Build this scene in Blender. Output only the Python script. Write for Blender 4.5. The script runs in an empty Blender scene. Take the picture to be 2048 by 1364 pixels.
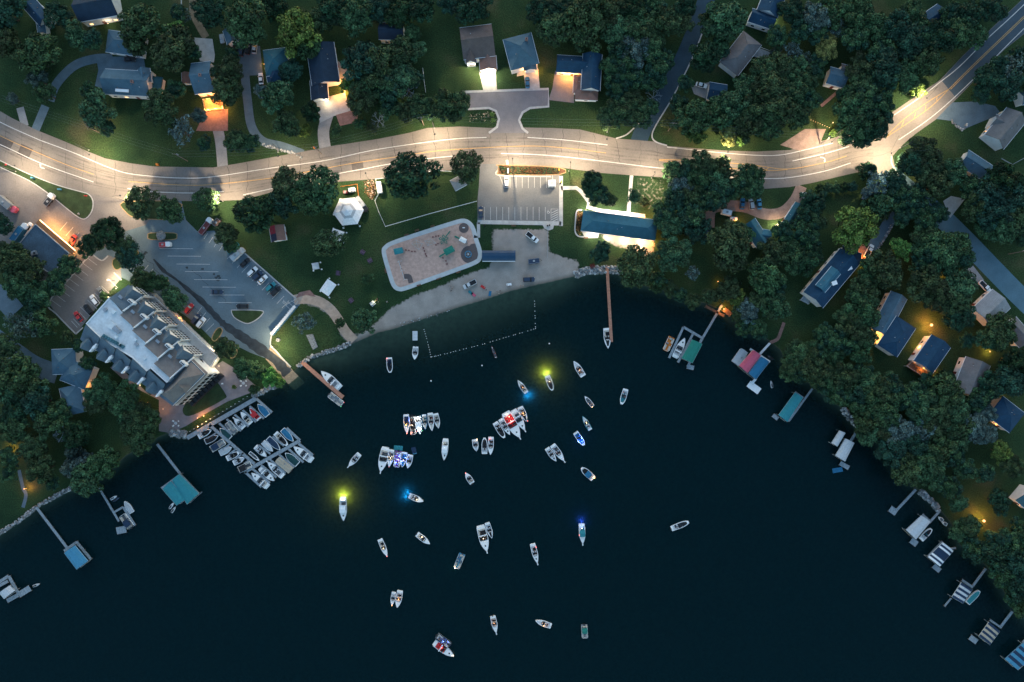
import bpy, math, random
import numpy as np
from mathutils import Vector, Matrix
from mathutils.geometry import tessellate_polygon
random.seed(7)
R = math.radians
sc = bpy.context.scene
COL = sc.collection
# ------------------------------------------------------------------ camera, sky, sun, exposure
HC = 273.07            # camera height over the ground, metres; 0.2 m per photo pixel at ground level
cam = bpy.data.cameras.new('camera'); cam.lens = 24; cam.sensor_width = 36; cam.clip_start = 1; cam.clip_end = 9000
co = bpy.data.objects.new('camera', cam); COL.objects.link(co); co.location = (0, 0, HC); sc.camera = co
w = bpy.data.worlds.new('World'); sc.world = w; w.use_nodes = True
nt = w.node_tree; sky = nt.nodes.new('ShaderNodeTexSky'); sky.sky_type = 'NISHITA'; sky.sun_disc = False
SUN_EL, SUN_ROT = 3.0, 0.0
sky.sun_elevation = R(SUN_EL); sky.sun_rotation = R(SUN_ROT); sky.ozone_density = 1.9; sky.dust_density = 0.3
bg = nt.nodes['Background']; nt.links.new(sky.outputs[0], bg.inputs[0]); bg.inputs[1].default_value = 0.15
sl = bpy.data.lights.new('sun', 'SUN'); sl.energy = 0.16; sl.angle = R(50); sl.color = (1, .86, .72)
so = bpy.data.objects.new('sun', sl); COL.objects.link(so)
so.rotation_euler = (R(-(90 - 30)), 0, 0)      # afterglow: light comes from +Y, low over the northern skyline
so.location = (0, 150, 120)
sc.view_settings.view_transform = 'Standard'; sc.view_settings.look = 'None'
sc.view_settings.gamma = 1; sc.view_settings.exposure = 2.42
sc.view_settings.use_curve_mapping = False
sc.cycles.max_bounces = 4; sc.cycles.diffuse_bounces = 2; sc.cycles.glossy_bounces = 2
sc.cycles.transparent_max_bounces = 8; sc.cycles.caustics_reflective = False; sc.cycles.caustics_refractive = False
sc.cycles.sample_clamp_indirect = 4; sc.cycles.use_denoising = True
WL = -0.45             # water level
LP = 1.5               # overall lamp power factor
# ------------------------------------------------------------------ helpers
def P(px, py, z=0.0):
    k = 0.2 * (HC - z) / HC
    return ((px - 1024) * k, (682 - py) * k)
def P3(px, py, z=0.0):
    x, y = P(px, py, z); return (x, y, z)
def catmull(pts, n=6, closed=False):
    out = []; N = len(pts)
    for i in range(N if closed else N - 1):
        if closed: a, b, c, d = (pts[(i - 1) % N], pts[i], pts[(i + 1) % N], pts[(i + 2) % N])
        else: a, b, c, d = pts[max(i - 1, 0)], pts[i], pts[i + 1], pts[min(i + 2, N - 1)]
        for k in range(n):
            t = k / n
            out.append(tuple(.5 * (2 * b[j] + (c[j] - a[j]) * t + (2 * a[j] - 5 * b[j] + 4 * c[j] - d[j]) * t * t + (3 * b[j] - a[j] - 3 * c[j] + d[j]) * t ** 3) for j in range(len(b))))
    if not closed: out.append(tuple(pts[-1]))
    return out
MATS = {}
def mat(name, col, rough=.8, var=.25, scale=.6, spec=.25, metal=0, emit=None, es=0, fine=0, wave=None):
    if name in MATS: return MATS[name]
    m = bpy.data.materials.new(name); m.use_nodes = True; n = m.node_tree.nodes; l = m.node_tree.links
    b = n['Principled BSDF']; b.inputs['Roughness'].default_value = rough; b.inputs['Metallic'].default_value = metal
    b.inputs['Specular IOR Level'].default_value = spec
    if emit:
        b.inputs['Emission Color'].default_value = (*emit, 1); b.inputs['Emission Strength'].default_value = es
    tc = n.new('ShaderNodeTexCoord')
    def noise(s, d=3):
        t = n.new('ShaderNodeTexNoise'); t.inputs['Scale'].default_value = s; t.inputs['Detail'].default_value = d
        l.new(tc.outputs['Object'], t.inputs['Vector']); return t.outputs[0]
    def rng(sock, lo, hi):
        r = n.new('ShaderNodeMapRange'); r.inputs[1].default_value = .3; r.inputs[2].default_value = .7
        r.inputs[3].default_value = lo; r.inputs[4].default_value = hi; l.new(sock, r.inputs[0]); return r.outputs[0]
    f = rng(noise(scale), 1 - var, 1 + var)
    if fine:
        g = rng(noise(fine, 2), 1 - var * .7, 1 + var * .7); mm = n.new('ShaderNodeMath'); mm.operation = 'MULTIPLY'
        l.new(f, mm.inputs[0]); l.new(g, mm.inputs[1]); f = mm.outputs[0]
    if wave:
        wv = n.new('ShaderNodeTexWave'); wv.inputs['Scale'].default_value = wave[0]; wv.bands_direction = wave[1]; wv.inputs['Distortion'].default_value = .4
        l.new(tc.outputs['Object'], wv.inputs['Vector']); g = n.new('ShaderNodeMapRange'); g.inputs[3].default_value = 1 - wave[2]; g.inputs[4].default_value = 1 + wave[2] * .5
        l.new(wv.outputs[1], g.inputs[0]); mm = n.new('ShaderNodeMath'); mm.operation = 'MULTIPLY'; l.new(f, mm.inputs[0]); l.new(g.outputs[0], mm.inputs[1]); f = mm.outputs[0]
    vm = n.new('ShaderNodeVectorMath'); vm.operation = 'SCALE'; vm.inputs[0].default_value = col
    l.new(f, vm.inputs['Scale']); l.new(vm.outputs[0], b.inputs['Base Color'])
    MATS[name] = m; return m
class MB:
    def __init__(s): s.v = []; s.f = []; s.m = []
    def add(s, vs, fs, mi=0):
        o = len(s.v); s.v += [tuple(v) for v in vs]; s.f += [tuple(i + o for i in f) for f in fs]; s.m += [mi] * len(fs); return s
    def box(s, c, d, rz=0, mi=0):
        ca, sa = math.cos(rz), math.sin(rz); vs = []
        for dz in (-.5, .5):
            for dx, dy in ((-.5, -.5), (.5, -.5), (.5, .5), (-.5, .5)):
                x, y = dx * d[0], dy * d[1]; vs.append((c[0] + x * ca - y * sa, c[1] + x * sa + y * ca, c[2] + dz * d[2]))
        return s.add(vs, [(3, 2, 1, 0), (4, 5, 6, 7), (0, 1, 5, 4), (1, 2, 6, 5), (2, 3, 7, 6), (3, 0, 4, 7)], mi)
    def prism(s, poly, z0, z1, mi=0, mtop=None, top=True, bottom=False):
        a = sum(poly[i][0] * poly[(i + 1) % len(poly)][1] - poly[(i + 1) % len(poly)][0] * poly[i][1] for i in range(len(poly)))
        if a < 0: poly = poly[::-1]
        n = len(poly); vs = [(p[0], p[1], z0) for p in poly] + [(p[0], p[1], z1) for p in poly]
        s.add(vs, [(i, (i + 1) % n, n + (i + 1) % n, n + i) for i in range(n)], mi)
        for on, z, fl in ((top, z1, 1), (bottom, z0, 0)):
            if not on: continue
            s.sheet(poly, z, mi if mtop is None else mtop, fl)
        return s
    def sheet(s, poly, z, mi=0, up=1):
        vs = [Vector((p[0], p[1], 0)) for p in poly]; tr = []
        for t in tessellate_polygon([vs]):
            a, b, c = (vs[i] for i in t); cr = (b - a).cross(c - a).z
            if abs(cr) < 1e-9: continue
            tr.append(tuple(t) if (cr > 0) == bool(up) else tuple(t)[::-1])
        return s.add([(v.x, v.y, z) for v in vs], tr, mi)
    def strip(s, pts, wd, z, mi=0, closed=False):
        n = len(pts); L = []; Rr = []
        for i in range(n):
            a = pts[(i - 1) % n] if (closed or i) else pts[i]; b = pts[(i + 1) % n] if (closed or i < n - 1) else pts[i]
            d = Vector((b[0] - a[0], b[1] - a[1])); d = d.normalized() if d.length > 1e-6 else Vector((1, 0))
            ww = (wd[i] if isinstance(wd, (list, tuple)) else wd) / 2
            L.append((pts[i][0] - d.y * ww, pts[i][1] + d.x * ww, z)); Rr.append((pts[i][0] + d.y * ww, pts[i][1] - d.x * ww, z))
        m = n if closed else n - 1
        return s.add(L + Rr, [(n + i, n + (i + 1) % n, (i + 1) % n, i) for i in range(m)], mi)
    def wallstrip(s, pts, wd, z0, z1, mi=0, closed=False):
        o = len(s.v); s.strip(pts, wd, z1, mi, closed); n = len(pts); m = n if closed else n - 1
        L = s.v[o:o + n]; Rr = s.v[o + n:o + 2 * n]
        for A, fl in ((L, 1), (Rr, 0)):
            vs = list(A) + [(v[0], v[1], z0) for v in A]
            s.add(vs, [((i, (i + 1) % n, n + (i + 1) % n, n + i) if not fl else (n + i, n + (i + 1) % n, (i + 1) % n, i)) for i in range(m)], mi)
        if not closed:
            for k in (0, -1):
                a, b = L[k], Rr[k]; s.add([a, b, (b[0], b[1], z0), (a[0], a[1], z0)], [(0, 1, 2, 3)], mi)
        return s
    def cyl(s, a, b, r0, r1=None, n=8, mi=0, cap=True):
        r1 = r0 if r1 is None else r1; a, b = Vector(a), Vector(b); d = (b - a).normalized()
        u = d.orthogonal().normalized(); v = d.cross(u); vs = []
        for c, r in ((a, r0), (b, r1)):
            for i in range(n):
                t = 2 * math.pi * i / n; vs.append(c + u * (r * math.cos(t)) + v * (r * math.sin(t)))
        fs = [(i, (i + 1) % n, n + (i + 1) % n, n + i) for i in range(n)]
        if cap: fs += [tuple(range(n))[::-1], tuple(range(n, 2 * n))]
        return s.add(vs, fs, mi)
    def tube(s, pts, r, n=6, mi=0):
        for i in range(len(pts) - 1):
            ra = r[i] if isinstance(r, (list, tuple)) else r; rb = r[i + 1] if isinstance(r, (list, tuple)) else r
            s.cyl(pts[i], pts[i + 1], ra, rb, n, mi)
        return s
    def ball(s, c, r, mi=0, n=8, m=5, sz=1):
        vs = [(c[0], c[1], c[2] + r * sz)]
        for j in range(1, m):
            ph = math.pi * j / m
            for i in range(n):
                t = 2 * math.pi * i / n; vs.append((c[0] + r * math.sin(ph) * math.cos(t), c[1] + r * math.sin(ph) * math.sin(t), c[2] + r * sz * math.cos(ph)))
        vs.append((c[0], c[1], c[2] - r * sz)); fs = [(0, 1 + i, 1 + (i + 1) % n) for i in range(n)]
        for j in range(m - 2):
            for i in range(n): fs.append((1 + j * n + i, 1 + (j + 1) * n + i, 1 + (j + 1) * n + (i + 1) % n, 1 + j * n + (i + 1) % n))
        e = len(vs) - 1; o = 1 + (m - 2) * n; fs += [(o + (i + 1) % n, o + i, e) for i in range(n)]
        return s.add(vs, fs, mi)
    def mesh(s, name, mats):
        me = bpy.data.meshes.new(name); me.from_pydata(s.v, [], s.f)
        for m in (mats if isinstance(mats, (list, tuple)) else [mats]): me.materials.append(m)
        me.polygons.foreach_set('material_index', s.m); me.update(); return me
    def build(s, name, mats, parent=None, off=None):
        if off: s.v = [(v[0] - off[0], v[1] - off[1], v[2] - off[2]) for v in s.v]
        return link(name, s.mesh(name, mats), parent)
def link(name, data, parent=None):
    o = bpy.data.objects.new(name, data); COL.objects.link(o)
    if parent: o.parent = parent
    return o
def tag(o, label=None, cat=None, group=None, kind=None):
    if label: o['label'] = label
    if cat: o['category'] = cat
    if group: o['group'] = group
    if kind: o['kind'] = kind
    return o
def thing(name, label, cat, loc=(0, 0, 0), rz=0, group=None):
    o = bpy.data.objects.new(name, None); COL.objects.link(o); o.empty_display_size = .5
    o.location = loc; o.rotation_euler = (0, 0, rz); return tag(o, label, cat, group)
def struct(name, mb, m): return tag(mb.build(name, m), kind='structure')
def lamp(loc, power, col, parent=None, spot=None, r=.15, name='lamp_light', aim=None, batwing=False):
    d = bpy.data.lights.new(name, 'SPOT' if spot else 'POINT'); d.energy = power * LP; d.color = col; d.shadow_soft_size = r
    if spot: d.spot_size = R(spot); d.spot_blend = .8
    o = link(name, d, parent); o.location = loc
    if batwing: # street luminaire optics: more light sideways, so the pool on the road is even
        d.use_nodes = True; n = d.node_tree.nodes; l = d.node_tree.links; e = n['Emission']; tc = n.new('ShaderNodeTexCoord'); sp = n.new('ShaderNodeSeparateXYZ'); l.new(tc.outputs['Normal'], sp.inputs[0])
        ab = n.new('ShaderNodeMath'); ab.operation = 'ABSOLUTE'; l.new(sp.outputs[2], ab.inputs[0]); mx = n.new('ShaderNodeMath'); mx.operation = 'MAXIMUM'; mx.inputs[1].default_value = .34; l.new(ab.outputs[0], mx.inputs[0])
        pw = n.new('ShaderNodeMath'); pw.operation = 'POWER'; pw.inputs[1].default_value = -1.75; l.new(mx.outputs[0], pw.inputs[0]); l.new(pw.outputs[0], e.inputs[1])
    if aim: o.rotation_euler = Vector(aim).to_track_quat('-Z', 'Y').to_euler()
    return o
WARM = (1, .76, .46); AMB = (1, .38, .07); WHITE = (1, .86, .66)
# ------------------------------------------------------------------ materials
white = mat('white_paint', (.78, .80, .82), .5, .06); wsid = mat('white_siding', (.70, .73, .75), .7, .08, wave=(6, 'Z', .12))
grey = mat('grey_paint', (.32, .35, .38), .6, .12); dark = mat('dark_plastic', (.02, .024, .03), .5, .3); black = mat('black_rubber', (.012, .012, .014), .7, .2)
glass = mat('dark_glass', (.015, .022, .03), .08, .1, spec=.6); chrome = mat('brushed_metal', (.45, .47, .5), .35, .1, metal=.7)
conc = mat('concrete', (.42, .43, .43), .85, .14, .5, fine=3); wood = mat('weathered_deck', (.26, .31, .35), .8, .2, 1.2, wave=(5, 'X', .2))
redwood = mat('red_deck_boards', (.46, .22, .15), .75, .2, 1.5, wave=(4, 'X', .25)); timber = mat('brown_timber', (.16, .09, .06), .8, .3, 1.5)
pole_m = mat('dark_pole', (.05, .055, .06), .5, .15); wpole = mat('weathered_wood_pole', (.17, .14, .12), .85, .2)
bark = mat('tree_bark', (.07, .055, .045), .9, .3, 3); pale_bark = mat('bare_pale_branches', (.30, .36, .40), .9, .2, 3)
stone = mat('shore_stones', (.20, .22, .23), .85, .5, 2.2); brick = mat('red_pavers', (.26, .15, .13), .85, .2, 1, fine=6)
yel = mat('yellow_paint', (.42, .27, .11), .7, .15, 1.5, fine=7); wline = mat('white_road_paint', (.52, .53, .53), .7, .15, 1.5, fine=6)
def emis(name, col, s): return mat(name, (.8, .8, .8), .4, .02, emit=col, es=s)
bulb = emis('lit_warm_bulb', (1, .70, .36), 1.2); bulb_o = emis('lit_amber_bulb', (1, .36, .06), .55); bulb_w = emis('lit_white_bulb', (1, .95, .85), 2)
bulb_r = emis('lit_red_lamp', (1, .06, .03), .7); bulb_g = emis('lit_green_lamp', (.1, 1, .35), .5); bulb_b = emis('lit_blue_lamp', (.06, .2, 1), 1.2); win_lit = emis('lit_window', (1, .55, .2), .45)
PAL = {'white': (.78, .80, .82), 'silver': (.42, .45, .48), 'black': (.016, .018, .022), 'navy': (.016, .038, .08), 'blue': (.02, .14, .27), 'red': (.48, .035, .04), 'maroon': (.13, .02, .02),
       'grey': (.18, .20, .22), 'teal': (.03, .22, .26), 'green': (.02, .19, .15), 'tan': (.42, .36, .28), 'beige': (.52, .48, .42), 'pink': (.52, .10, .16), 'orange': (.62, .20, .04), 'yellow': (.6, .42, .06),
       'brown': (.12, .07, .05), 'purple': (.17, .08, .25), 'darkgreen': (.012, .055, .06), 'lightgrey': (.50, .53, .56), 'skyblue': (.06, .24, .38)}
def paint(c, rough=.35): return mat('paint_' + c, PAL[c], rough, .06, spec=.5)
def cloth(c): return mat('fabric_' + c, PAL[c], .85, .12, 1.5)
def roofm(name, col): return mat('shingles_' + name, col, .9, .12, .5, fine=2.2, wave=(2.2, 'Z', .16))
RF = {k: roofm(k, v) for k, v in dict(brown=(.125, .10, .095), slate=(.07, .135, .185), dark=(.022, .042, .07), navy=(.016, .055, .105), teal=(.035, .12, .155), taupe=(.15, .145, .15), grey=(.30, .31, .32), blue=(.045, .145, .20), rust=(.25, .145, .12)).items()}
# ------------------------------------------------------------------ terrain, lake
SHORE = [(-600, 1500), (-120, 1135), (0, 1068), (34, 1045), (72, 1016), (143, 976), (185, 962), (215, 945), (250, 912), (266, 903), (317, 874), (336, 866), (369, 868), (428, 833), (495, 796), (516, 789), (535, 778), (562, 764), (578, 752), (592, 738), (606, 724), (636, 713), (669, 704), (702, 688), (755, 665), (788, 657), (854, 635), (920, 613), (975, 597), (1019, 582), (1074, 569), (1098, 564), (1144, 553), (1173, 549), (1212, 547), (1236, 548), (1258, 564), (1290, 572), (1325, 580), (1358, 596), (1412, 606), (1452, 624), (1474, 645), (1485, 660), (1519, 668), (1543, 684), (1562, 700), (1572, 727), (1580, 745), (1617, 765), (1640, 785), (1690, 820), (1710, 848), (1724, 863), (1758, 885), (1786, 920), (1798, 945), (1815, 962), (1836, 978), (1880, 1018), (1902, 1045), (1920, 1090), (1945, 1106), (1974, 1132), (2002, 1172), (2025, 1210), (2056, 1240), (2160, 1330), (2700, 1900)]
BEACH = range(20, 33)
sh = np.array([P(*p) for p in SHORE])
def poly_in(poly, X, Y):
    ins = np.zeros(X.shape, bool); n = len(poly)
    for i in range(n):
        x0, y0 = poly[i]; x1, y1 = poly[(i + 1) % n]
        if y0 == y1: continue
        c = ((y0 > Y) != (y1 > Y)) & (X < (x1 - x0) * (Y - y0) / (y1 - y0) + x0); ins ^= c
    return ins
def shore_dist(X, Y):
    best = np.full(X.shape, 1e9); db = best.copy(); dn = best.copy()
    for i in range(len(sh) - 1):
        a, b = sh[i], sh[i + 1]; d = b - a; t = np.clip(((X - a[0]) * d[0] + (Y - a[1]) * d[1]) / (d @ d), 0, 1)
        q = np.hypot(X - a[0] - t * d[0], Y - a[1] - t * d[1]); k = q < best; best[k] = q[k]; _t = db if i in BEACH else dn; np.minimum(_t, q, out=_t)
    lake = [tuple(p) for p in sh] + [(900, -3000), (-900, -3000)]
    ins = poly_in(lake, X, Y); bf = dn ** 2 / (dn ** 2 + db ** 2 + 1e-6); return np.where(ins, -best, best), bf
def axis(lo, hi, st, far):
    a = np.arange(lo, hi + st * .5, st); e = []; x = hi; s = st
    while x < far: s *= 1.5; x += s; e.append(x)
    b = []; x = lo; s = st
    while x > -far: s *= 1.5; x -= s; b.append(x)
    return np.concatenate([b[::-1], a, e])
gx = axis(-225, 225, .8, 3500); gy = axis(-155, 155, .8, 3500)
X, Y = np.meshgrid(gx, gy); D, BF = shore_dist(X, Y)
rs = np.random.RandomState(3)
inn = np.where(BF > .5, np.clip(D / 9, 0, 1), np.clip(D / 1.6, 0, 1))
Zg = np.where(D > 0, WL * (1 - inn ** .8), WL + (.05 * BF + .32 * (1 - BF)) * D)
Zg = np.maximum(Zg, -7.0)
SANDS = [[(766, 630), (784, 616), (814, 599), (832, 589), (867, 577), (898, 565), (920, 555), (957, 541), (980, 535), (986, 514), (986, 457), (1095, 460), (1097, 500), (1104, 506), (1122, 513), (1157, 522), (1156, 552), (1100, 590), (900, 650), (700, 720), (690, 690), (711, 672), (735, 655), (750, 650)],
         [(590, 598), (614, 591), (642, 599), (664, 615), (680, 634), (690, 652), (711, 672), (700, 690), (684, 672), (676, 648), (669, 637), (653, 626), (629, 610), (603, 608)],
         [(1262, 468), (1310, 475), (1306, 510), (1290, 520), (1268, 500), (1235, 495), (1205, 478), (1195, 470), (1240, 462)],
         [(1270, 352), (1332, 356), (1336, 400), (1320, 420), (1300, 425), (1268, 415)]]
sand = np.zeros(X.shape)
for i, s in enumerate(SANDS): sand[poly_in([P(*p) for p in s], X, Y)] = (1, 1, .8, .35)[i]
sand = np.where(D < 0, np.clip(BF * 1.6 - .3, 0, 1), sand)
for _i in range(3):
    q_ = np.pad(sand, 1, mode='edge'); sand = (q_[:-2, 1:-1] + q_[2:, 1:-1] + q_[1:-1, :-2] + q_[1:-1, 2:] + 2 * q_[1:-1, 1:-1]) / 6
def grid_mesh(name, keep, Z, attrs, m):
    ny, nx = X.shape; idx = -np.ones(X.shape, int); q = keep[:-1, :-1] | keep[1:, :-1] | keep[:-1, 1:] | keep[1:, 1:]
    used = np.zeros(X.shape, bool); used[:-1, :-1] |= q; used[1:, :-1] |= q; used[:-1, 1:] |= q; used[1:, 1:] |= q
    idx[used] = np.arange(used.sum()); V = np.stack([X[used], Y[used], Z[used]], 1)
    F = np.stack([idx[:-1, :-1][q], idx[:-1, 1:][q], idx[1:, 1:][q], idx[1:, :-1][q]], 1)
    me = bpy.data.meshes.new(name); me.vertices.add(len(V)); me.vertices.foreach_set('co', V.ravel()); me.loops.add(F.size); me.loops.foreach_set('vertex_index', F.ravel())
    me.polygons.add(len(F)); me.polygons.foreach_set('loop_start', np.arange(0, F.size, 4)); me.update(calc_edges=True)
    me.polygons.foreach_set('use_smooth', np.ones(len(F), bool))
    for k, a in attrs.items():
        at = me.attributes.new(k, 'FLOAT', 'POINT'); at.data.foreach_set('value', a[used].astype(np.float32))
    me.materials.append(m); me.validate(); return tag(link(name, me), kind='structure')
def ground_mat():
    m = bpy.data.materials.new('grass_sand_and_lakebed'); m.use_nodes = True; n = m.node_tree.nodes; l = m.node_tree.links; b = n['Principled BSDF']
    b.inputs['Roughness'].default_value = .95; b.inputs['Specular IOR Level'].default_value = .1
    tc = n.new('ShaderNodeTexCoord')
    def noise(s, d=4):
        t = n.new('ShaderNodeTexNoise'); t.inputs['Scale'].default_value = s; t.inputs['Detail'].default_value = d; l.new(tc.outputs['Object'], t.inputs['Vector']); return t.outputs[0]
    def ramp(sock, stops):
        r = n.new('ShaderNodeValToRGB'); e = r.color_ramp.elements
        while len(e) < len(stops): e.new(.5)
        for i, (p, c) in enumerate(stops): e[i].position = p; e[i].color = (*c, 1)
        l.new(sock, r.inputs[0]); return r.outputs[0]
    def mix(f, a, c, mode='MIX'):
        x = n.new('ShaderNodeMix'); x.data_type = 'RGBA'; x.blend_type = mode
        if isinstance(f, float): x.inputs[0].default_value = f
        else: l.new(f, x.inputs[0])
        l.new(a, x.inputs[6]); l.new(c, x.inputs[7]); return x.outputs[2]
    g1 = ramp(noise(.05, 8), [(.30, (.012, .032, .016)), (.46, (.024, .054, .023)), (.58, (.038, .066, .026)), (.74, (.092, .088, .046))])
    g2 = ramp(noise(2.2, 6), [(.3, (.45, .45, .45)), (.7, (1.4, 1.4, 1.4))]); g = mix(1.0, g1, g2, 'MULTIPLY')
    s1 = ramp(noise(.25, 5), [(.3, (.28, .25, .23)), (.7, (.38, .34, .31))]); s2 = ramp(noise(5, 4), [(.3, (.8, .8, .8)), (.7, (1.1, 1.1, 1.1))]); s = mix(1.0, s1, s2, 'MULTIPLY')
    a = n.new('ShaderNodeAttribute'); a.attribute_name = 'sand'; ad = n.new('ShaderNodeMath'); ad.operation = 'ADD'
    nz = n.new('ShaderNodeMath'); nz.operation = 'MULTIPLY_ADD'; nz.inputs[1].default_value = 1.0; nz.inputs[2].default_value = -.5; l.new(noise(.9, 5), nz.inputs[0]); l.new(nz.outputs[0], ad.inputs[0]); l.new(a.outputs['Fac'], ad.inputs[1])
    rr = n.new('ShaderNodeMapRange'); rr.inputs[1].default_value = .35; rr.inputs[2].default_value = .65; l.new(ad.outputs[0], rr.inputs[0])
    c = mix(rr.outputs[0], g, s)
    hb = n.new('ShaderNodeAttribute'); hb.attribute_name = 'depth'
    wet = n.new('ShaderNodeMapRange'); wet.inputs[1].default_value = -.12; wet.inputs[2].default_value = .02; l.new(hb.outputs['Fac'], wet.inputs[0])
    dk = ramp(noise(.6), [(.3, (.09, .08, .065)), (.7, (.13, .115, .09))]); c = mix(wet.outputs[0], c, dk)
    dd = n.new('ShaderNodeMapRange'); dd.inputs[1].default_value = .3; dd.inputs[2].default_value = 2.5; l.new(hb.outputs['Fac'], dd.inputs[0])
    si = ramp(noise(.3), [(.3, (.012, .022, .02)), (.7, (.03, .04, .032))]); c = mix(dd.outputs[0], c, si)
    l.new(c, b.inputs['Base Color']); return m
def water_mat():
    m = bpy.data.materials.new('lake_water'); m.use_nodes = True; n = m.node_tree.nodes; l = m.node_tree.links; b = n['Principled BSDF']
    b.inputs['Base Color'].default_value = (.0012, .0125, .0165, 1); b.inputs['Roughness'].default_value = .12; b.inputs['IOR'].default_value = 1.33; b.inputs['Specular IOR Level'].default_value = .12
    tc = n.new('ShaderNodeTexCoord'); t = n.new('ShaderNodeTexNoise'); t.inputs['Scale'].default_value = .5; t.inputs['Detail'].default_value = 4; l.new(tc.outputs['Object'], t.inputs['Vector'])
    bp = n.new('ShaderNodeBump'); bp.inputs['Strength'].default_value = .10; bp.inputs['Distance'].default_value = .15; l.new(t.outputs[0], bp.inputs['Height']); l.new(bp.outputs[0], b.inputs['Normal'])
    tl = n.new('ShaderNodeBsdfTranslucent'); t2 = n.new('ShaderNodeTexNoise'); t2.inputs['Scale'].default_value = 1.1; t2.inputs['Detail'].default_value = 5; l.new(tc.outputs['Object'], t2.inputs['Vector'])
    cr_ = n.new('ShaderNodeValToRGB'); e_ = cr_.color_ramp.elements; e_[0].position = .3; e_[0].color = (.06, .08, .07, 1); e_[1].position = .7; e_[1].color = (.16, .21, .18, 1); l.new(t2.outputs[0], cr_.inputs[0]); l.new(cr_.outputs[0], tl.inputs[0])
    ad_ = n.new('ShaderNodeAddShader'); l.new(b.outputs[0], ad_.inputs[0]); l.new(tl.outputs[0], ad_.inputs[1])
    tr = n.new('ShaderNodeBsdfTransparent'); tr.inputs[0].default_value = (.55, .78, .78, 1)
    a = n.new('ShaderNodeAttribute'); a.attribute_name = 'depth'; e = n.new('ShaderNodeMath'); e.operation = 'MULTIPLY'; e.inputs[1].default_value = -.85; l.new(a.outputs['Fac'], e.inputs[0])
    x = n.new('ShaderNodeMath'); x.operation = 'EXPONENT'; l.new(e.outputs[0], x.inputs[0]); o = n.new('ShaderNodeMath'); o.operation = 'SUBTRACT'; o.inputs[0].default_value = 1; l.new(x.outputs[0], o.inputs[1]); o.use_clamp = True
    ms = n.new('ShaderNodeMixShader'); l.new(o.outputs[0], ms.inputs[0]); l.new(tr.outputs[0], ms.inputs[1]); l.new(ad_.outputs[0], ms.inputs[2])
    l.new(ms.outputs[0], n['Material Output'].inputs[0]); return m
depth = WL - Zg
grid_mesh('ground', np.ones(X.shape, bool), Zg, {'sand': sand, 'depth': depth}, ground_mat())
grid_mesh('water', D < 1.0, np.full(X.shape, WL), {'depth': np.maximum(depth, 0)}, water_mat())
# ------------------------------------------------------------------ roads, lots, paths
asph = mat('road_asphalt', (.18, .168, .158), .9, .12, .12, fine=1.5); lot = mat('parking_asphalt', (.108, .160, .196), .9, .14, .15, fine=1.8); plot_m = mat('park_lot_asphalt', (.155, .165, .172), .9, .12, .15, fine=1.8); neasph = mat('dark_road_asphalt', (.05, .078, .105), .9, .12, .2, fine=2)
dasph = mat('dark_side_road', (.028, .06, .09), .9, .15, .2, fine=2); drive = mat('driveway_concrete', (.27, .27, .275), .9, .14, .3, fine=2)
pur = mat('court_asphalt', (.17, .17, .19), .9, .1, .3, fine=2); gravel = mat('reddish_gravel', (.26, .19, .165), .95, .2, .5, fine=4); bdrive = mat('blue_grey_driveway', (.10, .15, .19), .9, .14, .3, fine=2)
lawn = mat('short_lawn', (.028, .052, .022), .95, .3, .3, fine=4); mulch = mat('mulch', (.10, .05, .03), .95, .3, 2)
ROADTOP = [(-220, 100), (-120, 150), (-40, 196), (0, 222), (22, 235), (73, 260), (132, 284), (176, 303), (211, 317), (264, 327), (309, 333), (426, 335), (470, 328), (536, 316), (602, 304), (664, 292), (755, 278), (817, 266), (854, 256), (920, 253), (981, 256), (1050, 255), (1105, 256), (1160, 259), (1232, 277), (1307, 283), (1334, 292), (1448, 301), (1514, 303), (1580, 300), (1620, 288), (1666, 276), (1710, 262), (1766, 238), (1788, 222), (1832, 192), (1880, 160), (1927, 110), (1975, 64), (2043, 0), (2240, -190)]
ROADBOT = [(2330, -200), (2048, 68), (2008, 100), (1940, 170), (1876, 236), (1832, 267), (1806, 289), (1785, 312), (1790, 332), (1770, 347), (1722, 343), (1670, 355), (1624, 366), (1580, 374), (1525, 378), (1450, 372), (1380, 362), (1329, 355), (1268, 351), (1203, 346), (1120, 335), (1000, 333), (955, 335), (875, 342), (780, 356), (684, 363), (600, 375), (542, 385), (483, 400), (430, 402), (300, 402), (245, 400), (164, 384), (114, 368), (58, 346), (0, 320), (-60, 290), (-240, 190)]
def W2(pts, z=0): return [P(*p, z) for p in pts]
struct('road', MB().sheet(W2(ROADTOP + ROADBOT), .04), asph)
def cs(pts, n=6): return W2(catmull(pts, n))
LOT = [(-220, 200), (-60, 288), (0, 316), (60, 343), (164, 380), (245, 396), (362, 398), (372, 440), (395, 463), (432, 461), (481, 499), (592, 597), (602, 607), (543, 671), (541, 690), (548, 700), (532, 717), (500, 705), (470, 690), (422, 676), (394, 648), (340, 610), (312, 587), (243, 555), (205, 600), (152, 668), (113, 628), (97, 606), (141, 555), (150, 560), (60, 575), (20, 500), (-60, 440), (-220, 420)]
PLOT = [(960, 328), (1000, 328), (1000, 348), (1003, 350), (1119, 350), (1120, 445), (955, 442), (955, 400), (958, 370)]
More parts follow.
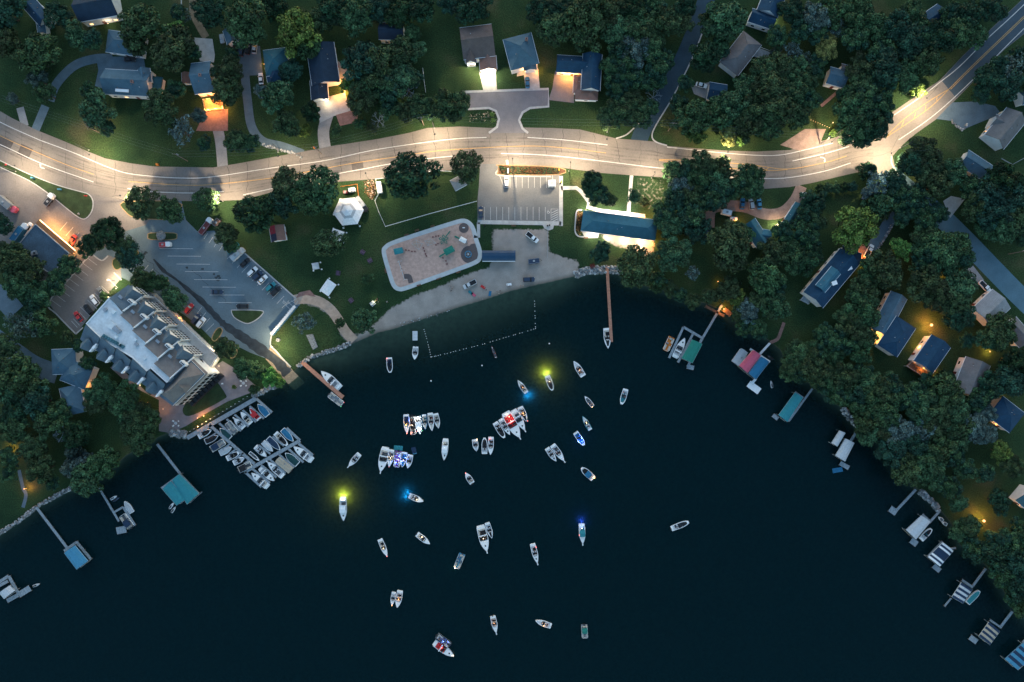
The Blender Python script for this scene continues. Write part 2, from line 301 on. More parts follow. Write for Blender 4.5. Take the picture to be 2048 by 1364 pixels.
struct('parking_lot', MB().sheet(W2(LOT), .022), lot); fore_m = mat('forecourt_asphalt', (.165, .158, .158), .9, .16, .15, fine=1.8); struct('forecourt', MB().sheet(W2([(-220, 202), (-60, 290), (0, 318), (60, 345), (164, 382), (245, 397), (300, 400), (310, 425), (292, 450), (252, 462), (215, 492), (185, 505), (150, 558), (60, 573), (20, 499), (-60, 439), (-220, 419)]), .026), fore_m); struct('hotel_side_lot', MB().sheet(W2([(185, 507), (202, 521), (216, 510), (240, 520), (243, 556), (205, 600), (152, 667), (113, 627), (98, 606), (142, 555), (171, 521)]), .0265), mat('side_lot_asphalt', (.20, .188, .182), .9, .14, .15, fine=1.8)); struct('park_lot', MB().sheet(W2(PLOT), .046), plot_m)
struct('dark_road_surface', MB().sheet(W2([(1882, 160), (1927, 111), (1975, 65), (2043, 1), (2240, -188), (2328, -198), (2047, 68), (2007, 100), (1940, 169), (1912, 196)]), .045), neasph)  # darker asphalt sheet laid over the upper right stretch of road
r = MB(); A_, B_ = (541, 690), (531, 718); C_, D_ = (586, 741), (566, 757)
r.add([P3(*A_, .03), P3(*B_, .03), P3(*C_, .03), P3(*D_, .03), (*P(608, 765), WL - .55), (*P(588, 782), WL - .55)], [(0, 1, 3, 2), (2, 3, 5, 4)])
struct('boat_ramp', r, mat('ramp_concrete', (.26, .21, .15), .8, .2, .5, fine=2))
wp = [(307, 518), (328, 542), (350, 557), (376, 579), (405, 604), (438, 639), (455, 654), (491, 678), (526, 702), (552, 721), (576, 748)]
ww = [.5, 1.4, .8, 1.8, 2.2, 2.6, 2.6, 3.6, 3.8, 4.2, 4.4]; pp = catmull([(*P(*p), q) for p, q in zip(wp, ww)], 5)
random.seed(5); struct('wet_patch', MB().strip([p[:2] for p in pp], [p[2] * random.uniform(.75, 1.25) for p in pp], .036), mat('wet_asphalt', (.036, .046, .055), .35, .3, .5))
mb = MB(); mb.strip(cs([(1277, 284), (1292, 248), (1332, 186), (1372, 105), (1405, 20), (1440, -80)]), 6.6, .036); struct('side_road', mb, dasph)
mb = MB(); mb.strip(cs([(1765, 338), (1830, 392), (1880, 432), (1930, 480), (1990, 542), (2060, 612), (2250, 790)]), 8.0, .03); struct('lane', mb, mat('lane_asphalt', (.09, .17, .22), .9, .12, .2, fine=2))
COURT = [(923, 184), (1097, 178), (1097, 213), (1060, 216), (1045, 225), (1038, 240), (1045, 257), (1056, 266), (978, 266), (994, 254), (998, 238), (992, 222), (978, 216), (925, 219)]
struct('court', MB().sheet(W2(COURT), .052), pur)
mb = MB(); mb.wallstrip(W2(COURT[-3:][::-1] + [] or COURT[:2]), .4, 0, .1)
mb = MB(); mb.wallstrip(W2([(978, 266), (994, 254), (998, 238), (992, 222), (978, 216), (925, 219), (923, 184), (1097, 178), (1097, 213), (1060, 216), (1045, 225), (1038, 240), (1045, 257), (1056, 266)]), .9, 0, .13)
for k in ([(1232, 277), (1252, 270), (1268, 256), (1280, 244)], [(1334, 291), (1312, 284), (1304, 272), (1312, 250), (1345, 195), (1385, 115), (1420, 25)], [(1783, 312), (1783, 326), (1790, 340), (1800, 352)], [(543, 671), (541, 690), (552, 702), (566, 718), (582, 734)], [(592, 597), (481, 499), (434, 461)], [(1102, 353), (1000, 351), (996, 340)], [(183, 507), (203, 521), (216, 512)], [(152, 668), (113, 628), (97, 606), (141, 555), (171, 520), (184, 507)], [(152, 668), (166, 655)], [(243, 560), (228, 545)]):
    mb.wallstrip(W2(catmull(k, 4)), .5, 0, .15)
struct('kerb', mb, mat('kerb_concrete', (.40, .41, .42), .85, .12, 1))
DR = [(bdrive, [(100, 202), (113, 168), (148, 132), (188, 118), (225, 116)], 3.6), (bdrive, [(91, 212), (70, 262)], 3.4), (drive, [(40, 215), (50, 252)], 3.0), (drive, [(446, 340), (441, 285), (434, 252)], 4.2), (bdrive, [(606, 308), (565, 293), (525, 282), (503, 252), (495, 200), (490, 150), (488, 110)], 3.5), (drive, [(651, 300), (647, 262), (658, 222)], 4.6),
      (bdrive, [(1788, 423), (1764, 468), (1741, 496)], 4.6), (gravel, [(1603, 372), (1590, 400), (1565, 424), (1530, 428), (1490, 414), (1450, 412), (1422, 420), (1418, 455)], 4.4), (brick, [(1642, 212), (1662, 195), (1690, 170)], 1.2), (mat('dirt_track', (.20, .16, .11), .95, .3, .6), [(388, -40), (386, 20), (398, 50), (412, 75)], 3), (bdrive, [(-40, 655), (30, 705), (70, 732), (115, 748)], 8), (bdrive, [(-40, 570), (0, 592), (32, 625)], 8), (brick, [(1540, 685), (1555, 678), (1562, 662), (1568, 645)], 1.3), (bdrive, [(38, 940), (46, 975), (52, 990), (46, 1015)], 1.4)]
for i, (m, pts, wd) in enumerate(DR): struct('driveway' if wd > 2 else 'path', MB().strip(cs(pts), wd, .030 + .001 * i), m)
AP = [(bdrive, [(192, 114), (287, 112), (292, 142), (214, 140), (208, 178), (190, 172), (197, 140)]), (brick, [(392, 262), (410, 222), (456, 218), (456, 262)]), (conc, [(385, 75), (425, 78), (430, 110), (428, 125), (400, 122), (395, 95)]), (bdrive, [(472, 90), (520, 92), (526, 150), (480, 152)]), (conc, [(632, 200), (690, 185), (702, 225), (668, 232), (640, 246)]), (drive, [(672, 120), (690, 130), (704, 160), (690, 185), (676, 150)]),
      (conc, [(958, 142), (991, 138), (994, 182), (967, 183)]), (conc, [(1034, 136), (1046, 135), (1048, 150), (1034, 153)]), (conc, [(1046, 138), (1076, 136), (1080, 180), (1052, 181)]), (pur, [(1110, 142), (1150, 142), (1148, 206), (1097, 200), (1105, 175)]), (gravel, [(1560, 290), (1610, 258), (1652, 258), (1640, 286), (1600, 302)]), (bdrive, [(1872, 238), (1905, 205), (1950, 203), (1990, 212), (2002, 228), (1967, 242), (1926, 259), (1905, 242)]), (brick, [(1690, 488), (1725, 486), (1736, 500), (1728, 522), (1704, 515)]),
      (conc, [(1886, 402), (1902, 392), (1930, 398), (1900, 436)]), (drive, [(1930, 538), (1945, 530), (1968, 560), (1940, 578), (1928, 560)]), (drive, [(1382, 172), (1420, 164), (1412, 198), (1388, 188)]), (brick, [(598, 585), (620, 580), (632, 594), (612, 590), (592, 596)]), (stone, [(612, 670), (626, 668), (636, 694), (626, 700)]), (mat('gravel_yard', (.16, .155, .15), .95, .4, 1.2), [(70, 515), (110, 520), (105, 560), (70, 560), (58, 540)]), (brick, [(672, 230), (700, 222), (718, 226), (712, 245), (680, 252)])]
for i, (m, pts) in enumerate(AP): struct('patio' if m in (brick, conc) else 'driveway', MB().sheet(W2(pts), .062 + .001 * i), m)
PAV = mat('promenade_pavers', (.23, .20, .21), .9, .14, .5, fine=5)
struct('promenade', MB().sheet(W2([(395, 752), (415, 742), (445, 722), (478, 742), (512, 772), (500, 786), (455, 803), (410, 828), (372, 852), (340, 866), (318, 862), (318, 800), (260, 770), (220, 735), (232, 728), (300, 790)]), .016), PAV)
struct('lawn', MB().prism(W2(catmull([(416, 746), (433, 762), (452, 790), (448, 798), (412, 818), (378, 832), (366, 824), (372, 806)], 3, True)), 0, .1), lawn)
mb = MB()
for pts, wd in (([(1122, 352), (1122, 452)], 1.5), ([(955, 444), (1122, 447)], 1.6), ([(1122, 376), (1153, 376), (1162, 383), (1178, 404), (1175, 414), (1200, 421), (1290, 432)], 1.5), ([(1263, 351), (1257, 424)], 1.4), ([(957, 445), (957, 474), (948, 473)], 1.3), ([(1014, 320), (1017, 345)], 1.0)): mb.wallstrip(W2(pts), wd, 0, .09)
mb.prism(W2([(1085, 450), (1108, 450), (1106, 458), (1097, 461), (1089, 457)]), 0, .085); mb.prism(W2([(1163, 462), (1200, 461), (1196, 476), (1170, 476)]), 0, .08)
struct('sidewalk', mb, conc)
ISL = [([(0, 334), (58, 361), (98, 388), (130, 414), (158, 435), (172, 437), (184, 422), (186, 402), (178, 389), (164, 384), (114, 370), (58, 348), (0, 321), (-60, 292), (-62, 300)], 'concrete'), ([(247, 404), (252, 424), (266, 434), (290, 438), (345, 438), (358, 424), (355, 404)], 'y'), ([(296, 472), (302, 466), (348, 466), (354, 472), (348, 479), (302, 479)], 'y'), ([(463, 622), (470, 620), (522, 621), (525, 628), (512, 640), (496, 647), (482, 643), (468, 634)], 'concrete'),
       ([(424, 676), (432, 660), (440, 655), (445, 661), (440, 672), (430, 682)], 'y'), ([(455, 696), (464, 686), (472, 694), (474, 706), (466, 716), (455, 712)], 'y'), ([(318, 560), (330, 556), (337, 561), (334, 570), (322, 574)], 'y'), ([(226, 520), (262, 496), (274, 500), (276, 510), (250, 530), (232, 540)], 'y'), ([(1002, 330), (1118, 335), (1119, 349), (1004, 349), (996, 345), (997, 333)], 'm')]
g = MB(); ky = MB(); kc = MB(); mu = MB()
for pts, k in ISL:
    c = W2(catmull(pts, 3, True)); (mu if k == 'm' else g).prism(c, 0, .13)
    (ky if k in 'ym' else kc).wallstrip(c, .35, 0, .16, closed=True)
struct('verge', g, lawn); struct('painted_kerb', ky, mat('faded_yellow_kerb', (.30, .21, .11), .8, .2, 1)); struct('island_kerb', kc, MATS['kerb_concrete']); struct('planting_bed', mu, mulch)
# strip lawns beside the hotel terrace
struct('hedge_bed', MB().prism(W2([(344, 622), (360, 632), (424, 690), (420, 700), (340, 632)]), 0, .1), lawn)
struct('path', MB().strip(cs([(588, 600), (612, 597), (640, 604), (662, 620), (678, 642), (690, 662), (708, 682)]), 4.0, .034), mat('tan_sand_path', (.44, .33, .26), .95, .16, .6, fine=4))
tt = MB(); tm0 = catmull(ROADTOP[2:-1], 6); bm0 = catmull(ROADBOT[::-1][1:-1], 6)
for fr_ in (.27, .36, .48, .57, .70, .77):
    q = []
    for x in range(-60, 1760, 14):
        t = min(tm0, key=lambda p: abs(p[0] - x)); b = min(bm0, key=lambda p: abs(p[0] - x)); q.append((x, t[1] + (b[1] - t[1]) * fr_))
    q = [(q[i][0], sum(p[1] for p in q[max(0, i - 3):i + 4]) / len(q[max(0, i - 3):i + 4])) for i in range(len(q))]
    tt.strip(W2(q), [.55 + .25 * math.sin(i * 1.3 + fr_ * 40) for i in range(len(q))], .0435 + fr_ * .001)
struct('tyre_track', tt, mat('tyre_polished_asphalt', (.150, .140, .133), .8, .2, .3, fine=2))
# markings
mk = MB(); my = MB(); Zm = .052
for pts in ([(79, 280), (146, 305), (237, 342), (299, 352), (360, 356), (422, 354), (536, 337), (650, 321), (754, 299), (897, 279), (973, 275)], [(1055, 275), (1130, 280), (1215, 290)], [(1334, 294), (1448, 306), (1547, 311), (1613, 299), (1666, 286)], [(-80, 198), (0, 244), (79, 280)], [(1788, 230), (1841, 194), (1879, 165), (1920, 132), (1975, 77), (2043, 14), (2200, -140)],
            [(-120, 232), (-50, 266), (18, 297), (88, 329), (187, 364)], [(255, 377), (316, 384), (391, 386), (448, 383)], [(486, 390), (549, 376), (668, 349), (732, 337), (780, 328), (850, 318), (908, 312)], [(1002, 307), (1067, 309), (1142, 315), (1300, 334), (1338, 338), (1430, 352), (1526, 357), (1580, 355), (1650, 342), (1701, 326)], [(1797, 280), (1867, 231), (1942, 163), (2048, 57), (2250, -140)], [(1585, 322), (1650, 307), (1698, 293)]):
    mk.strip(cs(pts), .30, Zm)
for pts in ([(-80, 232), (18, 280), (70, 303), (137, 331), (188, 349)], [(257, 363), (360, 370), (426, 369), (536, 357), (602, 346), (703, 327), (798, 313), (864, 303), (940, 297), (1054, 292), (1130, 296), (1212, 306)], [(1318, 319), (1382, 321), (1459, 326), (1514, 331), (1575, 338), (1650, 325), (1693, 312)], [(1318, 321), (1360, 325), (1450, 336), (1536, 341), (1575, 339)], [(1770, 276), (1806, 240), (1854, 205), (1898, 178)], [(1770, 276), (1832, 235), (1867, 209), (1898, 178)], [(1898, 178), (1950, 126), (2048, 32), (2200, -115)], [(1901, 179), (1952, 128), (2050, 34), (2202, -113)], [(1514, 331), (1536, 341)], [(1540, 334), (1530, 341)]):
    my.strip(cs(pts), .26, Zm)
for a, b in (((1782, 268), (1780, 263)), ((1803, 253), (1808, 241)), ((1828, 239), (1831, 225)), ((1850, 221), (1852, 210)), ((1873, 202), (1874, 192))): my.strip(W2([a, b]), .26, Zm)
for cx, cy, a in ((83, 334), (1647, 317)) and ((83, 334, R(155)), (1647, 317, R(-20))):
    x, y = P(cx, cy); ca, sa = math.cos(a), math.sin(a); T = lambda u, v: (x + u * ca - v * sa, y + u * sa + v * ca)
    mk.strip([T(-1.4, 0), T(-.2, .25), T(.5, .1), T(.8, -.6)], .32, Zm); mk.sheet([T(.3, -.6), T(1.3, -.6), T(.8, -1.5)], Zm)
for i in range(7): # long bays of the left lot
    x0, y0 = [(319, 497), (335, 512), (353, 528), (370, 543), (388, 559), (405, 574), (437, 605)][i]; mk.strip(W2([(x0, y0), (x0 + 67, y0 + .5)]), .16, .04)
mk.strip(W2([(419, 590), (489, 590)]), .16, .04)
for k in range(13): # row along the north-east edge
    t = k / 12; x, y = 468 + t * 120, 500 + t * 107; mk.strip(W2([(x - 14, y + 18), (x, y + 3)]), .14, .04)
for k in range(4): mk.strip(W2([(408 + 10 * k, 478 + 8 * k), (416 + 10 * k, 466 + 8 * k)]), .14, .04)
for k in range(3): mk.strip(W2([(274 + 11 * k, 539 - k * -6), (288 + 9 * k, 522 + 8 * k)]), .14, .04)
for k in range(4): mk.strip(W2([(388 + 8 * k, 636 + 9 * k), (404 + 8 * k, 614 + 11 * k)]), .14, .04)
for k in range(9): mk.strip(W2([(103 + k * 9, 600 - k * 10.5), (122 + k * 9, 614 - k * 10.5)]), .14, .04)
for k in range(6): mk.strip(W2([(147 + k * 14, 628 - k * 14), (166 + k * 14, 646 - k * 14)]), .14, .04)
for k in range(5): mk.strip(W2([(143 + k * 4, 642 - k * 4.4), (155 + k * 4, 655 - k * 4.4)]), .2, .041)
for k in range(9): mk.strip(W2([(1008 + 12.15 * k, 349.5), (1008 + 12.15 * k, 376)]), .13, .058)
mk.strip(W2([(998, 348), (1008, 374)]), .13, .058)
for k in range(11): mk.strip(W2([(969 + 12.15 * k, 414), (969 + 12.15 * k, 440)]), .13, .058)
mk.strip(W2([(1102, 418), (1116, 418), (1116, 444)]), .13, .058); mk.strip(W2([(1102, 418), (1102, 444)]), .13, .059)
for k in range(5): mk.strip(W2([(1103, 426 + 4.5 * k), (1115, 420 + 4.5 * k)]), .2, .0585)
for cx, cy, z in ((1096.5, 423, .058), (568, 603, .04)): # wheelchair symbols
    x, y = P(cx, cy); q = [(x + .45 * math.cos(t), y - .3 + .45 * math.sin(t)) for t in np.linspace(2.2, 6.0, 9)]
    mk.strip(q, .14, z); mk.strip([(x - .1, y + .7), (x - .05, y), (x + .4, y - .1), (x + .6, y - .6)], .15, z)
for a, b in (((571, 610), (592, 598)), ((571, 610), (582, 620)), ((576, 604), (588, 614)), ((583, 601), (594, 610)), ((596, 602), (584, 619))): mk.strip(W2([a, b]), .14, .04)
struct('lane_marking', mk, wline); struct('centre_line', my, yel)
# crack sealing and repair patches
random.seed(11); cr = MB(); tm = catmull(ROADTOP[2:-3], 5); bm = catmull(ROADBOT[::-1][1:-2], 5)
for k in range(46):
    x = 12 + k * 37 + random.uniform(-7, 7)
    if x > 1770: break
    t = min(tm, key=lambda p: abs(p[0] - x)); b = min(bm, key=lambda p: abs(p[0] - x - 4))
    q = [(t[0] + (b[0] - t[0]) * s + random.uniform(-2, 2), t[1] + (b[1] - t[1]) * s) for s in np.linspace(.02, random.uniform(.6, .98), 9)]
    cr.strip(W2(q), random.uniform(.06, .14), .046)
for k in range(9):
    x0 = 150 + 190 * k; s = random.uniform(.25, .75); q = []
    for j in range(9):
        x = x0 + j * 16; t = min(tm, key=lambda p: abs(p[0] - x)); b = min(bm, key=lambda p: abs(p[0] - x)); q.append((x, t[1] + (b[1] - t[1]) * s + random.uniform(-.8, .8)))
    cr.strip(W2(q), .09, .047)
for a, b in (((300, 545), (420, 640)), ((382, 540), (460, 610)), ((250, 460), (330, 560))):
    q = [(a[0] + (b[0] - a[0]) * s + random.uniform(-5, 5), a[1] + (b[1] - a[1]) * s + random.uniform(-3, 3)) for s in np.linspace(0, 1, 14)]; cr.strip(W2(q), .12, .03)
struct('crack_seal', cr, mat('tar_seal', (.035, .035, .038), .7, .2))
pt = MB(); x, y = P(51, 303)
for cx, cy, L, Wd, a in ((50, 303, 5, 4.6, -24), (715, 331, 4.6, 3.1, 9), (10, 286, 6, 4, -26)):
    x, y = P(cx, cy); ca, sa = math.cos(R(a)), math.sin(R(a)); pt.sheet([(x + u * ca - v * sa, y + u * sa + v * ca) for u, v in ((-L / 2, -Wd / 2), (L / 2, -Wd / 2), (L / 2, Wd / 2), (-L / 2, Wd / 2))], .049)
struct('road_patch', pt, mat('patch_asphalt', (.085, .08, .08), .9, .15, .5, fine=3))
st = MB()
for cx, cy in ((437, 552), (432, 555), (440, 556), (428, 548), (436, 560), (292, 505), (289, 508), (405, 538), (374, 535)):
    x, y = P(cx, cy); st.sheet([(x + random.uniform(.4, .9) * math.cos(t), y + random.uniform(.3, .7) * math.sin(t)) for t in np.linspace(0, 6.28, 8)[:-1]], .03)
struct('oil_stain', st, mat('oil_stained_asphalt', (.035, .05, .06), .6, .2))
# ================================================================== builders
def leaf_mat(name, col, hue=.055):
    m = bpy.data.materials.new(name); m.use_nodes = True; n = m.node_tree.nodes; l = m.node_tree.links; b = n['Principled BSDF']; b.inputs['Roughness'].default_value = .7; b.inputs['Specular IOR Level'].default_value = .2
    g = n.new('ShaderNodeNewGeometry'); oi = n.new('ShaderNodeObjectInfo'); r = n.new('ShaderNodeMapRange'); r.inputs[3].default_value = .35; r.inputs[4].default_value = 2.1
    l.new(g.outputs['Random Per Island'], r.inputs[0]); r2 = n.new('ShaderNodeMapRange'); r2.inputs[3].default_value = .75; r2.inputs[4].default_value = 1.3; l.new(oi.outputs['Random'], r2.inputs[0])
    mm = n.new('ShaderNodeMath'); mm.operation = 'MULTIPLY'; l.new(r.outputs[0], mm.inputs[0]); l.new(r2.outputs[0], mm.inputs[1])
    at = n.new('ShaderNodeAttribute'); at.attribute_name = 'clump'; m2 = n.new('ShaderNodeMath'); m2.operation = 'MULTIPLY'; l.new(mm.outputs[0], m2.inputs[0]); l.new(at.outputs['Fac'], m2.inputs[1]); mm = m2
    h = n.new('ShaderNodeHueSaturation'); h.inputs['Color'].default_value = (*col, 1); r3 = n.new('ShaderNodeMapRange'); r3.inputs[3].default_value = .5 - hue; r3.inputs[4].default_value = .5 + hue * .5
    l.new(oi.outputs['Random'], r3.inputs[0]); l.new(r3.outputs[0], h.inputs['Hue']); vm = n.new('ShaderNodeVectorMath'); vm.operation = 'SCALE'; l.new(h.outputs[0], vm.inputs[0]); l.new(mm.outputs[0], vm.inputs['Scale'])
    l.new(vm.outputs[0], b.inputs['Base Color']); return m
LEAF = [leaf_mat('leaves_dark', (.011, .037, .022)), leaf_mat('leaves_mid', (.026, .060, .025)), leaf_mat('leaves_bright', (.060, .130, .030)), leaf_mat('leaves_pale', (.052, .085, .078)), leaf_mat('leaves_yellow', (.095, .115, .035))]  # bright and yellow tones also put lamp light into some trees' leaf colour
TONE = ['dark green', 'mid green', 'bright green', 'pale grey green', 'yellow green']
def crown_mesh(seed, kind='round', nl=24, per=150, ls=.062):
    rd = np.random.RandomState(seed); C = []; Rr = []
    if kind == 'round':
        for i in range(nl):
            ph = rd.uniform(0, 6.283); q = math.sqrt((i + .5) / nl); el = q * .78 * rd.uniform(.88, 1.08)
            C.append((el * math.cos(i * 2.4 + rd.uniform(-.35, .35)), el * math.sin(i * 2.4 + rd.uniform(-.35, .35)), .95 * math.sqrt(max(0, 1 - (el / .98) ** 2)) * rd.uniform(.5, 1.12) - .1)); Rr.append(rd.uniform(.13, .27))
    elif kind == 'spiky':
        for i in range(nl + 6):
            q = math.sqrt((i + .5) / nl); el = min(q, 1.05) * .82 * rd.uniform(.8, 1.1); C.append((el * math.cos(i * 2.4), el * math.sin(i * 2.4), 1.15 * (1 - .8 * el ** 1.6) * rd.uniform(.7, 1.1))); Rr.append(rd.uniform(.13, .25))
    elif kind == 'conifer':
        for i in range(nl + 26):
            z = (i / (nl + 26)) ; rad = (1 - z) * .85; t = i * 2.4; C.append((rad * math.cos(t), rad * math.sin(t), z * 2.0)); Rr.append(.10 + .16 * (1 - z))
    pts = []; nor = []; cl = []
    for c, r in zip(C, Rr):
        k = int(per * (r / .25) ** 2); d = rd.normal(size=(k, 3)); d /= np.linalg.norm(d, axis=1)[:, None]; d[:, 2] = np.where(rd.uniform(size=k) < .75, np.abs(d[:, 2]), d[:, 2])
        pts.append(np.array(c) + d * r * rd.uniform(.72, 1.16, (k, 1)) * (1, 1, .85)); nor.append(d + rd.normal(size=(k, 3)) * .45); cl.append(np.full(k, rd.uniform(.62, 1.45)))
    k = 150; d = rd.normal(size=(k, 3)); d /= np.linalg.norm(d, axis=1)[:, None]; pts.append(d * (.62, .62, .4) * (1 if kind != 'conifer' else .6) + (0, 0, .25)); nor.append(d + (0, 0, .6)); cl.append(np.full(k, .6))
    p = np.concatenate(pts); n = np.concatenate(nor); n /= np.linalg.norm(n, axis=1)[:, None]; K = len(p)
    a = np.cross(n, rd.normal(size=(K, 3))); a /= np.linalg.norm(a, axis=1)[:, None]; b = np.cross(n, a); s = ls * rd.uniform(.6, 1.5, (K, 1))
    v = np.stack([p - a * s, p + b * s * .7, p + a * s * 1.2, p - b * s * .7], 1).reshape(-1, 3)
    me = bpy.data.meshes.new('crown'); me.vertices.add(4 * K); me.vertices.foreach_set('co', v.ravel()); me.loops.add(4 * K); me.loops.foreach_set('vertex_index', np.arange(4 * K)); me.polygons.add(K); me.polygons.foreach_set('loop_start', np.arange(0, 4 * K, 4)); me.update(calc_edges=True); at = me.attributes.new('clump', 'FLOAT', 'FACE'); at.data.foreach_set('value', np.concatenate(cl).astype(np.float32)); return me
CROWN = {}
def crowns(kind, tone, var):
    k = (kind, tone, var)
    if k not in CROWN:
        b = (kind, var)
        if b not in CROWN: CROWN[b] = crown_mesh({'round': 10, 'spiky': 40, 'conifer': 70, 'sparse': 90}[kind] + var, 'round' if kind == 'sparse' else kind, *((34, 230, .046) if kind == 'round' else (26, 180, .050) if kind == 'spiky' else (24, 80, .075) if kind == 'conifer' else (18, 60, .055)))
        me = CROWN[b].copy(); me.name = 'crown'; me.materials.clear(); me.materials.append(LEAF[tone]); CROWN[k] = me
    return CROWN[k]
def trunk_mesh(seed, m):
    rd = random.Random(seed); b = MB(); b.tube([(0, 0, 0), (.02, .01, .5), (.0, .02, 1.0), (.05, 0, 1.5)], [.07, .05, .045, .02], 7)
    for i in range(6):
        t = i * 1.05 + rd.uniform(-.3, .3); z = rd.uniform(.5, 1.0); q = rd.uniform(.35, .6); b.tube([(0, 0, z), (q * .5 * math.cos(t), q * .5 * math.sin(t), z + .25), (q * math.cos(t), q * math.sin(t), z + .4)], [.035, .025, .01], 5)
    return b.mesh('trunk', m)
def bare_mesh(seed):
    rd = random.Random(seed); b = MB()
    def br(p, d, L, r, k):
        q = tuple(p[i] + d[i] * L for i in range(3)); b.cyl(p, q, r, r * .6, 5)
        if k:
            for j in range(3 if k > 1 else 4):
                e = Vector((d[0] + rd.uniform(-.9, .9), d[1] + rd.uniform(-.9, .9), d[2] * .8 + rd.uniform(-.1, .3))).normalized(); br(q, e, L * rd.uniform(.55, .8), r * .55, k - 1)
    for i in range(6):
        t = i * 1.05; br((0, 0, .5), Vector((math.cos(t), math.sin(t), .55)).normalized(), .42, .03, 3)
    return b.mesh('branches', pale_bark)
TRUNK = [trunk_mesh(i, bark) for i in range(3)]; BARE = [bare_mesh(i) for i in range(3)]
TREES = []
def tree(px, py, r, tone=0, kind=None):
    i = len(TREES); R_ = r * .2; rd = random.Random(i * 31 + 5)
    big = R_ >= 3.2; kind = kind or 'round'
    Ht = (3.5 + 1.1 * R_) if big else R_ * 1.5
    zc = Ht - R_ * .55; R_ *= (HC - zc) / HC; x, y = P(px, py, zc)
    nm = {'round': 'leafy_tree', 'spiky': 'leafy_tree', 'conifer': 'conifer_tree', 'sparse': 'thin_crowned_tree', 'bare': 'bare_tree'}[kind] if big or kind == 'bare' else 'shrub'
    zb = max(WL, 0) if kind != 'x' else 0
    o = thing(nm, None, 'tree' if nm != 'shrub' else 'shrub', (x, y, 0), rd.uniform(0, 6.28) if kind != 'spiky' else 0)
    if kind == 'bare':
        c = link('branches', BARE[i % 3], o); c.scale = (R_ * 1.2, R_ * 1.2, R_ * .9); c.location = (0, 0, zc - R_ * .8); rz = c
        t = link('trunk', TRUNK[i % 3], o); t.scale = (2.5, 2.5, (zc - R_ * .3) / 1.5)
    else:
        c = link('crown', crowns(kind, tone, i % (5 if kind == 'round' else 3)), o); q = rd.uniform(.7, .95); ax = rd.uniform(.9, 1.12)
        c.scale = (R_ * ax * 1.06, R_ / ax * 1.06, R_ * q * (1.15 if kind == 'conifer' else 1)); c.location = (0, 0, zc - R_ * .35 if kind != 'conifer' else max(.6, zc - R_))
        t = link('trunk', TRUNK[i % 3], o); s = max(.6, R_ * .9); t.scale = (s, s, (zc + R_ * .3) / 1.5)
    TREES.append((o, px, py, r, tone, kind, nm)); return o
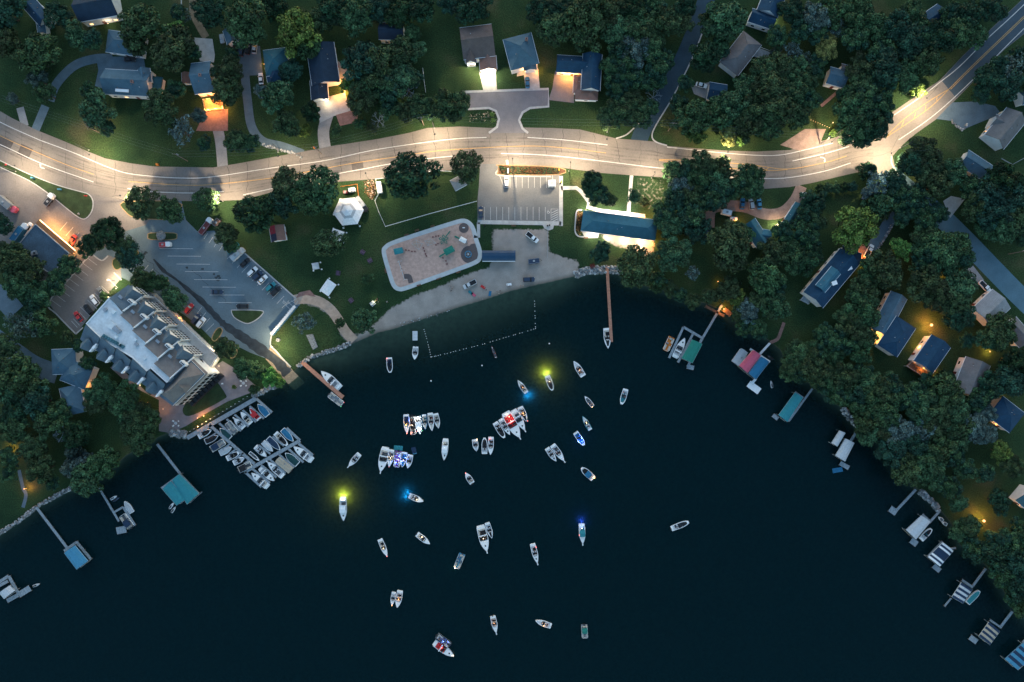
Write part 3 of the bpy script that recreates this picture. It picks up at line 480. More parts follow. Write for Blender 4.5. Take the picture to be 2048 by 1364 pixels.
# ---------------------------------------------------------------- houses
def wing_frame(p0, p1, Wp, e):
    a = Vector(P(*p0, e)); b = Vector(P(*p1, e)); d = b - a; L = d.length; u = d / L; return (a + b) / 2, u, Vector((-u.y, u.x)), L, Wp * .2 * (HC - e) / HC
def house(name, label, wings, cat='house', chim=None, sky=(), vents=3, win=True, lights=(), decks=(), group=None, wall=None, litwin=0):
    """wings: (p0, p1, width_px, eave, rise, kind, roof) with the ridge ends in photo pixels at eave height"""
    fr = [wing_frame(w_[0], w_[1], w_[2], w_[3]) for w_ in wings]; c0 = fr[0][0]; rt = thing(name, label, cat, (c0.x, c0.y, 0)); off = (c0.x, c0.y, 0); rd = random.Random(hash(label) % 1000 if False else len(label) * 7)
    wl = MB(); wm = wall or wsid; doored = False
    for (p0, p1, Wp, e, rise, kind, rf), (c, u, v, L, Wd) in zip(wings, fr):
        T = lambda a, b, z: (c.x + u.x * a + v.x * b, c.y + u.y * a + v.y * b, z)
        oh = .45; l2, w2 = L / 2, Wd / 2; li, wi = l2 - oh, w2 - oh
        base = [T(-li, -wi, 0)[:2], T(li, -wi, 0)[:2], T(li, wi, 0)[:2], T(-li, wi, 0)[:2]]; wl.prism(base, 0, e + .02, 0, top=False)
        rb = MB(); t = .18
        if kind == 'gable':
            for s in (-1, 1): wl.add([T(s * li, -wi, e), T(s * li, wi, e), T(s * li, 0, e + rise * wi / w2 - .05)], [(0, 1, 2) if s > 0 else (1, 0, 2)])
            sec = [(-w2, e), (-w2, e + t), (0, e + rise + t), (w2, e + t), (w2, e), (0, e + rise)]
            A = [T(-l2, b, z) for b, z in sec]; B = [T(l2, b, z) for b, z in sec]; rb.add(A + B, [(i, (i + 1) % 6, 6 + (i + 1) % 6, 6 + i) for i in range(6)] + [(0, 1, 2, 5), (2, 3, 4, 5)] + [(11, 8, 7, 6), (11, 10, 9, 8)])
            rb.box(T(0, 0, e + rise + t), (L, .35, .1), math.atan2(u.y, u.x), 0)
        elif kind == 'hip':
            h = min(w2, l2 * .96); V = [T(-l2, -w2, e), T(l2, -w2, e), T(l2, w2, e), T(-l2, w2, e)]; V += [(p[0], p[1], e + t) for p in V] + [T(-(l2 - h), 0, e + rise + t), T(l2 - h, 0, e + rise + t)]
            rb.add(V, [(3, 2, 1, 0), (0, 1, 5, 4), (1, 2, 6, 5), (2, 3, 7, 6), (3, 0, 4, 7), (4, 5, 9, 8), (5, 6, 9), (6, 7, 8, 9), (7, 4, 8)])
            for a, b in ((8, 4), (8, 7), (9, 5), (9, 6), (8, 9)): rb.cyl(V[a], V[b], .11, n=5)
        else:
            rb.prism([T(-l2, -w2, 0)[:2], T(l2, -w2, 0)[:2], T(l2, w2, 0)[:2], T(-l2, w2, 0)[:2]], e, e + .3, bottom=True); rb.wallstrip([T(-l2 + .2, -w2 + .2, 0)[:2], T(l2 - .2, -w2 + .2, 0)[:2], T(l2 - .2, w2 - .2, 0)[:2], T(-l2 + .2, w2 - .2, 0)[:2]], .3, e + .3, e + .6, closed=True)
        ro = rb.build('roof', rf, rt, off)
        for k in range(vents if L > 7 else 1):
            a = rd.uniform(-.75, .75) * l2 * (.5 if kind == 'hip' else 1); b = rd.choice((-1, 1)) * rd.uniform(.2, .6) * w2; z = e + t + rise * (1 - abs(b) / w2) if kind != 'flat' else e + .3
            MB().cyl(T(a, b, z - .1), T(a, b, z + .35), .16, n=6).build('roof_vent', grey if k % 2 else wpole, ro, off)
        for s in (-1, 1) if kind != 'flat' else (): MB().box(T(0, s * (w2 + .07), e + .06), (L, .13, .14), math.atan2(u.y, u.x)).build('gutter', white, ro, off)
        if win:
            for s in (-1, 1):
                if (v.x * s * -c.x + v.y * s * -c.y) < 0: continue
                n = max(1, int((L - 2) / 3.6))
                for k in range(n):
                    a = (k + .5) / n * 2 * li - li; q = T(a, s * (wi + .5), 0); hid = False
                    for (c2, u2, v2, L2, W2_) in fr:
                        d = Vector(q[:2]) - c2
                        if c2 != c and abs(d.dot(u2)) < L2 / 2 + .2 and abs(d.dot(v2)) < W2_ / 2 + .2: hid = True
                    if hid: continue
                    rz = math.atan2(u.y, u.x)
                    if not doored and k == n // 2:
                        b = MB().box(T(a, s * (wi + .06), 1.05), (1.0, .12, 2.1), rz).build('door', paint('maroon'), rt, off); MB().ball(T(a + .38, s * (wi + .14), 1.0), .06).build('handle', chrome, b, off); doored = True
                    else:
                        lit = litwin and rd.random() < litwin
                        f = MB().box(T(a, s * (wi + .05), 1.55), (1.5, .10, 1.3), rz).build('window', white, rt, off); MB().box(T(a, s * (wi + .11), 1.55), (1.26, .04, 1.06), rz).build('pane', win_lit if lit else glass, f, off)
    wl.build('wall', wm, rt, off)
    for px, py, z in (chim or ()):
        x, y = P(px, py, z); b = MB().box((x, y, z - 1.2), (.9, .9, 2.8)); b.box((x, y, z + .25), (1.1, 1.1, .15)); ch = b.build('chimney', brick, rt, off); MB().cyl((x, y, z + .3), (x, y, z + .75), .2, n=7).build('flue', dark, ch, off)
    for px, py, z, wd, hh, a in sky:
        x, y = P(px, py, z); MB().box((x, y, z), (wd, hh, .25), R(a)).build('skylight', white, rt, off)
    for pts, z, m in decks:
        q = W2(pts, z); b = MB().prism(q, max(z - .25, 0), z, bottom=True); d = b.build('deck', m, rt, off); rl = MB(); rl.wallstrip(q, .08, z + .85, z + .95, closed=True)
        for p in q: rl.box((p[0], p[1], z / 2 + .45), (.12, .12, z + .9))
        if z > .3: rl.build('railing', white, d, off)
    for px, py, z, pw, c in lights:
        x, y = P(px, py, z); MB().ball((x, y, z), .13, n=7).build('porch_light', bulb_o if c == AMB else bulb, rt, off); lamp((x - c0.x, y - c0.y, z - .25), pw * (1 if pw >= 300 else 1.8), c, rt, r=.12)
    return rt
# ---------------------------------------------------------------- cars
CARM = {}
def car_parts(kind, col):
    if (kind, col) in CARM: return CARM[kind, col]
    pc = paint(col, .3); L, Wd, hood, belt, top = {'sedan': (4.6, 1.8, .80, .92, 1.42), 'suv': (4.7, 1.88, .95, 1.08, 1.72), 'pickup': (5.7, 2.0, 1.0, 1.15, 1.85), 'van': (5.6, 2.1, 1.1, 1.25, 2.3)}[kind]; h = L / 2; w_ = Wd / 2
    def ring(s, z, tp=1.0):
        q = [(-h, -w_ * .80), (-h * .93, -w_ * .97), (-h * .5, -w_), (h * .5, -w_), (h * .86, -w_ * .94), (h * .985, -w_ * .70), (h, 0), (h * .985, w_ * .70), (h * .86, w_ * .94), (h * .5, w_), (-h * .5, w_), (-h * .93, w_ * .97), (-h, w_ * .80)]; return [(x * s, y * s * tp, z) for x, y in q]
    b = MB(); rs_ = [ring(.97, .28), ring(1, .5), ring(1, .68), ring(.985, hood - .05, .97), ring(.96, hood, .92)]; n = 13
    vs = sum(rs_, []); fs = [(j * n + i, j * n + (i + 1) % n, (j + 1) * n + (i + 1) % n, (j + 1) * n + i) for j in range(4) for i in range(n)] + [tuple(range(4 * n, 5 * n)), tuple(range(n))[::-1]]; b.add(vs, fs)
    parts = []
    if kind == 'pickup':
        for s in (-1, 1): b.box((-h * .52, s * (w_ - .1), hood + .12), (h * .9, .12, .3))
        b.box((-h + .12, 0, hood + .12), (.12, Wd * .9, .3)); parts.append(('bed_liner', MB().box((-h * .52, 0, hood + .02), (h * .84, Wd - .4, .04)).mesh('bed_liner', dark)))
        x0, x1, r0, r1 = -.25, 1.75, 0, 1.05
    elif kind == 'van': x0, x1, r0, r1 = -2.6, 2.1, -2.5, 1.35
    elif kind == 'suv': x0, x1, r0, r1 = -2.2, 1.05, -1.9, .35
    else: x0, x1, r0, r1 = -1.75, 1.0, -1.05, .2
    parts.append(('body', b.mesh('body', pc)))
    wb, wt = w_ * .9, w_ * .70; zb, zt = hood - .01, top
    g = MB().add([(x0, -wb, zb), (x1, -wb, zb), (x1, wb, zb), (x0, wb, zb), (r0, -wt, zt - .08), (r1, -wt, zt - .08), (r1, wt, zt - .08), (r0, wt, zt - .08)], [(0, 1, 5, 4), (1, 2, 6, 5), (2, 3, 7, 6), (3, 0, 4, 7)])
    if kind == 'van': g = MB().add([(x0, -wb, zb), (x1, -wb, zb), (x1, wb, zb), (x0, wb, zb), (r0, -wt * 1.2, zt - .08), (r1, -wt * 1.15, zt - .08), (r1, wt * 1.15, zt - .08), (r0, wt * 1.2, zt - .08)], [(0, 1, 5, 4), (2, 3, 7, 6), (3, 0, 4, 7)], 1).add([(x1, -wb, zb), (x1, wb, zb), (r1, -wt * 1.15, zt - .08), (r1, wt * 1.15, zt - .08)], [(0, 1, 3, 2)], 0); wt *= 1.18
    parts.append(('window', g.mesh('window', [glass, pc])))
    parts.append(('roof', MB().prism([(r0 - .05, -wt), (r0 + .2, -wt - .03), (r1 - .2, -wt - .03), (r1 + .05, -wt), (r1 + .05, wt), (r1 - .2, wt + .03), (r0 + .2, wt + .03), (r0 - .05, wt)], zt - .1, zt, bottom=True).mesh('roof', pc)))
    for sx in (-.62, .62):
        for s in (-1, 1): parts.append(('wheel', MB().cyl((sx * h, s * (w_ - .22), .34), (sx * h, s * (w_ + .02), .34), .34, n=12).cyl((sx * h, s * (w_ + .02), .34), (sx * h, s * (w_ + .03), .34), .19, n=8, mi=1).mesh('wheel', [black, chrome])))
    for s in (-1, 1):
        parts.append(('headlight', MB().box((h * .955, s * w_ * .66, hood - .16), (.16, .34, .16)).mesh('headlight', white))); parts.append(('taillight', MB().box((-h * .975, s * w_ * .70, hood - .14), (.14, .24, .2)).mesh('taillight', paint('red'))))
        parts.append(('mirror', MB().box((x1 - .25, s * (w_ + .08), hood + .06), (.16, .2, .14)).mesh('mirror', pc)))
    CARM[kind, col] = parts; return parts
def car(px, py, hd, kind, col, label, group=None, cat=None):
    x, y = P(px, py, .8); o = thing({'sedan': 'parked_car', 'suv': 'parked_car', 'pickup': 'pickup_truck', 'van': 'van'}[kind], label, cat or {'sedan': 'car', 'suv': 'car', 'pickup': 'truck', 'van': 'van'}[kind], (x, y, .06), R(hd), group)
    for n, me in car_parts(kind, col): link(n, me, o)
    return o
# ---------------------------------------------------------------- people
PM = {}
def person_mesh(pose, shirt):
    k = (pose, shirt)
    if k in PM: return PM[k]
    if pose == 'stand': J = [(0, 0, .95, .15), (0, 0, 1.2, .16), (0, 0, 1.42, .15), (0, 0, 1.52, .06), (.01, 0, 1.66, .11), (0, -.2, 1.40, .06), (.03, -.26, 1.12, .045), (.12, -.25, .88, .04), (0, .2, 1.40, .06), (.03, .26, 1.12, .045), (.1, .26, .88, .04), (0, -.1, .85, .095), (.03, -.11, .48, .07), (0, -.12, .06, .05), (.13, -.13, .03, .04), (0, .1, .85, .095), (-.02, .11, .48, .07), (-.04, .12, .06, .05), (.1, .13, .03, .04)]
    else: J = [(0, 0, .50, .16), (-.03, 0, .75, .16), (-.04, 0, .97, .15), (-.03, 0, 1.07, .06), (0, 0, 1.21, .11), (-.04, -.2, .95, .06), (.04, -.27, .70, .045), (.24, -.2, .62, .04), (-.04, .2, .95, .06), (.04, .27, .70, .045), (.24, .2, .62, .04), (.1, -.1, .48, .1), (.45, -.14, .48, .075), (.46, -.15, .08, .05), (.58, -.15, .04, .04), (.1, .1, .48, .1), (.45, .14, .48, .075), (.46, .15, .08, .05), (.58, .15, .04, .04)]
    E = [(0, 1), (1, 2), (2, 3), (3, 4), (2, 5), (5, 6), (6, 7), (2, 8), (8, 9), (9, 10), (0, 11), (11, 12), (12, 13), (13, 14), (0, 15), (15, 16), (16, 17), (17, 18)]
    me = bpy.data.meshes.new('t'); me.from_pydata([j[:3] for j in J], E, []); o = bpy.data.objects.new('t', me); COL.objects.link(o); md = o.modifiers.new('s', 'SKIN')
    for i, j in enumerate(J): me.skin_vertices[0].data[i].radius = (j[3], j[3])
    me.skin_vertices[0].data[0].use_root = True; ss = o.modifiers.new('u', 'SUBSURF'); ss.levels = 1; ss.render_levels = 1
    dg = bpy.context.evaluated_depsgraph_get(); r = bpy.data.meshes.new_from_object(o.evaluated_get(dg)); bpy.data.objects.remove(o); r.name = 'person'
    r.materials.clear(); [r.materials.append(m) for m in (cloth(shirt), cloth('navy'), mat('skin', (.42, .26, .19), .6, .05), mat('dark_hair', (.05, .035, .025), .8, .1))]
    top = max(v.co.z for v in r.vertices)
    for p in r.polygons:
        z, x, y = p.center.z, p.center.x, abs(p.center.y); p.use_smooth = True
        if z > top - .12 or (z > top - .3 and x < -.02 and z > top - .26): p.material_index = 3
        elif z > top - .32: p.material_index = 2
        elif y > .215 and z < top - .5 and z > .5 and (pose == 'stand' or x > .0): p.material_index = 2
        elif (pose == 'stand' and z < .93) or (pose != 'stand' and (x > .14 and z < .6)): p.material_index = 1 if (z > .42 if pose == 'stand' else x < .42) else 2
    PM[k] = r; return r
def person(x, y, z, rz, pose, shirt, label, group=None):
    o = link('person', person_mesh(pose, shirt)); o.location = (x, y, z); o.rotation_euler = (0, 0, rz); return tag(o, label, 'person', group)
# ---------------------------------------------------------------- boats
BOATS = []
def hb(t, blunt):
    if t <= .42: return .90 + .10 * t / .42
    s = (t - .42) / .58; return max(.02, (1 - s ** 2.3) if not blunt else 1 - .72 * s ** 3)
def boat(st, bw, Wp, kind, label, c='grey', cover=None, canopy=None, eng='in', pulpit=False, hatch=False, blunt=False, ppl=0, lit=None, hull='white', glow=None, glow_p=0, group=None, z=None, name=None, trim=None):
    rd = random.Random(len(BOATS) * 13 + 1); zr = .5; a = Vector(P(*st, zr)); b = Vector(P(*bw, zr)); d = b - a; L = d.length; rz = math.atan2(d.y, d.x); c0 = (a + b) / 2; B = Wp * .2; h = L / 2; fb = .55 + .035 * L
    names = {'run': 'motorboat', 'cruiser': 'cabin_cruiser', 'cover': 'covered_boat', 'pontoon': 'pontoon_boat', 'fish': 'fishing_boat'}
    o = thing(name or names[kind], label, 'boat', (c0.x, c0.y, WL if z is None else z), rz, group); hm = paint(hull, .3); fl = mat('deck_' + c, tuple(q * .55 for q in PAL[c]) if c in ('grey', 'lightgrey', 'tan') else PAL[c], .7, .3, 2) ; BOATS.append(o)
    deckm = mat('gelcoat_deck', (.82, .82, .80), .4, .06)
    if kind == 'pontoon':
        tb = MB()
        for s in (-1, 1): tb.cyl((-h + .1, s * B * .33, .12), (h - .9, s * B * .33, .12), .34, n=10); tb.cyl((h - .9, s * B * .33, .12), (h - .1, s * B * .33, .2), .34, .1, 10)
        tb.build('pontoon_tube', chrome, o); w_ = B / 2
        pl = [(-h, -w_), (h - .5, -w_), (h - .1, -w_ * .75), (h, 0), (h - .1, w_ * .75), (h - .5, w_), (-h, w_)]; MB().prism(pl, .5, .62, bottom=True).build('deck', fl, o)
        rl = MB(); ins = [(-h + .5, -w_ + .08), (h - .55, -w_ + .08), (h - .25, -w_ * .7), (h - .25, w_ * .7), (h - .55, w_ - .08), (-h + .5, w_ - .08)]; rl.wallstrip(ins, .07, .66, 1.25); rl.build('rail_panel', hm, o)
        st_m = cloth('beige' if c != 'beige' else 'grey')
        for (x, y, lx, ly) in ((h - 1.5, -w_ + .5, 1.8, .62), (h - 1.5, w_ - .5, 1.8, .62), (-h + 1.5, w_ - .5, 1.9, .62), (-h + .9, 0, .62, w_)):
            s_ = MB().box((x, y, .85), (lx, ly, .42)); s_.box((x, y + (.28 if y > 0 else -.28 if y < 0 else 0), 1.15) if y else (x - .28, y, 1.15), (lx, .16, .35) if y else (.16, ly, .35)); s_.build('seat', st_m, o)
        MB().box((-.1, -w_ * .45, 1.0), (.6, .7, .75)).box((.12, -w_ * .45, 1.45), (.08, .65, .25), 0, 1).build('console', [grey, glass], o)
        MB().box((-h - .15, 0, .65), (.55, .42, .9)).build('engine', dark, o); top = 1.25
        if cover: MB().prism([(p[0] * .99, p[1] * 1.02) for p in pl], .62, 1.3, 0).box((0, 0, 1.34), (L * .9, .7, .14)).build('cover', cloth(cover), o)
    else:
        n = 14; ts = [0, .04, .12, .22, .34, .46, .56, .66, .74, .82, .88, .93, .97, 1.0]; cs_ = {'run': (.10, .60), 'cruiser': (.08, .52), 'cover': (.1, .6), 'fish': (.05, .80)}[kind]
        if kind == 'run' and blunt: cs_ = (.1, .9)
        bs = MB(); dk = MB(); w_ = B / 2; xs = [-h + t * L for t in ts]; g = min(.24, B * .10)
        bb = [hb(t, blunt) * w_ for t in ts]; sh_ = [fb * (.86 + .3 * t * t) for t in ts]
        rows = []
        for s in (-1, 1):
            rows.append(([(x, s * q * .82, -.2) for x, q in zip(xs, bb)], [(x, s * q, z_ - .12) for x, q, z_ in zip(xs, bb, sh_)], [(x, s * q * .985, z_) for x, q, z_ in zip(xs, bb, sh_)], [(x - .12 * t, s * max(q - g, .0), z_ + .02) for x, q, z_, t in zip(xs, bb, sh_, ts)]))
        for s, (c1, c2, c3, c4) in zip((-1, 1), rows):
            for A, Bq, mi in ((c1, c2, 0), (c2, c3, 1), (c3, c4, 0)):
                bs.add(A + Bq, [((i, i + 1, n + i + 1, n + i) if s < 0 else (n + i, n + i + 1, i + 1, i)) for i in range(n - 1)], mi)
        bs.add([rows[0][0][0], rows[1][0][0], rows[1][2][0], rows[0][2][0]], [(0, 3, 2, 1)]); bs.add([rows[0][0][-1], rows[1][0][-1], rows[1][2][-1], rows[0][2][-1]], [(0, 1, 2, 3)])
        bs.build('hull', [hm, paint(trim) if trim else grey], o)
        Lr, Rr_ = rows[0][3], rows[1][3]; fz = .22 if kind != 'cruiser' else .4
        for i in range(n - 1):
            tm_ = (ts[i] + ts[i + 1]) / 2
            if cs_[0] < tm_ < cs_[1]:
                q = [Lr[i], Lr[i + 1], Rr_[i + 1], Rr_[i]]; dn = [(p[0], p[1] * .95, fz) for p in q]; dk.add(q + dn, [(4, 5, 6, 7)], 1); dk.add(q + dn, [(0, 1, 5, 4), (2, 3, 7, 6)], 0)
                if ts[i] <= cs_[0] or not cs_[0] < (ts[i - 1] + ts[i]) / 2 < cs_[1]: dk.add([q[0], q[3], dn[0], dn[3]], [(0, 1, 3, 2)])
                if i + 2 >= n or not cs_[0] < (ts[i + 1] + ts[min(i + 2, n - 1)]) / 2 < cs_[1]: dk.add([q[1], q[2], dn[1], dn[2]], [(0, 2, 3, 1)])
            else:
                m0 = ((Lr[i][0] + Rr_[i][0]) / 2, 0, Lr[i][2] + .10 * min(1, bb[i])); m1 = ((Lr[i + 1][0] + Rr_[i + 1][0]) / 2, 0, Lr[i + 1][2] + .10 * min(1, bb[i + 1])); dk.add([Lr[i], Lr[i + 1], m1, m0, Rr_[i + 1], Rr_[i]], [(0, 1, 2, 3), (3, 2, 4, 5)])
        dk.build('deck', [deckm, fl], o)
        if kind == 'cover':
            cv = MB(); A = [(x, -max(q - g * .8, 0), z_ + .05) for x, q, z_ in zip(xs, bb, sh_)]; Mi = [(x, 0, z_ + .22 + .28 * math.exp(-((t - .5) / .22) ** 2)) for x, z_, t in zip(xs, sh_, ts)]; Bq = [(p[0], -p[1], p[2]) for p in A]; k0, k1 = 1, n - 2
            cv.add(A[k0:k1] + Mi[k0:k1] + Bq[k0:k1], [(i, i + 1, (k1 - k0) + i + 1, (k1 - k0) + i) for i in range(k1 - k0 - 1)] + [((k1 - k0) + i, (k1 - k0) + i + 1, 2 * (k1 - k0) + i + 1, 2 * (k1 - k0) + i) for i in range(k1 - k0 - 1)]); cv.build('cover', cloth(cover or 'navy'), o)
        elif kind in ('run', 'cruiser'):
            tw = cs_[1] if not (kind == 'run' and blunt) else .55; xw = -h + tw * L; q = hb(tw, blunt) * w_ - g; z_ = fb * .95
            ws = MB(); P_ = [(xw - .9, -q), (xw - .1, -q * .92), (xw + .28, -q * .5), (xw + .36, 0), (xw + .28, q * .5), (xw - .1, q * .92), (xw - .9, q)]; k = len(P_)
            ws.add([(x, y, z_) for x, y in P_] + [(x - .35, y * .92, z_ + .48) for x, y in P_], [(i, i + 1, k + i + 1, k + i) for i in range(k - 1)]); ws.build('windshield', glass, o)
            sm = cloth(c if c in ('red', 'navy', 'blue') else 'lightgrey' if rd.random() < .6 else 'beige'); dm = cloth('black' if c != 'red' else 'maroon')
            for s in (-1, 1):
                MB().box((xw - .75, s * q * .5, fz + .38), (.36, q * .7, .5)).build('dashboard', dark, o)
                t_ = MB().box((xw - 1.5, s * q * .5, fz + .35), (.55, .55, .5)); t_.box((xw - 1.78, s * q * .5, fz + .72), (.14, .55, .42)); t_.build('seat', sm, o)
            xb = -h + cs_[0] * L + .45; MB().box((xb, 0, fz + .28), (.6, q * 1.7, .42)).box((xb - .28, 0, fz + .5), (.16, q * 1.7, .3)).build('seat', sm, o)
            if L > 6: MB().box(((xb + xw - 1.5) / 2, -q * .75, fz + .25), (max(.5, (xw - 2 - xb)), .5, .4)).build('seat', sm, o)
            if kind == 'run' and not pulpit and rd.random() < .65:
                xf = -h + .74 * L; qf = hb(.74, blunt) * w_ - g * 1.6; bwp = MB().prism([(xf - .9, -qf * 1.05), (xf + .9, -qf * .55), (xf + 1.3, 0), (xf + .9, qf * .55), (xf - .9, qf * 1.05)], fb, fb + .17); bwp.build('bow_cushion', dm if rd.random() < .5 else sm, o)
            if kind == 'cruiser':
                MB().prism([(-h - .55, -w_ * .78), (-h + .1, -w_ * .85), (-h + .1, w_ * .85), (-h - .55, w_ * .78)], .2, .34, bottom=True).build('swim_platform', deckm, o)
                ar = MB(); ar.box((xw - 2.0, -q * 1.02, fb + .55), (.35, .1, 1.0)); ar.box((xw - 2.0, q * 1.02, fb + .55), (.35, .1, 1.0)); ar.box((xw - 2.0, 0, fb + 1.06), (.4, q * 2.1, .1)); ar.build('radar_arch', hm, o)
            if kind == 'cruiser' or hatch: MB().box((-h + .76 * L, 0, fb + .15), (.55, .55, .09)).build('hatch', dark, o)
        else:
            for t in (.22, .45, .66): MB().box((-h + t * L, 0, fz + .22), (.32, (hb(t, blunt) * w_ - g) * 1.7, .12)).build('seat', cloth('grey'), o)
        if eng == 'out': MB().box((-h - .22, 0, .55), (.6, .42, .75)).box((-h - .1, 0, 0), (.2, .16, .7)).build('engine', dark, o)
        if pulpit: MB().box((h + .25, 0, fb * 1.14), (.9, .42, .1)).build('bow_pulpit', deckm, o)
        rl = MB()
        if kind in ('cruiser',) or pulpit:
            for s in (-1, 1):
                q = [(xs[i], s * (bb[i] - .06), sh_[i] + .4) for i in range(7, n)]; rl.tube(q, .025, 4)
                for p in q[::2]: rl.cyl((p[0], p[1], p[2] - .4), p, .02, n=4)
            rl.build('bow_rail', chrome, o)
        top = fb + .2
    if canopy:
        cx, cl = (-.05 * L, .34 * L) if kind != 'pontoon' else (-.12 * L, .42 * L); cw = B * .42; cz = 2.1; m = MB(); k = 5
        m.add([(cx + (i / 4 - .5) * cl, y, cz - .12 * abs(i - 2) - .08 * abs(y / cw)) for i in range(5) for y in (-cw, 0, cw)], [(i * 3 + j, (i + 1) * 3 + j, (i + 1) * 3 + j + 1, i * 3 + j + 1) for i in range(4) for j in range(2)])
        cb = m.build('canopy', cloth(canopy), o); f = MB()
        for s in (-1, 1):
            for e in (-.45, .45): f.cyl((cx, s * cw, .8), (cx + e * cl, s * cw, cz - .2), .025, n=4)
        f.build('canopy_frame', chrome, cb)
    sn = label; art = sn if not sn.startswith(('a ', 'the ')) else sn
    shirts = ['red', 'white', 'navy', 'grey', 'pink', 'tan', 'teal', 'orange', 'black', 'blue']; rd.shuffle(shirts); base = (WL if z is None else z)
    for i in range(ppl):
        t = (.16 + .5 * (i + .3) / max(ppl, 1)) if kind != 'pontoon' else (.15 + .7 * (i + .5) / ppl); s = 1 if i % 2 else -1; lx, ly = -h + t * L, s * B * .2; ca, sa = math.cos(rz), math.sin(rz)
        person(c0.x + lx * ca - ly * sa, c0.y + lx * sa + ly * ca, base + (.25 if kind != 'pontoon' else .62) - (.06 if kind != 'pontoon' else -.05), rz + rd.uniform(-2.5, 2.5), 'sit', shirts[i % 10], 'person in %s top aboard %s' % (shirts[i % 10], ' '.join(label.split()[:10])), 'people aboard the boats')
    for spec in (lit or ()):
        t, s, zz, colr, pw = spec; mtl = {'w': bulb_w, 'o': bulb_o, 'r': bulb_r, 'g': bulb_g, 'b': bulb_b, 'a': bulb}[colr]; MB().ball((-h + t * L, s * B / 2, zz), .15 if pw else .11, n=6, m=4).build('boat_lamp', mtl, o)
        if pw: lamp((-h + t * L, s * B / 2, zz + .45), pw * .34, {'w': (1, .96, .88), 'o': (1, .45, .12), 'r': (1, .25, .15), 'b': (.12, .22, 1), 'g': (.1, 1, .4), 'a': WARM}[colr], o, r=.15)
    if glow:
        offs = (-B * .28, B * .28) if glow == 'blue' else (0,)
        for yy in offs: # lamps on the transom under water; their light comes up through the murky lake surface
            colr = (1, .98, .06) if glow == 'green' else (.01, .34, 1) if glow == 'blue' else (.03, .10, 1)
            MB().ball((-h - .15, yy, -.05), .1, n=6, m=4).build('underwater_lamp', bulb_b if glow != 'green' else bulb, o)
            if glow == 'green': lamp((-h - 1.3, yy, -1.5), glow_p, colr, o, r=.3); lamp((-h - .7, yy, -.7), glow_p * .07, (1, .95, .55), o, r=.2)
            else: lamp((-h - .35, yy, -.35), glow_p * .35, colr, o, spot=95, r=.15, aim=(-1, yy * .35 if glow == 'blue' else 0, .12)); lamp((-h - 1.3, yy * 1.5, -1.1), glow_p * .25, colr, o, r=.3)
    return o
# ---------------------------------------------------------------- docks and canopies
DOCKS = []
def dock(label, segs, m=None, name='dock', posts=True, group=None):
    """segs: (p0, p1, width_px) in photo pixels at z .45"""
    m = m or wood; zd = .35; ctr = P(*segs[0][0], zd); o = thing(name, label, 'dock', (ctr[0], ctr[1], WL)); off = (ctr[0], ctr[1], WL)
    for i, (p0, p1, wp_) in enumerate(segs):
        a, b = Vector(P(*p0, zd)), Vector(P(*p1, zd)); d = b - a; L = d.length; u = d / L; v = Vector((-u.y, u.x)); w_ = wp_ * .2; rz = math.atan2(u.y, u.x); n = max(2, int(L / 1.2)); pb = MB()
        for k in range(n):
            c = a + u * ((k + .5) / n * L); pb.box((c.x, c.y, zd - .03 + .002 * (i % 5)), (L / n - .03, w_, .12), rz)
        for s in (-1, 1): c = (a + b) / 2 + v * s * (w_ / 2 - .08); pb.box((c.x, c.y, zd - .16), (L, .12, .18), rz)
        dk = pb.build('deck_section', m, o, off)
        if posts:
            ps = MB(); k = max(2, int(L / 4.5) + 1)
            for j in range(k):
                for s in (-1, 1): c = a + u * (j / (k - 1) * (L - .3) + .15) + v * s * (w_ / 2 + .03); ps.cyl((c.x, c.y, -1.6), (c.x, c.y, zd + .35), .08, n=6)
            ps.build('dock_post', wpole, dk, off)
    DOCKS.append(o); return o
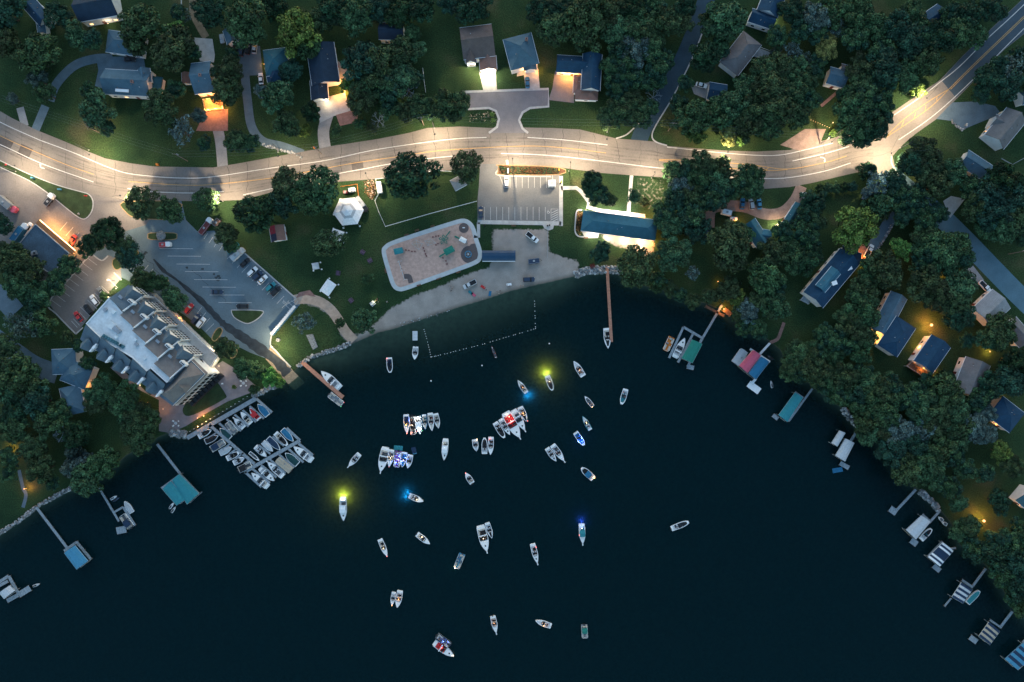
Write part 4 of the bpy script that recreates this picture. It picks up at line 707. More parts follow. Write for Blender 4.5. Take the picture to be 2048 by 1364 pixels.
def canopy(label, q, c, stripes=None, prof='gable', z=2.7, alt='navy', n=8):
    """q: four photo pixels, q0-q1 one short end, q3-q2 the other (long sides q0-q3 and q1-q2)"""
    A = [Vector(P3(*p, z)) for p in q]; c0 = sum(A, Vector()) / 4; o = thing('boat_canopy', label, 'boat canopy', (c0.x, c0.y, WL)); off = (c0.x, c0.y, WL); pr = {'gable': [(0, 0), (.28, .7), (.5, .78), (.72, .7), (1, 0)], 'barrel': [(0, 0), (.12, .42), (.3, .72), (.5, .82), (.7, .72), (.88, .42), (1, 0)], 'hip': [(0, 0), (.5, .9), (1, 0)]}[prof]
    m = MB(); rows = []; ns = stripes and len(stripes) or n
    for i in range(ns + 1):
        t = i / ns; a = A[0].lerp(A[3], t); b = A[1].lerp(A[2], t); rows.append([a.lerp(b, s) + Vector((0, 0, zz)) for s, zz in pr])
    k = len(pr)
    for i in range(ns):
        mi = stripes[i] if stripes else 0
        up = rows[i] + rows[i + 1]; m.add(up, [(j, j + 1, k + j + 1, k + j) for j in range(k - 1)], mi); m.add([p - Vector((0, 0, .05)) for p in up], [(k + j, k + j + 1, j + 1, j) for j in range(k - 1)], mi)
    for r_ in (rows[0], rows[-1]): m.add([p for p in r_], [tuple(range(k))], 0)
    for e0, e1 in ((0, 3), (1, 2)): a, b = A[e0], A[e1]; m.add([a, b, b - Vector((0, 0, .35)), a - Vector((0, 0, .35))], [(0, 1, 2, 3)], 0)
    m.build('canopy_cover', [cloth(c), cloth(alt)], o, off)
    for p in A:
        s = (c0 - p) * .04; MB().cyl((p.x + s.x, p.y + s.y, -1.8), (p.x + s.x, p.y + s.y, z), .09, n=6).build('post', chrome, o, off)
    f = MB()
    for e0, e1 in ((0, 1), (1, 2), (2, 3), (3, 0)): f.cyl(A[e0] - Vector((0, 0, .03)), A[e1] - Vector((0, 0, .03)), .06, n=5)
    for e0, e1 in ((0, 1), (3, 2)): f.cyl(A[e0] * 1 + Vector((0, 0, -z + .1)), A[e1] + Vector((0, 0, -z + .1)), .08, n=5)
    f.build('lift_frame', chrome, o, off); return o
# ---------------------------------------------------------------- lamps and poles
def streetlamp(base, head, label, power=1, z=9.3, col=None, light=True, dirs=(0, 0, -1)):
    b = Vector(P3(*base, 0)); h = Vector(P3(*head, z)); o = thing('street_lamp', label, 'street lamp', b, 0, 'street lamps along the main road'); off = tuple(b)
    MB().cyl(b, (b.x, b.y, z - .4), .13, .08, 8).build('pole', pole_m, o, off); MB().cyl(b, (b.x, b.y, .5), .22, .2, 8).build('pole_base', conc, o, off)
    MB().tube([(b.x, b.y, z - .5), (b.x * .6 + h.x * .4, b.y * .6 + h.y * .4, z + .1), (h.x, h.y, z + .05)], .05, 6).build('arm', pole_m, o, off)
    hd = MB().cyl((h.x, h.y, z - .05), (h.x, h.y, z + .16), .34, .2, 10).build('lamp_head', pole_m, o, off); MB().cyl((h.x, h.y, z - .10), (h.x, h.y, z - .055), .24, n=10).build('lens', emis('lit_street_lens', (1, .8, .55), 20), hd, off)
    if light: lamp((h.x - b.x, h.y - b.y, z - .2), 1650 * power ** .75, col or (1, .74, .46), o, spot=160, r=.25, batwing=True)
    return o
def utility(base, label, rz, z=10.5, arm=True):
    b = Vector(P3(*base, 0)); o = thing('utility_pole', label, 'utility pole', b, rz, 'utility poles along the main road'); MB().cyl((0, 0, 0), (0, 0, z), .17, .12, 8).build('pole', wpole, o)
    MB().box((0, 0, z - .7), (.12, 2.6, .14)).build('crossarm', wpole, o)
    for y in (-1.1, 0, 1.1): MB().cyl((0, y, z - .62), (0, y, z - .38), .06, n=6).build('insulator', chrome, o)
    MB().cyl((.3, 0, z - 2.6), (.3, 0, z - 1.6), .26, n=9).build('transformer', grey, o); return o
def ball_buoy(px, py, label, r=.32, col='white', group=None):
    x, y = P(px, py, WL); o = thing('buoy', label, 'buoy', (x, y, WL), 0, group); MB().ball((0, 0, r * .3), r, 0, 8, 6, .9).build('float', paint(col), o); MB().cyl((0, 0, r), (0, 0, r + .25), .06, n=6).build('mooring_ring', chrome, o); return o
# ================================================================== buildings
G, HP, FL = 'gable', 'hip', 'flat'
HOUSES = [
 ('house', 'dark blue roofed house in the woods at the top left corner', [((60, 8), (92, 44), 30, 4.5, 2.2, G, RF['navy']), ((80, 38), (85, 68), 17, 3.2, 1.4, G, RF['slate'])], {}),
 ('house', 'dark roofed house with teal upper slope at the top edge of the photo', [((154, 20), (232, 6), 50, 5, 3.5, G, RF['dark'])], dict(litwin=.8, lights=[(216, 47, 2.2, 14, WARM)])),
 ('garage', 'blue hip roofed garage beside the curved driveway', [((214, 82), (288, 92), 44, 3.2, 2.6, HP, RF['slate'])], {}),
 ('house', 'pale gabled house with one light and one dark roof slope beside the curved driveway', [((209, 163), (302, 168), 50, 5, 3.2, G, RF['slate']), ((288, 138), (292, 166), 24, 5.2, 2.2, G, RF['slate']), ((304, 170), (324, 173), 36, 2.8, .4, FL, RF['teal'])], dict(sky=[(244, 181, 6.7, 5.2, 1.1, -4)], chim=[(264, 163, 8.4)], litwin=.2, lights=[(296, 168, 9.2, 8, AMB)])),
 ('cottage', 'narrow cottage with brown and blue roof and a string lit porch', [((386, 158), (426, 153), 62, 4.6, 3.4, G, RF['slate'])], dict(chim=[(400, 150, 8)], decks=[((( 407, 200), (444, 196), (447, 218), (412, 222)), .9, mat('warm_porch_boards', (.34, .20, .11), .8, .2, 2))], lights=[(414, 199, 2.6, 90, AMB), (432, 197, 2.6, 90, AMB), (416, 219, 2.4, 80, AMB), (430, 217, 2.4, 80, AMB), (444, 214, 2.4, 80, AMB)], litwin=.5)),
 ('garage', 'small garage with white gable behind four dark parked cars', [((459, 58), (468, 86), 28, 3, 2, G, RF['slate'])], {}),
 ('house', 'teal many sided hip roofed house beside the white car', [((529, 127), (576, 121), 52, 4.6, 3, HP, RF['teal']), ((551, 132), (557, 168), 42, 3.6, 2.4, HP, RF['navy'])], dict(lights=[(528, 128, 2.2, 30, AMB)])),
 ('house', 'long dark roofed house with one white skylight and a lit side patio', [((640, 88), (652, 168), 56, 4, 2.6, G, RF['dark']), ((637, 160), (640, 200), 34, 3.2, 1.8, G, RF['dark'])], dict(sky=[(655, 133, 5.2, 2.0, 1.4, -8)], lights=[(681, 160, 2.4, 60, AMB), (684, 172, 1.2, 70, AMB), (690, 184, 1.2, 70, AMB), (674, 190, 2.4, 70, AMB), (652, 203, 2.4, 40, WARM)], litwin=.4)),
 ('house', 'brown roofed house with a brightly lit driveway and orange lit garage roof', [((923, 88), (987, 80), 64, 5.4, 3.4, G, RF['brown']), ((975, 112), (977, 140), 34, 4, 1.8, G, RF['rust']), ((940, 96), (942, 126), 22, 5, 2.2, G, RF['brown'])], dict(lights=[(969, 144, 3.0, 420, WARM), (983, 143, 3.0, 420, WARM), (936, 128, 3.2, 130, WARM), (949, 127, 3.2, 130, WARM), (932, 122, 2.4, 60, WARM)], litwin=.6)),  # garage wing: orange lamp light put into the redder roof shingles
 ('house', 'grey teal hip roofed house with white chimney beside the brown roofed house', [((1034, 72), (1050, 134), 58, 5, 3.6, HP, RF['slate']), ((1058, 112), (1061, 141), 26, 3.6, 1.6, G, RF['slate'])], dict(chim=[(1053, 78, 8)], lights=[(1023, 130, 2.8, 70, AMB), (1041, 137, 2.6, 70, WARM), (1076, 140, 2.6, 60, AMB), (1048, 141, 2.4, 30, AMB)], litwin=.5)),
 ('house', 'dark blue L shaped house with a brown porch roof', [((1185, 108), (1181, 181), 38, 5, 2.8, G, RF['navy']), ((1113, 127), (1178, 131), 34, 4, 2.6, G, RF['navy']), ((1150, 187), (1196, 189), 24, 3, .9, HP, RF['rust']), ((1155, 150), (1153, 186), 14, 3, .5, HP, RF['rust'])], dict(lights=[(1127, 148, 2.8, 110, AMB), (1139, 150, 2.8, 110, AMB), (1148, 152, 2.8, 80, AMB)])),
 ('house', 'dark blue house at the top edge with two warm porch lights', [((1549, -8), (1534, 28), 44, 5, 2.8, G, RF['navy']), ((1500, 30), (1548, 46), 28, 4, 2.2, G, RF['navy'])], dict(lights=[(1534, 54, 2.2, 26, WARM), (1551, 40, 2.6, 60, WARM)])),
 ('house', 'taupe roofed house with a small rear deck left of the giant oak', [((1505, 76), (1457, 138), 46, 4, 2.4, HP, RF['taupe'])], dict(decks=[(((1508, 92), (1540, 104), (1532, 122), (1500, 110)), .8, wood)])),
 ('garage', 'navy roofed garage beside the small concrete pad with a white car', [((1416, 181), (1452, 187), 34, 3, 1.6, G, RF['navy'])], {}),
 ('cottage', 'small cottage with a pale front wall at the head of the brick path', [((1656, 150), (1692, 160), 34, 4, 1.6, G, RF['slate']), ((1680, 138), (1702, 144), 22, 3.4, 1.4, G, RF['taupe'])], dict(litwin=.5, lights=[(1668, 159, 2.2, 8, AMB)])),
 ('garage', 'dark roofed garage near the top right corner above the highway', [((1852, 44), (1884, 22), 34, 3.4, 1.8, G, RF['navy'])], dict(lights=[(1838, 31, 2, 4, AMB)])),
 ('house', 'brown ridged house with white end walls at the right edge by the stone edged driveway', [((2032, 230), (1988, 284), 48, 4.4, 3, G, RF['taupe']), ((2010, 252), (1986, 240), 26, 4, 2, G, RF['taupe'])], dict(lights=[(1972, 262, 2.2, 6, AMB)])),
 ('garage', 'dark blue shed roofed building half hidden by trees near the right edge', [((1927, 315), (1976, 347), 36, 3.2, 1.8, G, RF['slate'])], {}),
 ('lake_house', 'long dark blue lake house with white roof vents and a red paved forecourt', [((1700, 512), (1626, 600), 50, 5, 2.4, G, RF['navy']), ((1678, 508), (1716, 524), 36, 4, 2, G, RF['dark']), ((1672, 540), (1640, 578), 24, 7, 1.0, G, RF['blue'])], dict(sky=[(1699, 536, 6.2, 2, 1.6, 20), (1669, 566, 8.2, 2, 1.6, 20), (1685, 532, 7, 1, 1, 20)], lights=[(1724, 516, 2.4, 40, AMB), (1730, 524, 2.2, 50, AMB), (1716, 508, 2.2, 25, AMB)], decks=[(((1612, 586), (1626, 594), (1616, 608), (1600, 600)), .5, wood)])),
 ('house', 'navy roofed lakeside house with amber lights between its two wings', [((1798, 590), (1758, 666), 36, 4.6, 1.8, G, RF['slate']), ((1812, 644), (1774, 702), 46, 5.6, 2.2, HP, RF['navy'])], dict(lights=[(1796, 644, 3.2, 70, AMB), (1787, 654, 2.2, 40, AMB), (1747, 674, 2.8, 70, AMB), (1752, 679, 1.6, 40, AMB)])),
 ('house', 'navy roofed house with an amber lit wooden deck on its lower end', [((1882, 682), (1846, 734), 46, 5, 2.2, G, RF['navy'])], dict(decks=[(((1822, 722), (1862, 748), (1852, 758), (1812, 732)), 1.6, timber)], lights=[(1830, 724, 2.8, 40, AMB), (1848, 737, 2.8, 40, AMB), (1838, 693, 2.0, 26, AMB), (1870, 742, 2.2, 25, AMB)], litwin=.5)),
 ('house', 'brown grey ridged house lower right of the amber lit deck', [((1956, 722), (1930, 788), 52, 4.6, 2.4, G, RF['taupe'])], {}),
 ('house', 'dark blue house with an orange lit eave near the right edge', [((1990, 812), (2034, 846), 50, 4.6, 2, HP, RF['navy'])], dict(lights=[(1986, 842, 2.4, 45, AMB), (1976, 834, 2.4, 30, AMB), (2006, 796, 2, 20, AMB)])),
 ('garage', 'pale grey roofed garage between the right side lane and the driveway', [((2003, 597), (1962, 636), 52, 4, 1.8, G, RF['grey'])], {}),
 ('house', 'grey and brown gabled house on the right edge below the lane', [((2018, 645), (2052, 684), 36, 4.4, 2.2, G, RF['taupe'])], {}),
 ('house', 'grey teal multi hipped house left of the hotel', [((104, 724), (152, 722), 50, 5.4, 2.6, HP, RF['slate']), ((128, 738), (178, 758), 46, 5, 2.6, HP, RF['slate']), ((139, 772), (152, 828), 42, 4.6, 2.6, HP, RF['slate'])], dict(lights=[(182, 773, 3.2, 14, AMB), (168, 818, 2, 10, AMB)])),
 ('house', 'teal walled house on the right edge above the glowing garden lamp', [((2043, 985), (2070, 1008), 40, 4.4, 2.2, G, RF['teal'])], dict(lights=[(2040, 997, 2.2, 12, AMB)])),
 ('house', 'small blue house on the right edge below the highway with one bright lamp', [((2040, 196), (2072, 186), 30, 4, 1.8, G, RF['slate'])], dict(lights=[(2043, 207, 2.2, 50, AMB)])),
 ('house', 'dark house almost hidden among trees left of the empty lawn', [((758, 62), (808, 64), 34, 4.4, 2.2, G, RF['dark'])], {}),
 ('cottage', 'teal roofed cottage beside the reddish gravel drive', [((1497, 444), (1526, 488), 30, 4.4, 2.2, G, RF['teal']), ((1504, 468), (1540, 474), 26, 4, 1.8, G, RF['blue'])], dict(lights=[(1478, 444, 2.4, 60, AMB), (1551, 450, 2.2, 90, WARM)])),
 ('garage', 'long narrow dark garage with a white eave beside the gravel drive', [((1598, 408), (1570, 452), 17, 3.4, 1.2, G, RF['teal'])], {}),
 ('shed', 'brown roofed garden shed beside the narrow cottage', [((372, 145), (373, 168), 17, 2.4, 1, G, RF['rust'])], {}),
 ('barn', 'small barn with red brown and black roof panels on the park lawn', [((553, 451), (558, 482), 30, 3, 1.6, G, RF['rust'])], {}),
]
for h in HOUSES: house(h[0], h[1], h[2], {'garage': 'garage', 'shed': 'shed', 'barn': 'barn'}.get(h[0], 'house'), **h[3])
def barn_panels():
    b = [o for o in COL.objects if o.name == 'barn'][0]; c, u, v, L, Wd = wing_frame((553, 451), (558, 482), 30, 3)
    s = 1 if v.x < 0 else -1; q = lambda a, t: (c.x + u.x * a + v.x * s * t * Wd / 2, c.y + u.y * a + v.y * s * t * Wd / 2, 3 + .21 + 1.6 * (1 - t))
    for a0, a1, col in ((-L / 2, .2, 'red'), (.2, L / 2, 'navy')): MB().add([q(a0, .04), q(a1, .04), q(a1, .98), q(a0, .98)], [(0, 1, 2, 3)]).build('roof_panel', mat('faded_panel_' + col, {'red': (.26, .03, .05), 'navy': (.02, .03, .06)}[col], .7), b, tuple(b.location))
barn_panels()
# ---------------------------------------------------------------- hotel
def hotel():
    ZR = 14.0
    def Q(u, v, z=None): return P(251 + u * .745 - v * .667, 570 + u * .667 + v * .745, ZR)
    c0 = Q(115, 75); o = thing('hotel', 'large lakeside hotel with gabled dormers and a white flat roof', 'hotel', (c0[0], c0[1], 0)); off = (c0[0], c0[1], 0)
    du = Vector(Q(1, 0)) - Vector(Q(0, 0)); rzu = math.atan2(du.y, du.x); sc_ = du.length
    white_roof = mat('white_membrane_roof', (.62, .67, .70), .8, .12, .25, fine=1.2); sh = roofm('hotel_brown', (.19, .175, .17)); sh2 = roofm('hotel_blue', (.095, .145, .19))
    MB().prism([Q(2, 6), Q(150, 18), Q(197, 26), Q(236, 28), Q(230, 119), Q(2, 142)], 0, 10.0, 0, 1).build('wall', [wsid, sh2], o, off)
    flat = [(-2, 36), (36, 42), (74, 51), (116, 57), (151, 63), (154, 70), (195, 75), (195, 86), (152, 86), (150, 96), (110, 95), (36, 109), (-2, 106)]
    fr = MB().prism([Q(*p) for p in flat], 9.5, 12.4).build('flat_roof', white_roof, o, off)
    MB().wallstrip([Q(*p) for p in flat], .35, 12.35, 12.8, closed=True).build('parapet', white, fr, off)
    rd = random.Random(3)
    for (u, v, a, b, h) in ((22, 52, 1.6, 1.6, .7), (38, 75, 2.4, 2.4, .6), (52, 74, 3.0, 1.6, 1.1), (60, 86, 1.2, 1.0, .8), (100, 70, 1.4, 1.0, .9), (92, 64, 1, 1, .7), (8, 60, 1.2, 1.2, .9), (76, 92, 1.2, .9, .7), (130, 80, 1.0, 1.0, .5)): MB().box((*Q(u, v), 12.4 + h / 2), (a, b, h), rzu).build('rooftop_unit', chrome if h > .8 else white_roof, fr, off)
    for k in range(9): MB().box((*Q(40 + k * 5.4, 101 - k * 1.2), 12.75), (.8, 1.2, .7), rzu).build('condenser_unit', mat('teal_unit', (.06, .16, .2), .6), fr, off)
    def slab(a, b, c, d, m, nm='roof'): # eave a-b, top c-d
        t = Vector((0, 0, .22)); V = [Vector(p) for p in (a, b, c, d)]; V += [p + t for p in V]
        return MB().add(V, [(3, 2, 1, 0), (4, 5, 6, 7), (0, 1, 5, 4), (1, 2, 6, 5), (2, 3, 7, 6), (3, 0, 4, 7)]).build(nm, m, o, off)
    def face(u, v, wd, side, z0, z1, apex, nw, rows, back, m, fn='gable_wall'):
        """gabled dormer: white face with windows, and its own little roof running back"""
        q = lambda uu, vv, z: (*Q(uu, vv), z); s = side; hw = wd / 2
        f = MB().add([q(u - hw, v, z0), q(u + hw, v, z0), q(u + hw, v, z1), q(u, v, apex), q(u - hw, v, z1), q(u - hw, v + 5 * s, z0), q(u + hw, v + 5 * s, z0), q(u + hw, v + 5 * s, z1), q(u - hw, v + 5 * s, z1)], [(0, 1, 2, 3, 4) if s > 0 else (4, 3, 2, 1, 0), (1, 6, 7, 2), (5, 0, 4, 8)]).build(fn, wsid, o, off)
        for r_ in range(rows):
            for k in range(nw):
                uu = u - hw + (k + .5) / nw * wd; zz = z0 + (r_ + .5) / rows * (z1 - z0) * .98; w_ = MB().box((*Q(uu, v - s * .35), zz), (wd * sc_ / nw * .66, .12, (z1 - z0) / rows * .64), rzu).build('window', glass, f, off)
        e = .9; t = .2
        for sg in (-1, 1):
            V = [q(u + sg * (hw + 2), v - s * 1.5, z1 - .25), q(u, v - s * 1.5, apex + .12), q(u, v + s * back, apex + .12), q(u + sg * (hw + 2), v + s * back * .55, z1 - .25)]; V += [(p[0], p[1], p[2] + t) for p in V]
            MB().add(V, [(0, 1, 2, 3), (7, 6, 5, 4), (0, 4, 5, 1), (3, 7, 4, 0)]).build('dormer_roof', m, o, off)
        return f
    us = [0, 38, 76, 114, 152, 196]
    for i in range(5):
        u0, u1 = us[i], us[i + 1]; vt = [37, 47, 54, 60, 74][i]; ve = -2 + i * 5.5
        slab((*Q(u0, ve), 9.2), (*Q(u1, ve), 9.2), (*Q(u1, vt), 13.2), (*Q(u0, vt), 13.2), sh if i else sh2)
        face((u0 + u1) / 2 + 4, ve - 4, 27, 1, 3.6, 10.0, 13.2, 5, 4, 22, sh2)
        pw = MB(); pw.add([Vector((*Q(u1 - .8, ve - 1), 9)), Vector((*Q(u1 + .8, ve - 1), 9)), Vector((*Q(u1 + .8, vt), 13.0)), Vector((*Q(u1 - .8, vt), 13.0))] + [Vector((*Q(u1 - .8, ve - 1), 10.2)), Vector((*Q(u1 + .8, ve - 1), 10.2)), Vector((*Q(u1 + .8, vt), 14.0)), Vector((*Q(u1 - .8, vt), 14.0))], [(4, 5, 6, 7), (0, 1, 5, 4), (1, 2, 6, 5), (3, 0, 4, 7), (2, 3, 7, 6)]); pw.build('parapet', white, o, off)
        ch = MB().box((*Q(u1 - 1, ve + 15), 12.6), (2.6, 1.0, 2.4), rzu).build('chimney', white, o, off)
        for k in (-1, 0, 1): MB().cyl((*Q(u1 - 1 + k * 3.4, ve + 15), 13.7), (*Q(u1 - 1 + k * 3.4, ve + 15), 14.2), .24, n=7).build('flue', dark, ch, off)
        MB().box((*Q(u0 + 12, ve + 24), 12.2), (1.6, 1.0, .3), rzu).build('skylight', chrome, o, off)
        vb = [107, 104, 100, 96, 90][i]; vse = 146 - i * 5.6
        slab((*Q(u1, vse), 9.0), (*Q(u0, vse), 9.0), (*Q(u0, vb), 13.2), (*Q(u1, vb), 13.2), sh2 if i != 4 else sh2)
        face((u0 + u1) / 2 + 2, vse + 3, 20, -1, 2.0, 9.8, 12.4, 3, 3, 24, sh2)
        MB().box((*Q(u1, (vse + vb) / 2 + 8), 11.3), (.5, abs(vse - vb) * .10, 1.6), rzu).build('parapet', white, o, off)
        MB().box((*Q(u1 + 1, vse - 14), 11.6), (.9, 1.2, 1.6), rzu).build('chimney', white, o, off)
    A, B, C, D = (195, 22), (238, 24), (231, 119), (194, 122); z = 9.4; r1, r2 = (*Q(214, 58), 14.2), (*Q(212, 92), 14.2)
    q = [(*Q(*p), z) for p in (A, B, C, D)] + [r1, r2]
    MB().add(q, [(3, 2, 1, 0), (0, 1, 4), (1, 2, 5, 4), (2, 3, 5), (3, 0, 4, 5)]).build('roof', sh, o, off)
    g = MB().add([(*Q(233, 62), 9.8), (*Q(233, 84), 9.8), (*Q(226, 73), 13.2), (*Q(215, 73), 13.4)], [(0, 1, 2), (1, 3, 2), (3, 0, 2)]).build('dormer_roof', sh, o, off)
    e = MB()
    se = face; f = MB().add([(*Q(239, 26), 2.5), (*Q(233, 117), 2.5), (*Q(233, 117), 9.3), (*Q(239, 26), 9.3)], [(0, 1, 2, 3), (3, 2, 1, 0)]).build('end_wall', wsid, o, off)
    for k in range(9):
        t = (k + .5) / 9; uu = 239.6 + (233.6 - 239.6) * t; vv = 26 + 91 * t
        for zz in (4.0, 7.2): MB().box((*Q(uu, vv), zz), (.12, 1.3, 1.8), rzu - .06).build('window', glass, f, off)
        MB().box((*Q(uu + 5, vv), 1.2), (1.6, 1.6, 2.2), rzu).build('arch_bay', dark, f, off)
    # terrace
    T = [P(304, 586, 3.5), P(436, 712, 3.5), P(418, 742, 3.5), P(400, 742, 3.5), P(290, 622, 3.5)]
    tr = MB().prism(T, 0, 3.5).build('terrace', conc, o, off); rl = MB().wallstrip(T[:3], .12, 4.35, 4.5)
    for i in range(26): t = i / 25; p = Vector(T[0]).lerp(Vector(T[1]), t); rl.box((p.x, p.y, 4.0), (.1, .1, 1.0))
    rl.build('railing', white, tr, off)
    for px, py, pw, c, z in ((308, 590, 150, WARM, 3.0), (334, 618, 150, WARM, 3), (362, 634, 120, AMB, 2.6), (425, 694, 200, WARM, 2.8), (438, 732, 200, WARM, 2.8), (432, 722, 90, WARM, 2.6), (270, 780, 60, AMB, 3), (295, 805, 90, AMB, 2.4), (282, 770, 90, WARM, 5), (305, 762, 60, WARM, 5), (326, 818, 60, AMB, 1.6), (232, 577, 100, WARM, 3), (217, 594, 100, WARM, 4), (379, 706, 12, AMB, 4.6), (390, 718, 10, AMB, 4.6)):
        x, y = P(px, py, z); MB().ball((x, y, z), .16, n=7).build('wall_lamp', bulb_o if c == AMB else bulb, o, off); lamp((x - c0[0], y - c0[1], z + .1), pw, c, o, r=.15)
    for ch in [c for c in o.children_recursive if c.type == 'MESH']:
        for v in ch.data.vertices: v.co.z = v.co.z if v.co.z < 3.6 else 3.6 + (v.co.z - 3.6) * 1.5 if v.co.z < 10 else v.co.z + 3.2
    return o
hotel()
# terrace furniture and other free things
def table_set(px, py, z, label, col='lightgrey', umb=None):
    x, y = P(px, py, z); o = thing('patio_table', label, 'table', (x, y, z)); MB().cyl((0, 0, .70), (0, 0, .76), .65, n=12).build('tabletop', cloth(col), o); MB().cyl((0, 0, 0), (0, 0, .7), .06, n=6).build('pedestal', chrome, o)
    if umb: MB().cyl((0, 0, .7), (0, 0, 2.4), .04, n=6).build('pole', chrome, o); MB().cyl((0, 0, 2.1), (0, 0, 2.7), 1.5, .05, 8, cap=False).build('parasol', cloth(umb), o)
    return o
CH = {}
def chair(px, py, z, rz, label, col='lightgrey', group=None):
    x, y = P(px, py, z); o = thing('patio_chair', label, 'chair', (x, y, z), rz, group)
    if col not in CH: CH[col] = [('seat', MB().box((0, 0, .42), (.55, .55, .08)).mesh('seat', cloth(col))), ('backrest', MB().box((-.27, 0, .72), (.08, .55, .55)).mesh('backrest', cloth(col)))] + [('leg', MB().box((sx * .23, sy * .23, .2), (.05, .05, .4)).mesh('leg', chrome)) for sx in (-1, 1) for sy in (-1, 1)]
    for n, me in CH[col]: link(n, me, o)
    return o
for k, (px, py, z, lb, um) in enumerate(((326, 631, 3.5, 'round table with pale parasol on the hotel terrace, upper end', 'lightgrey'), (361, 679, 3.5, 'round table with blue parasol midway along the hotel terrace', 'blue'), (404, 724, 3.5, 'round table with black parasol at the lower end of the hotel terrace', 'black'), (353, 846, 0, 'round pale table between four white chairs by the marina seawall', None), (488, 766, 0, 'round table among white chairs on the shore promenade', None))): table_set(px, py, z, lb, umb=um)
for k, (dx, dy, wd) in enumerate(((-5, -4, 'upper left'), (5, -4, 'upper right'), (-5, 5, 'lower left'), (5, 5, 'lower right'))):
    chair(353 + dx, 846 + dy, 0, math.atan2(dy, -dx), 'white chair %s of the round table by the marina seawall' % wd, 'white', 'chairs by the marina seawall'); chair(488 + dx, 766 + dy, 0, math.atan2(dy, -dx), 'white chair %s of the round table on the shore promenade' % wd, 'white', 'chairs on the promenade')
for k, (px, py) in enumerate(((446, 767), (470, 771), (482, 758), (493, 753))): chair(px, py, 0, k, 'white chair on the promenade, %s from the hotel lawn' % ['first', 'second', 'third', 'fourth'][k], 'white', 'chairs on the promenade')
# ---------------------------------------------------------------- shop with lit front
def shop():
    z = 4.2; c = [P(73, 449, z), P(140, 507, z), P(122, 525, z), P(110, 552, z), P(30, 500, z)]; c0 = P(85, 505, z); off = (*c0, 0); o = thing('shop_building', 'dark flat roofed shop with a glowing orange front canopy', 'shop', off)
    MB().prism(c, 0, z, 0).build('wall', mat('tan_shop_wall', (.34, .25, .16), .8, .1, 1), o, off); f = MB().prism(c, z, z + .4, bottom=True).build('roof', mat('dark_membrane', (.05, .085, .12), .85, .2, .25, fine=2), o, off); MB().wallstrip(c, .35, z + .38, z + .7, closed=True).build('parapet', grey, f, off)
    x, y = P(71, 507, z); MB().box((x, y, z + .9), (2.0, 1.6, 1.0), .4).build('rooftop_unit', chrome, f, off); MB().cyl((x + .5, y, z + 1.4), (x + .5, y, z + 1.5), .5, n=10).build('fan', dark, f, off)
    a, b = Vector(P(75, 443, 3.4)), Vector(P(148, 506, 3.4)); d = (b - a).normalized(); v = Vector((-d.y, d.x)); rz = math.atan2(d.y, d.x); m = (a + b) / 2
    MB().box((m.x, m.y, 3.55), ((b - a).length, 1.8, .22), rz).build('canopy', mat('orange_glow_painted_canopy', (.35, .16, .07), .7, .1), o, off)  # orange of the light strip put into the canopy colour
    tm = m + v * 1.05; MB().box((tm.x, tm.y, 3.3), ((b - a).length * .97, .16, .16), rz).build('light_strip', emis('lit_orange_strip', (1, .55, .18), 2.0), o, off)
    for k in range(6): p = a + (b - a) * ((k + .5) / 6) + v * 1.5; lamp((p.x - c0[0], p.y - c0[1], 3.1), 190 if k in (1, 2, 3) else 130, (1, .44, .10), o, r=.4)
    for k in range(4): p = a + (b - a) * ((k + .7) / 5) - v * .6; w_ = MB().box((p.x, p.y, 1.5), (2.2, .1, 2.0), rz).build('window', win_lit, o, off)
    mk2 = MB()
    for k in range(4): p = a + (b - a) * ((k + 2.2) / 6); mk2.strip([(p + v * 2.0)[:2], (p + v * 6.5 + d * .0)[:2]], .14, .04)
    struct('stall_line', mk2, wline)
shop()
# ---------------------------------------------------------------- park pavilion
house('pavilion', 'long blue hip roofed park pavilion lit brightly underneath', [((1164, 441), (1313, 461), 41, 3.6, 2.4, HP, RF['blue'])], 'pavilion', win=False, vents=4, wall=timber,
      lights=[(1172, 420, 2.9, 300, WHITE), (1200, 423, 2.9, 340, WHITE), (1232, 427, 2.9, 480, WHITE), (1262, 431, 2.9, 440, WHITE), (1290, 434, 2.9, 300, AMB), (1185, 470, 2.9, 110, WHITE), (1215, 475, 2.9, 130, WHITE), (1250, 479, 2.9, 190, WARM), (1285, 483, 2.9, 200, WARM), (1305, 486, 2.8, 150, AMB)])
# planter around the west end
x0 = MB(); x0.wallstrip(W2(catmull([(1164, 420), (1154, 422), (1151, 440), (1150, 462), (1156, 472), (1168, 474)], 4)), .5, 0, .5); tag(x0.build('planter_wall', conc), 'curved concrete planter wall at the left end of the pavilion', 'planter')
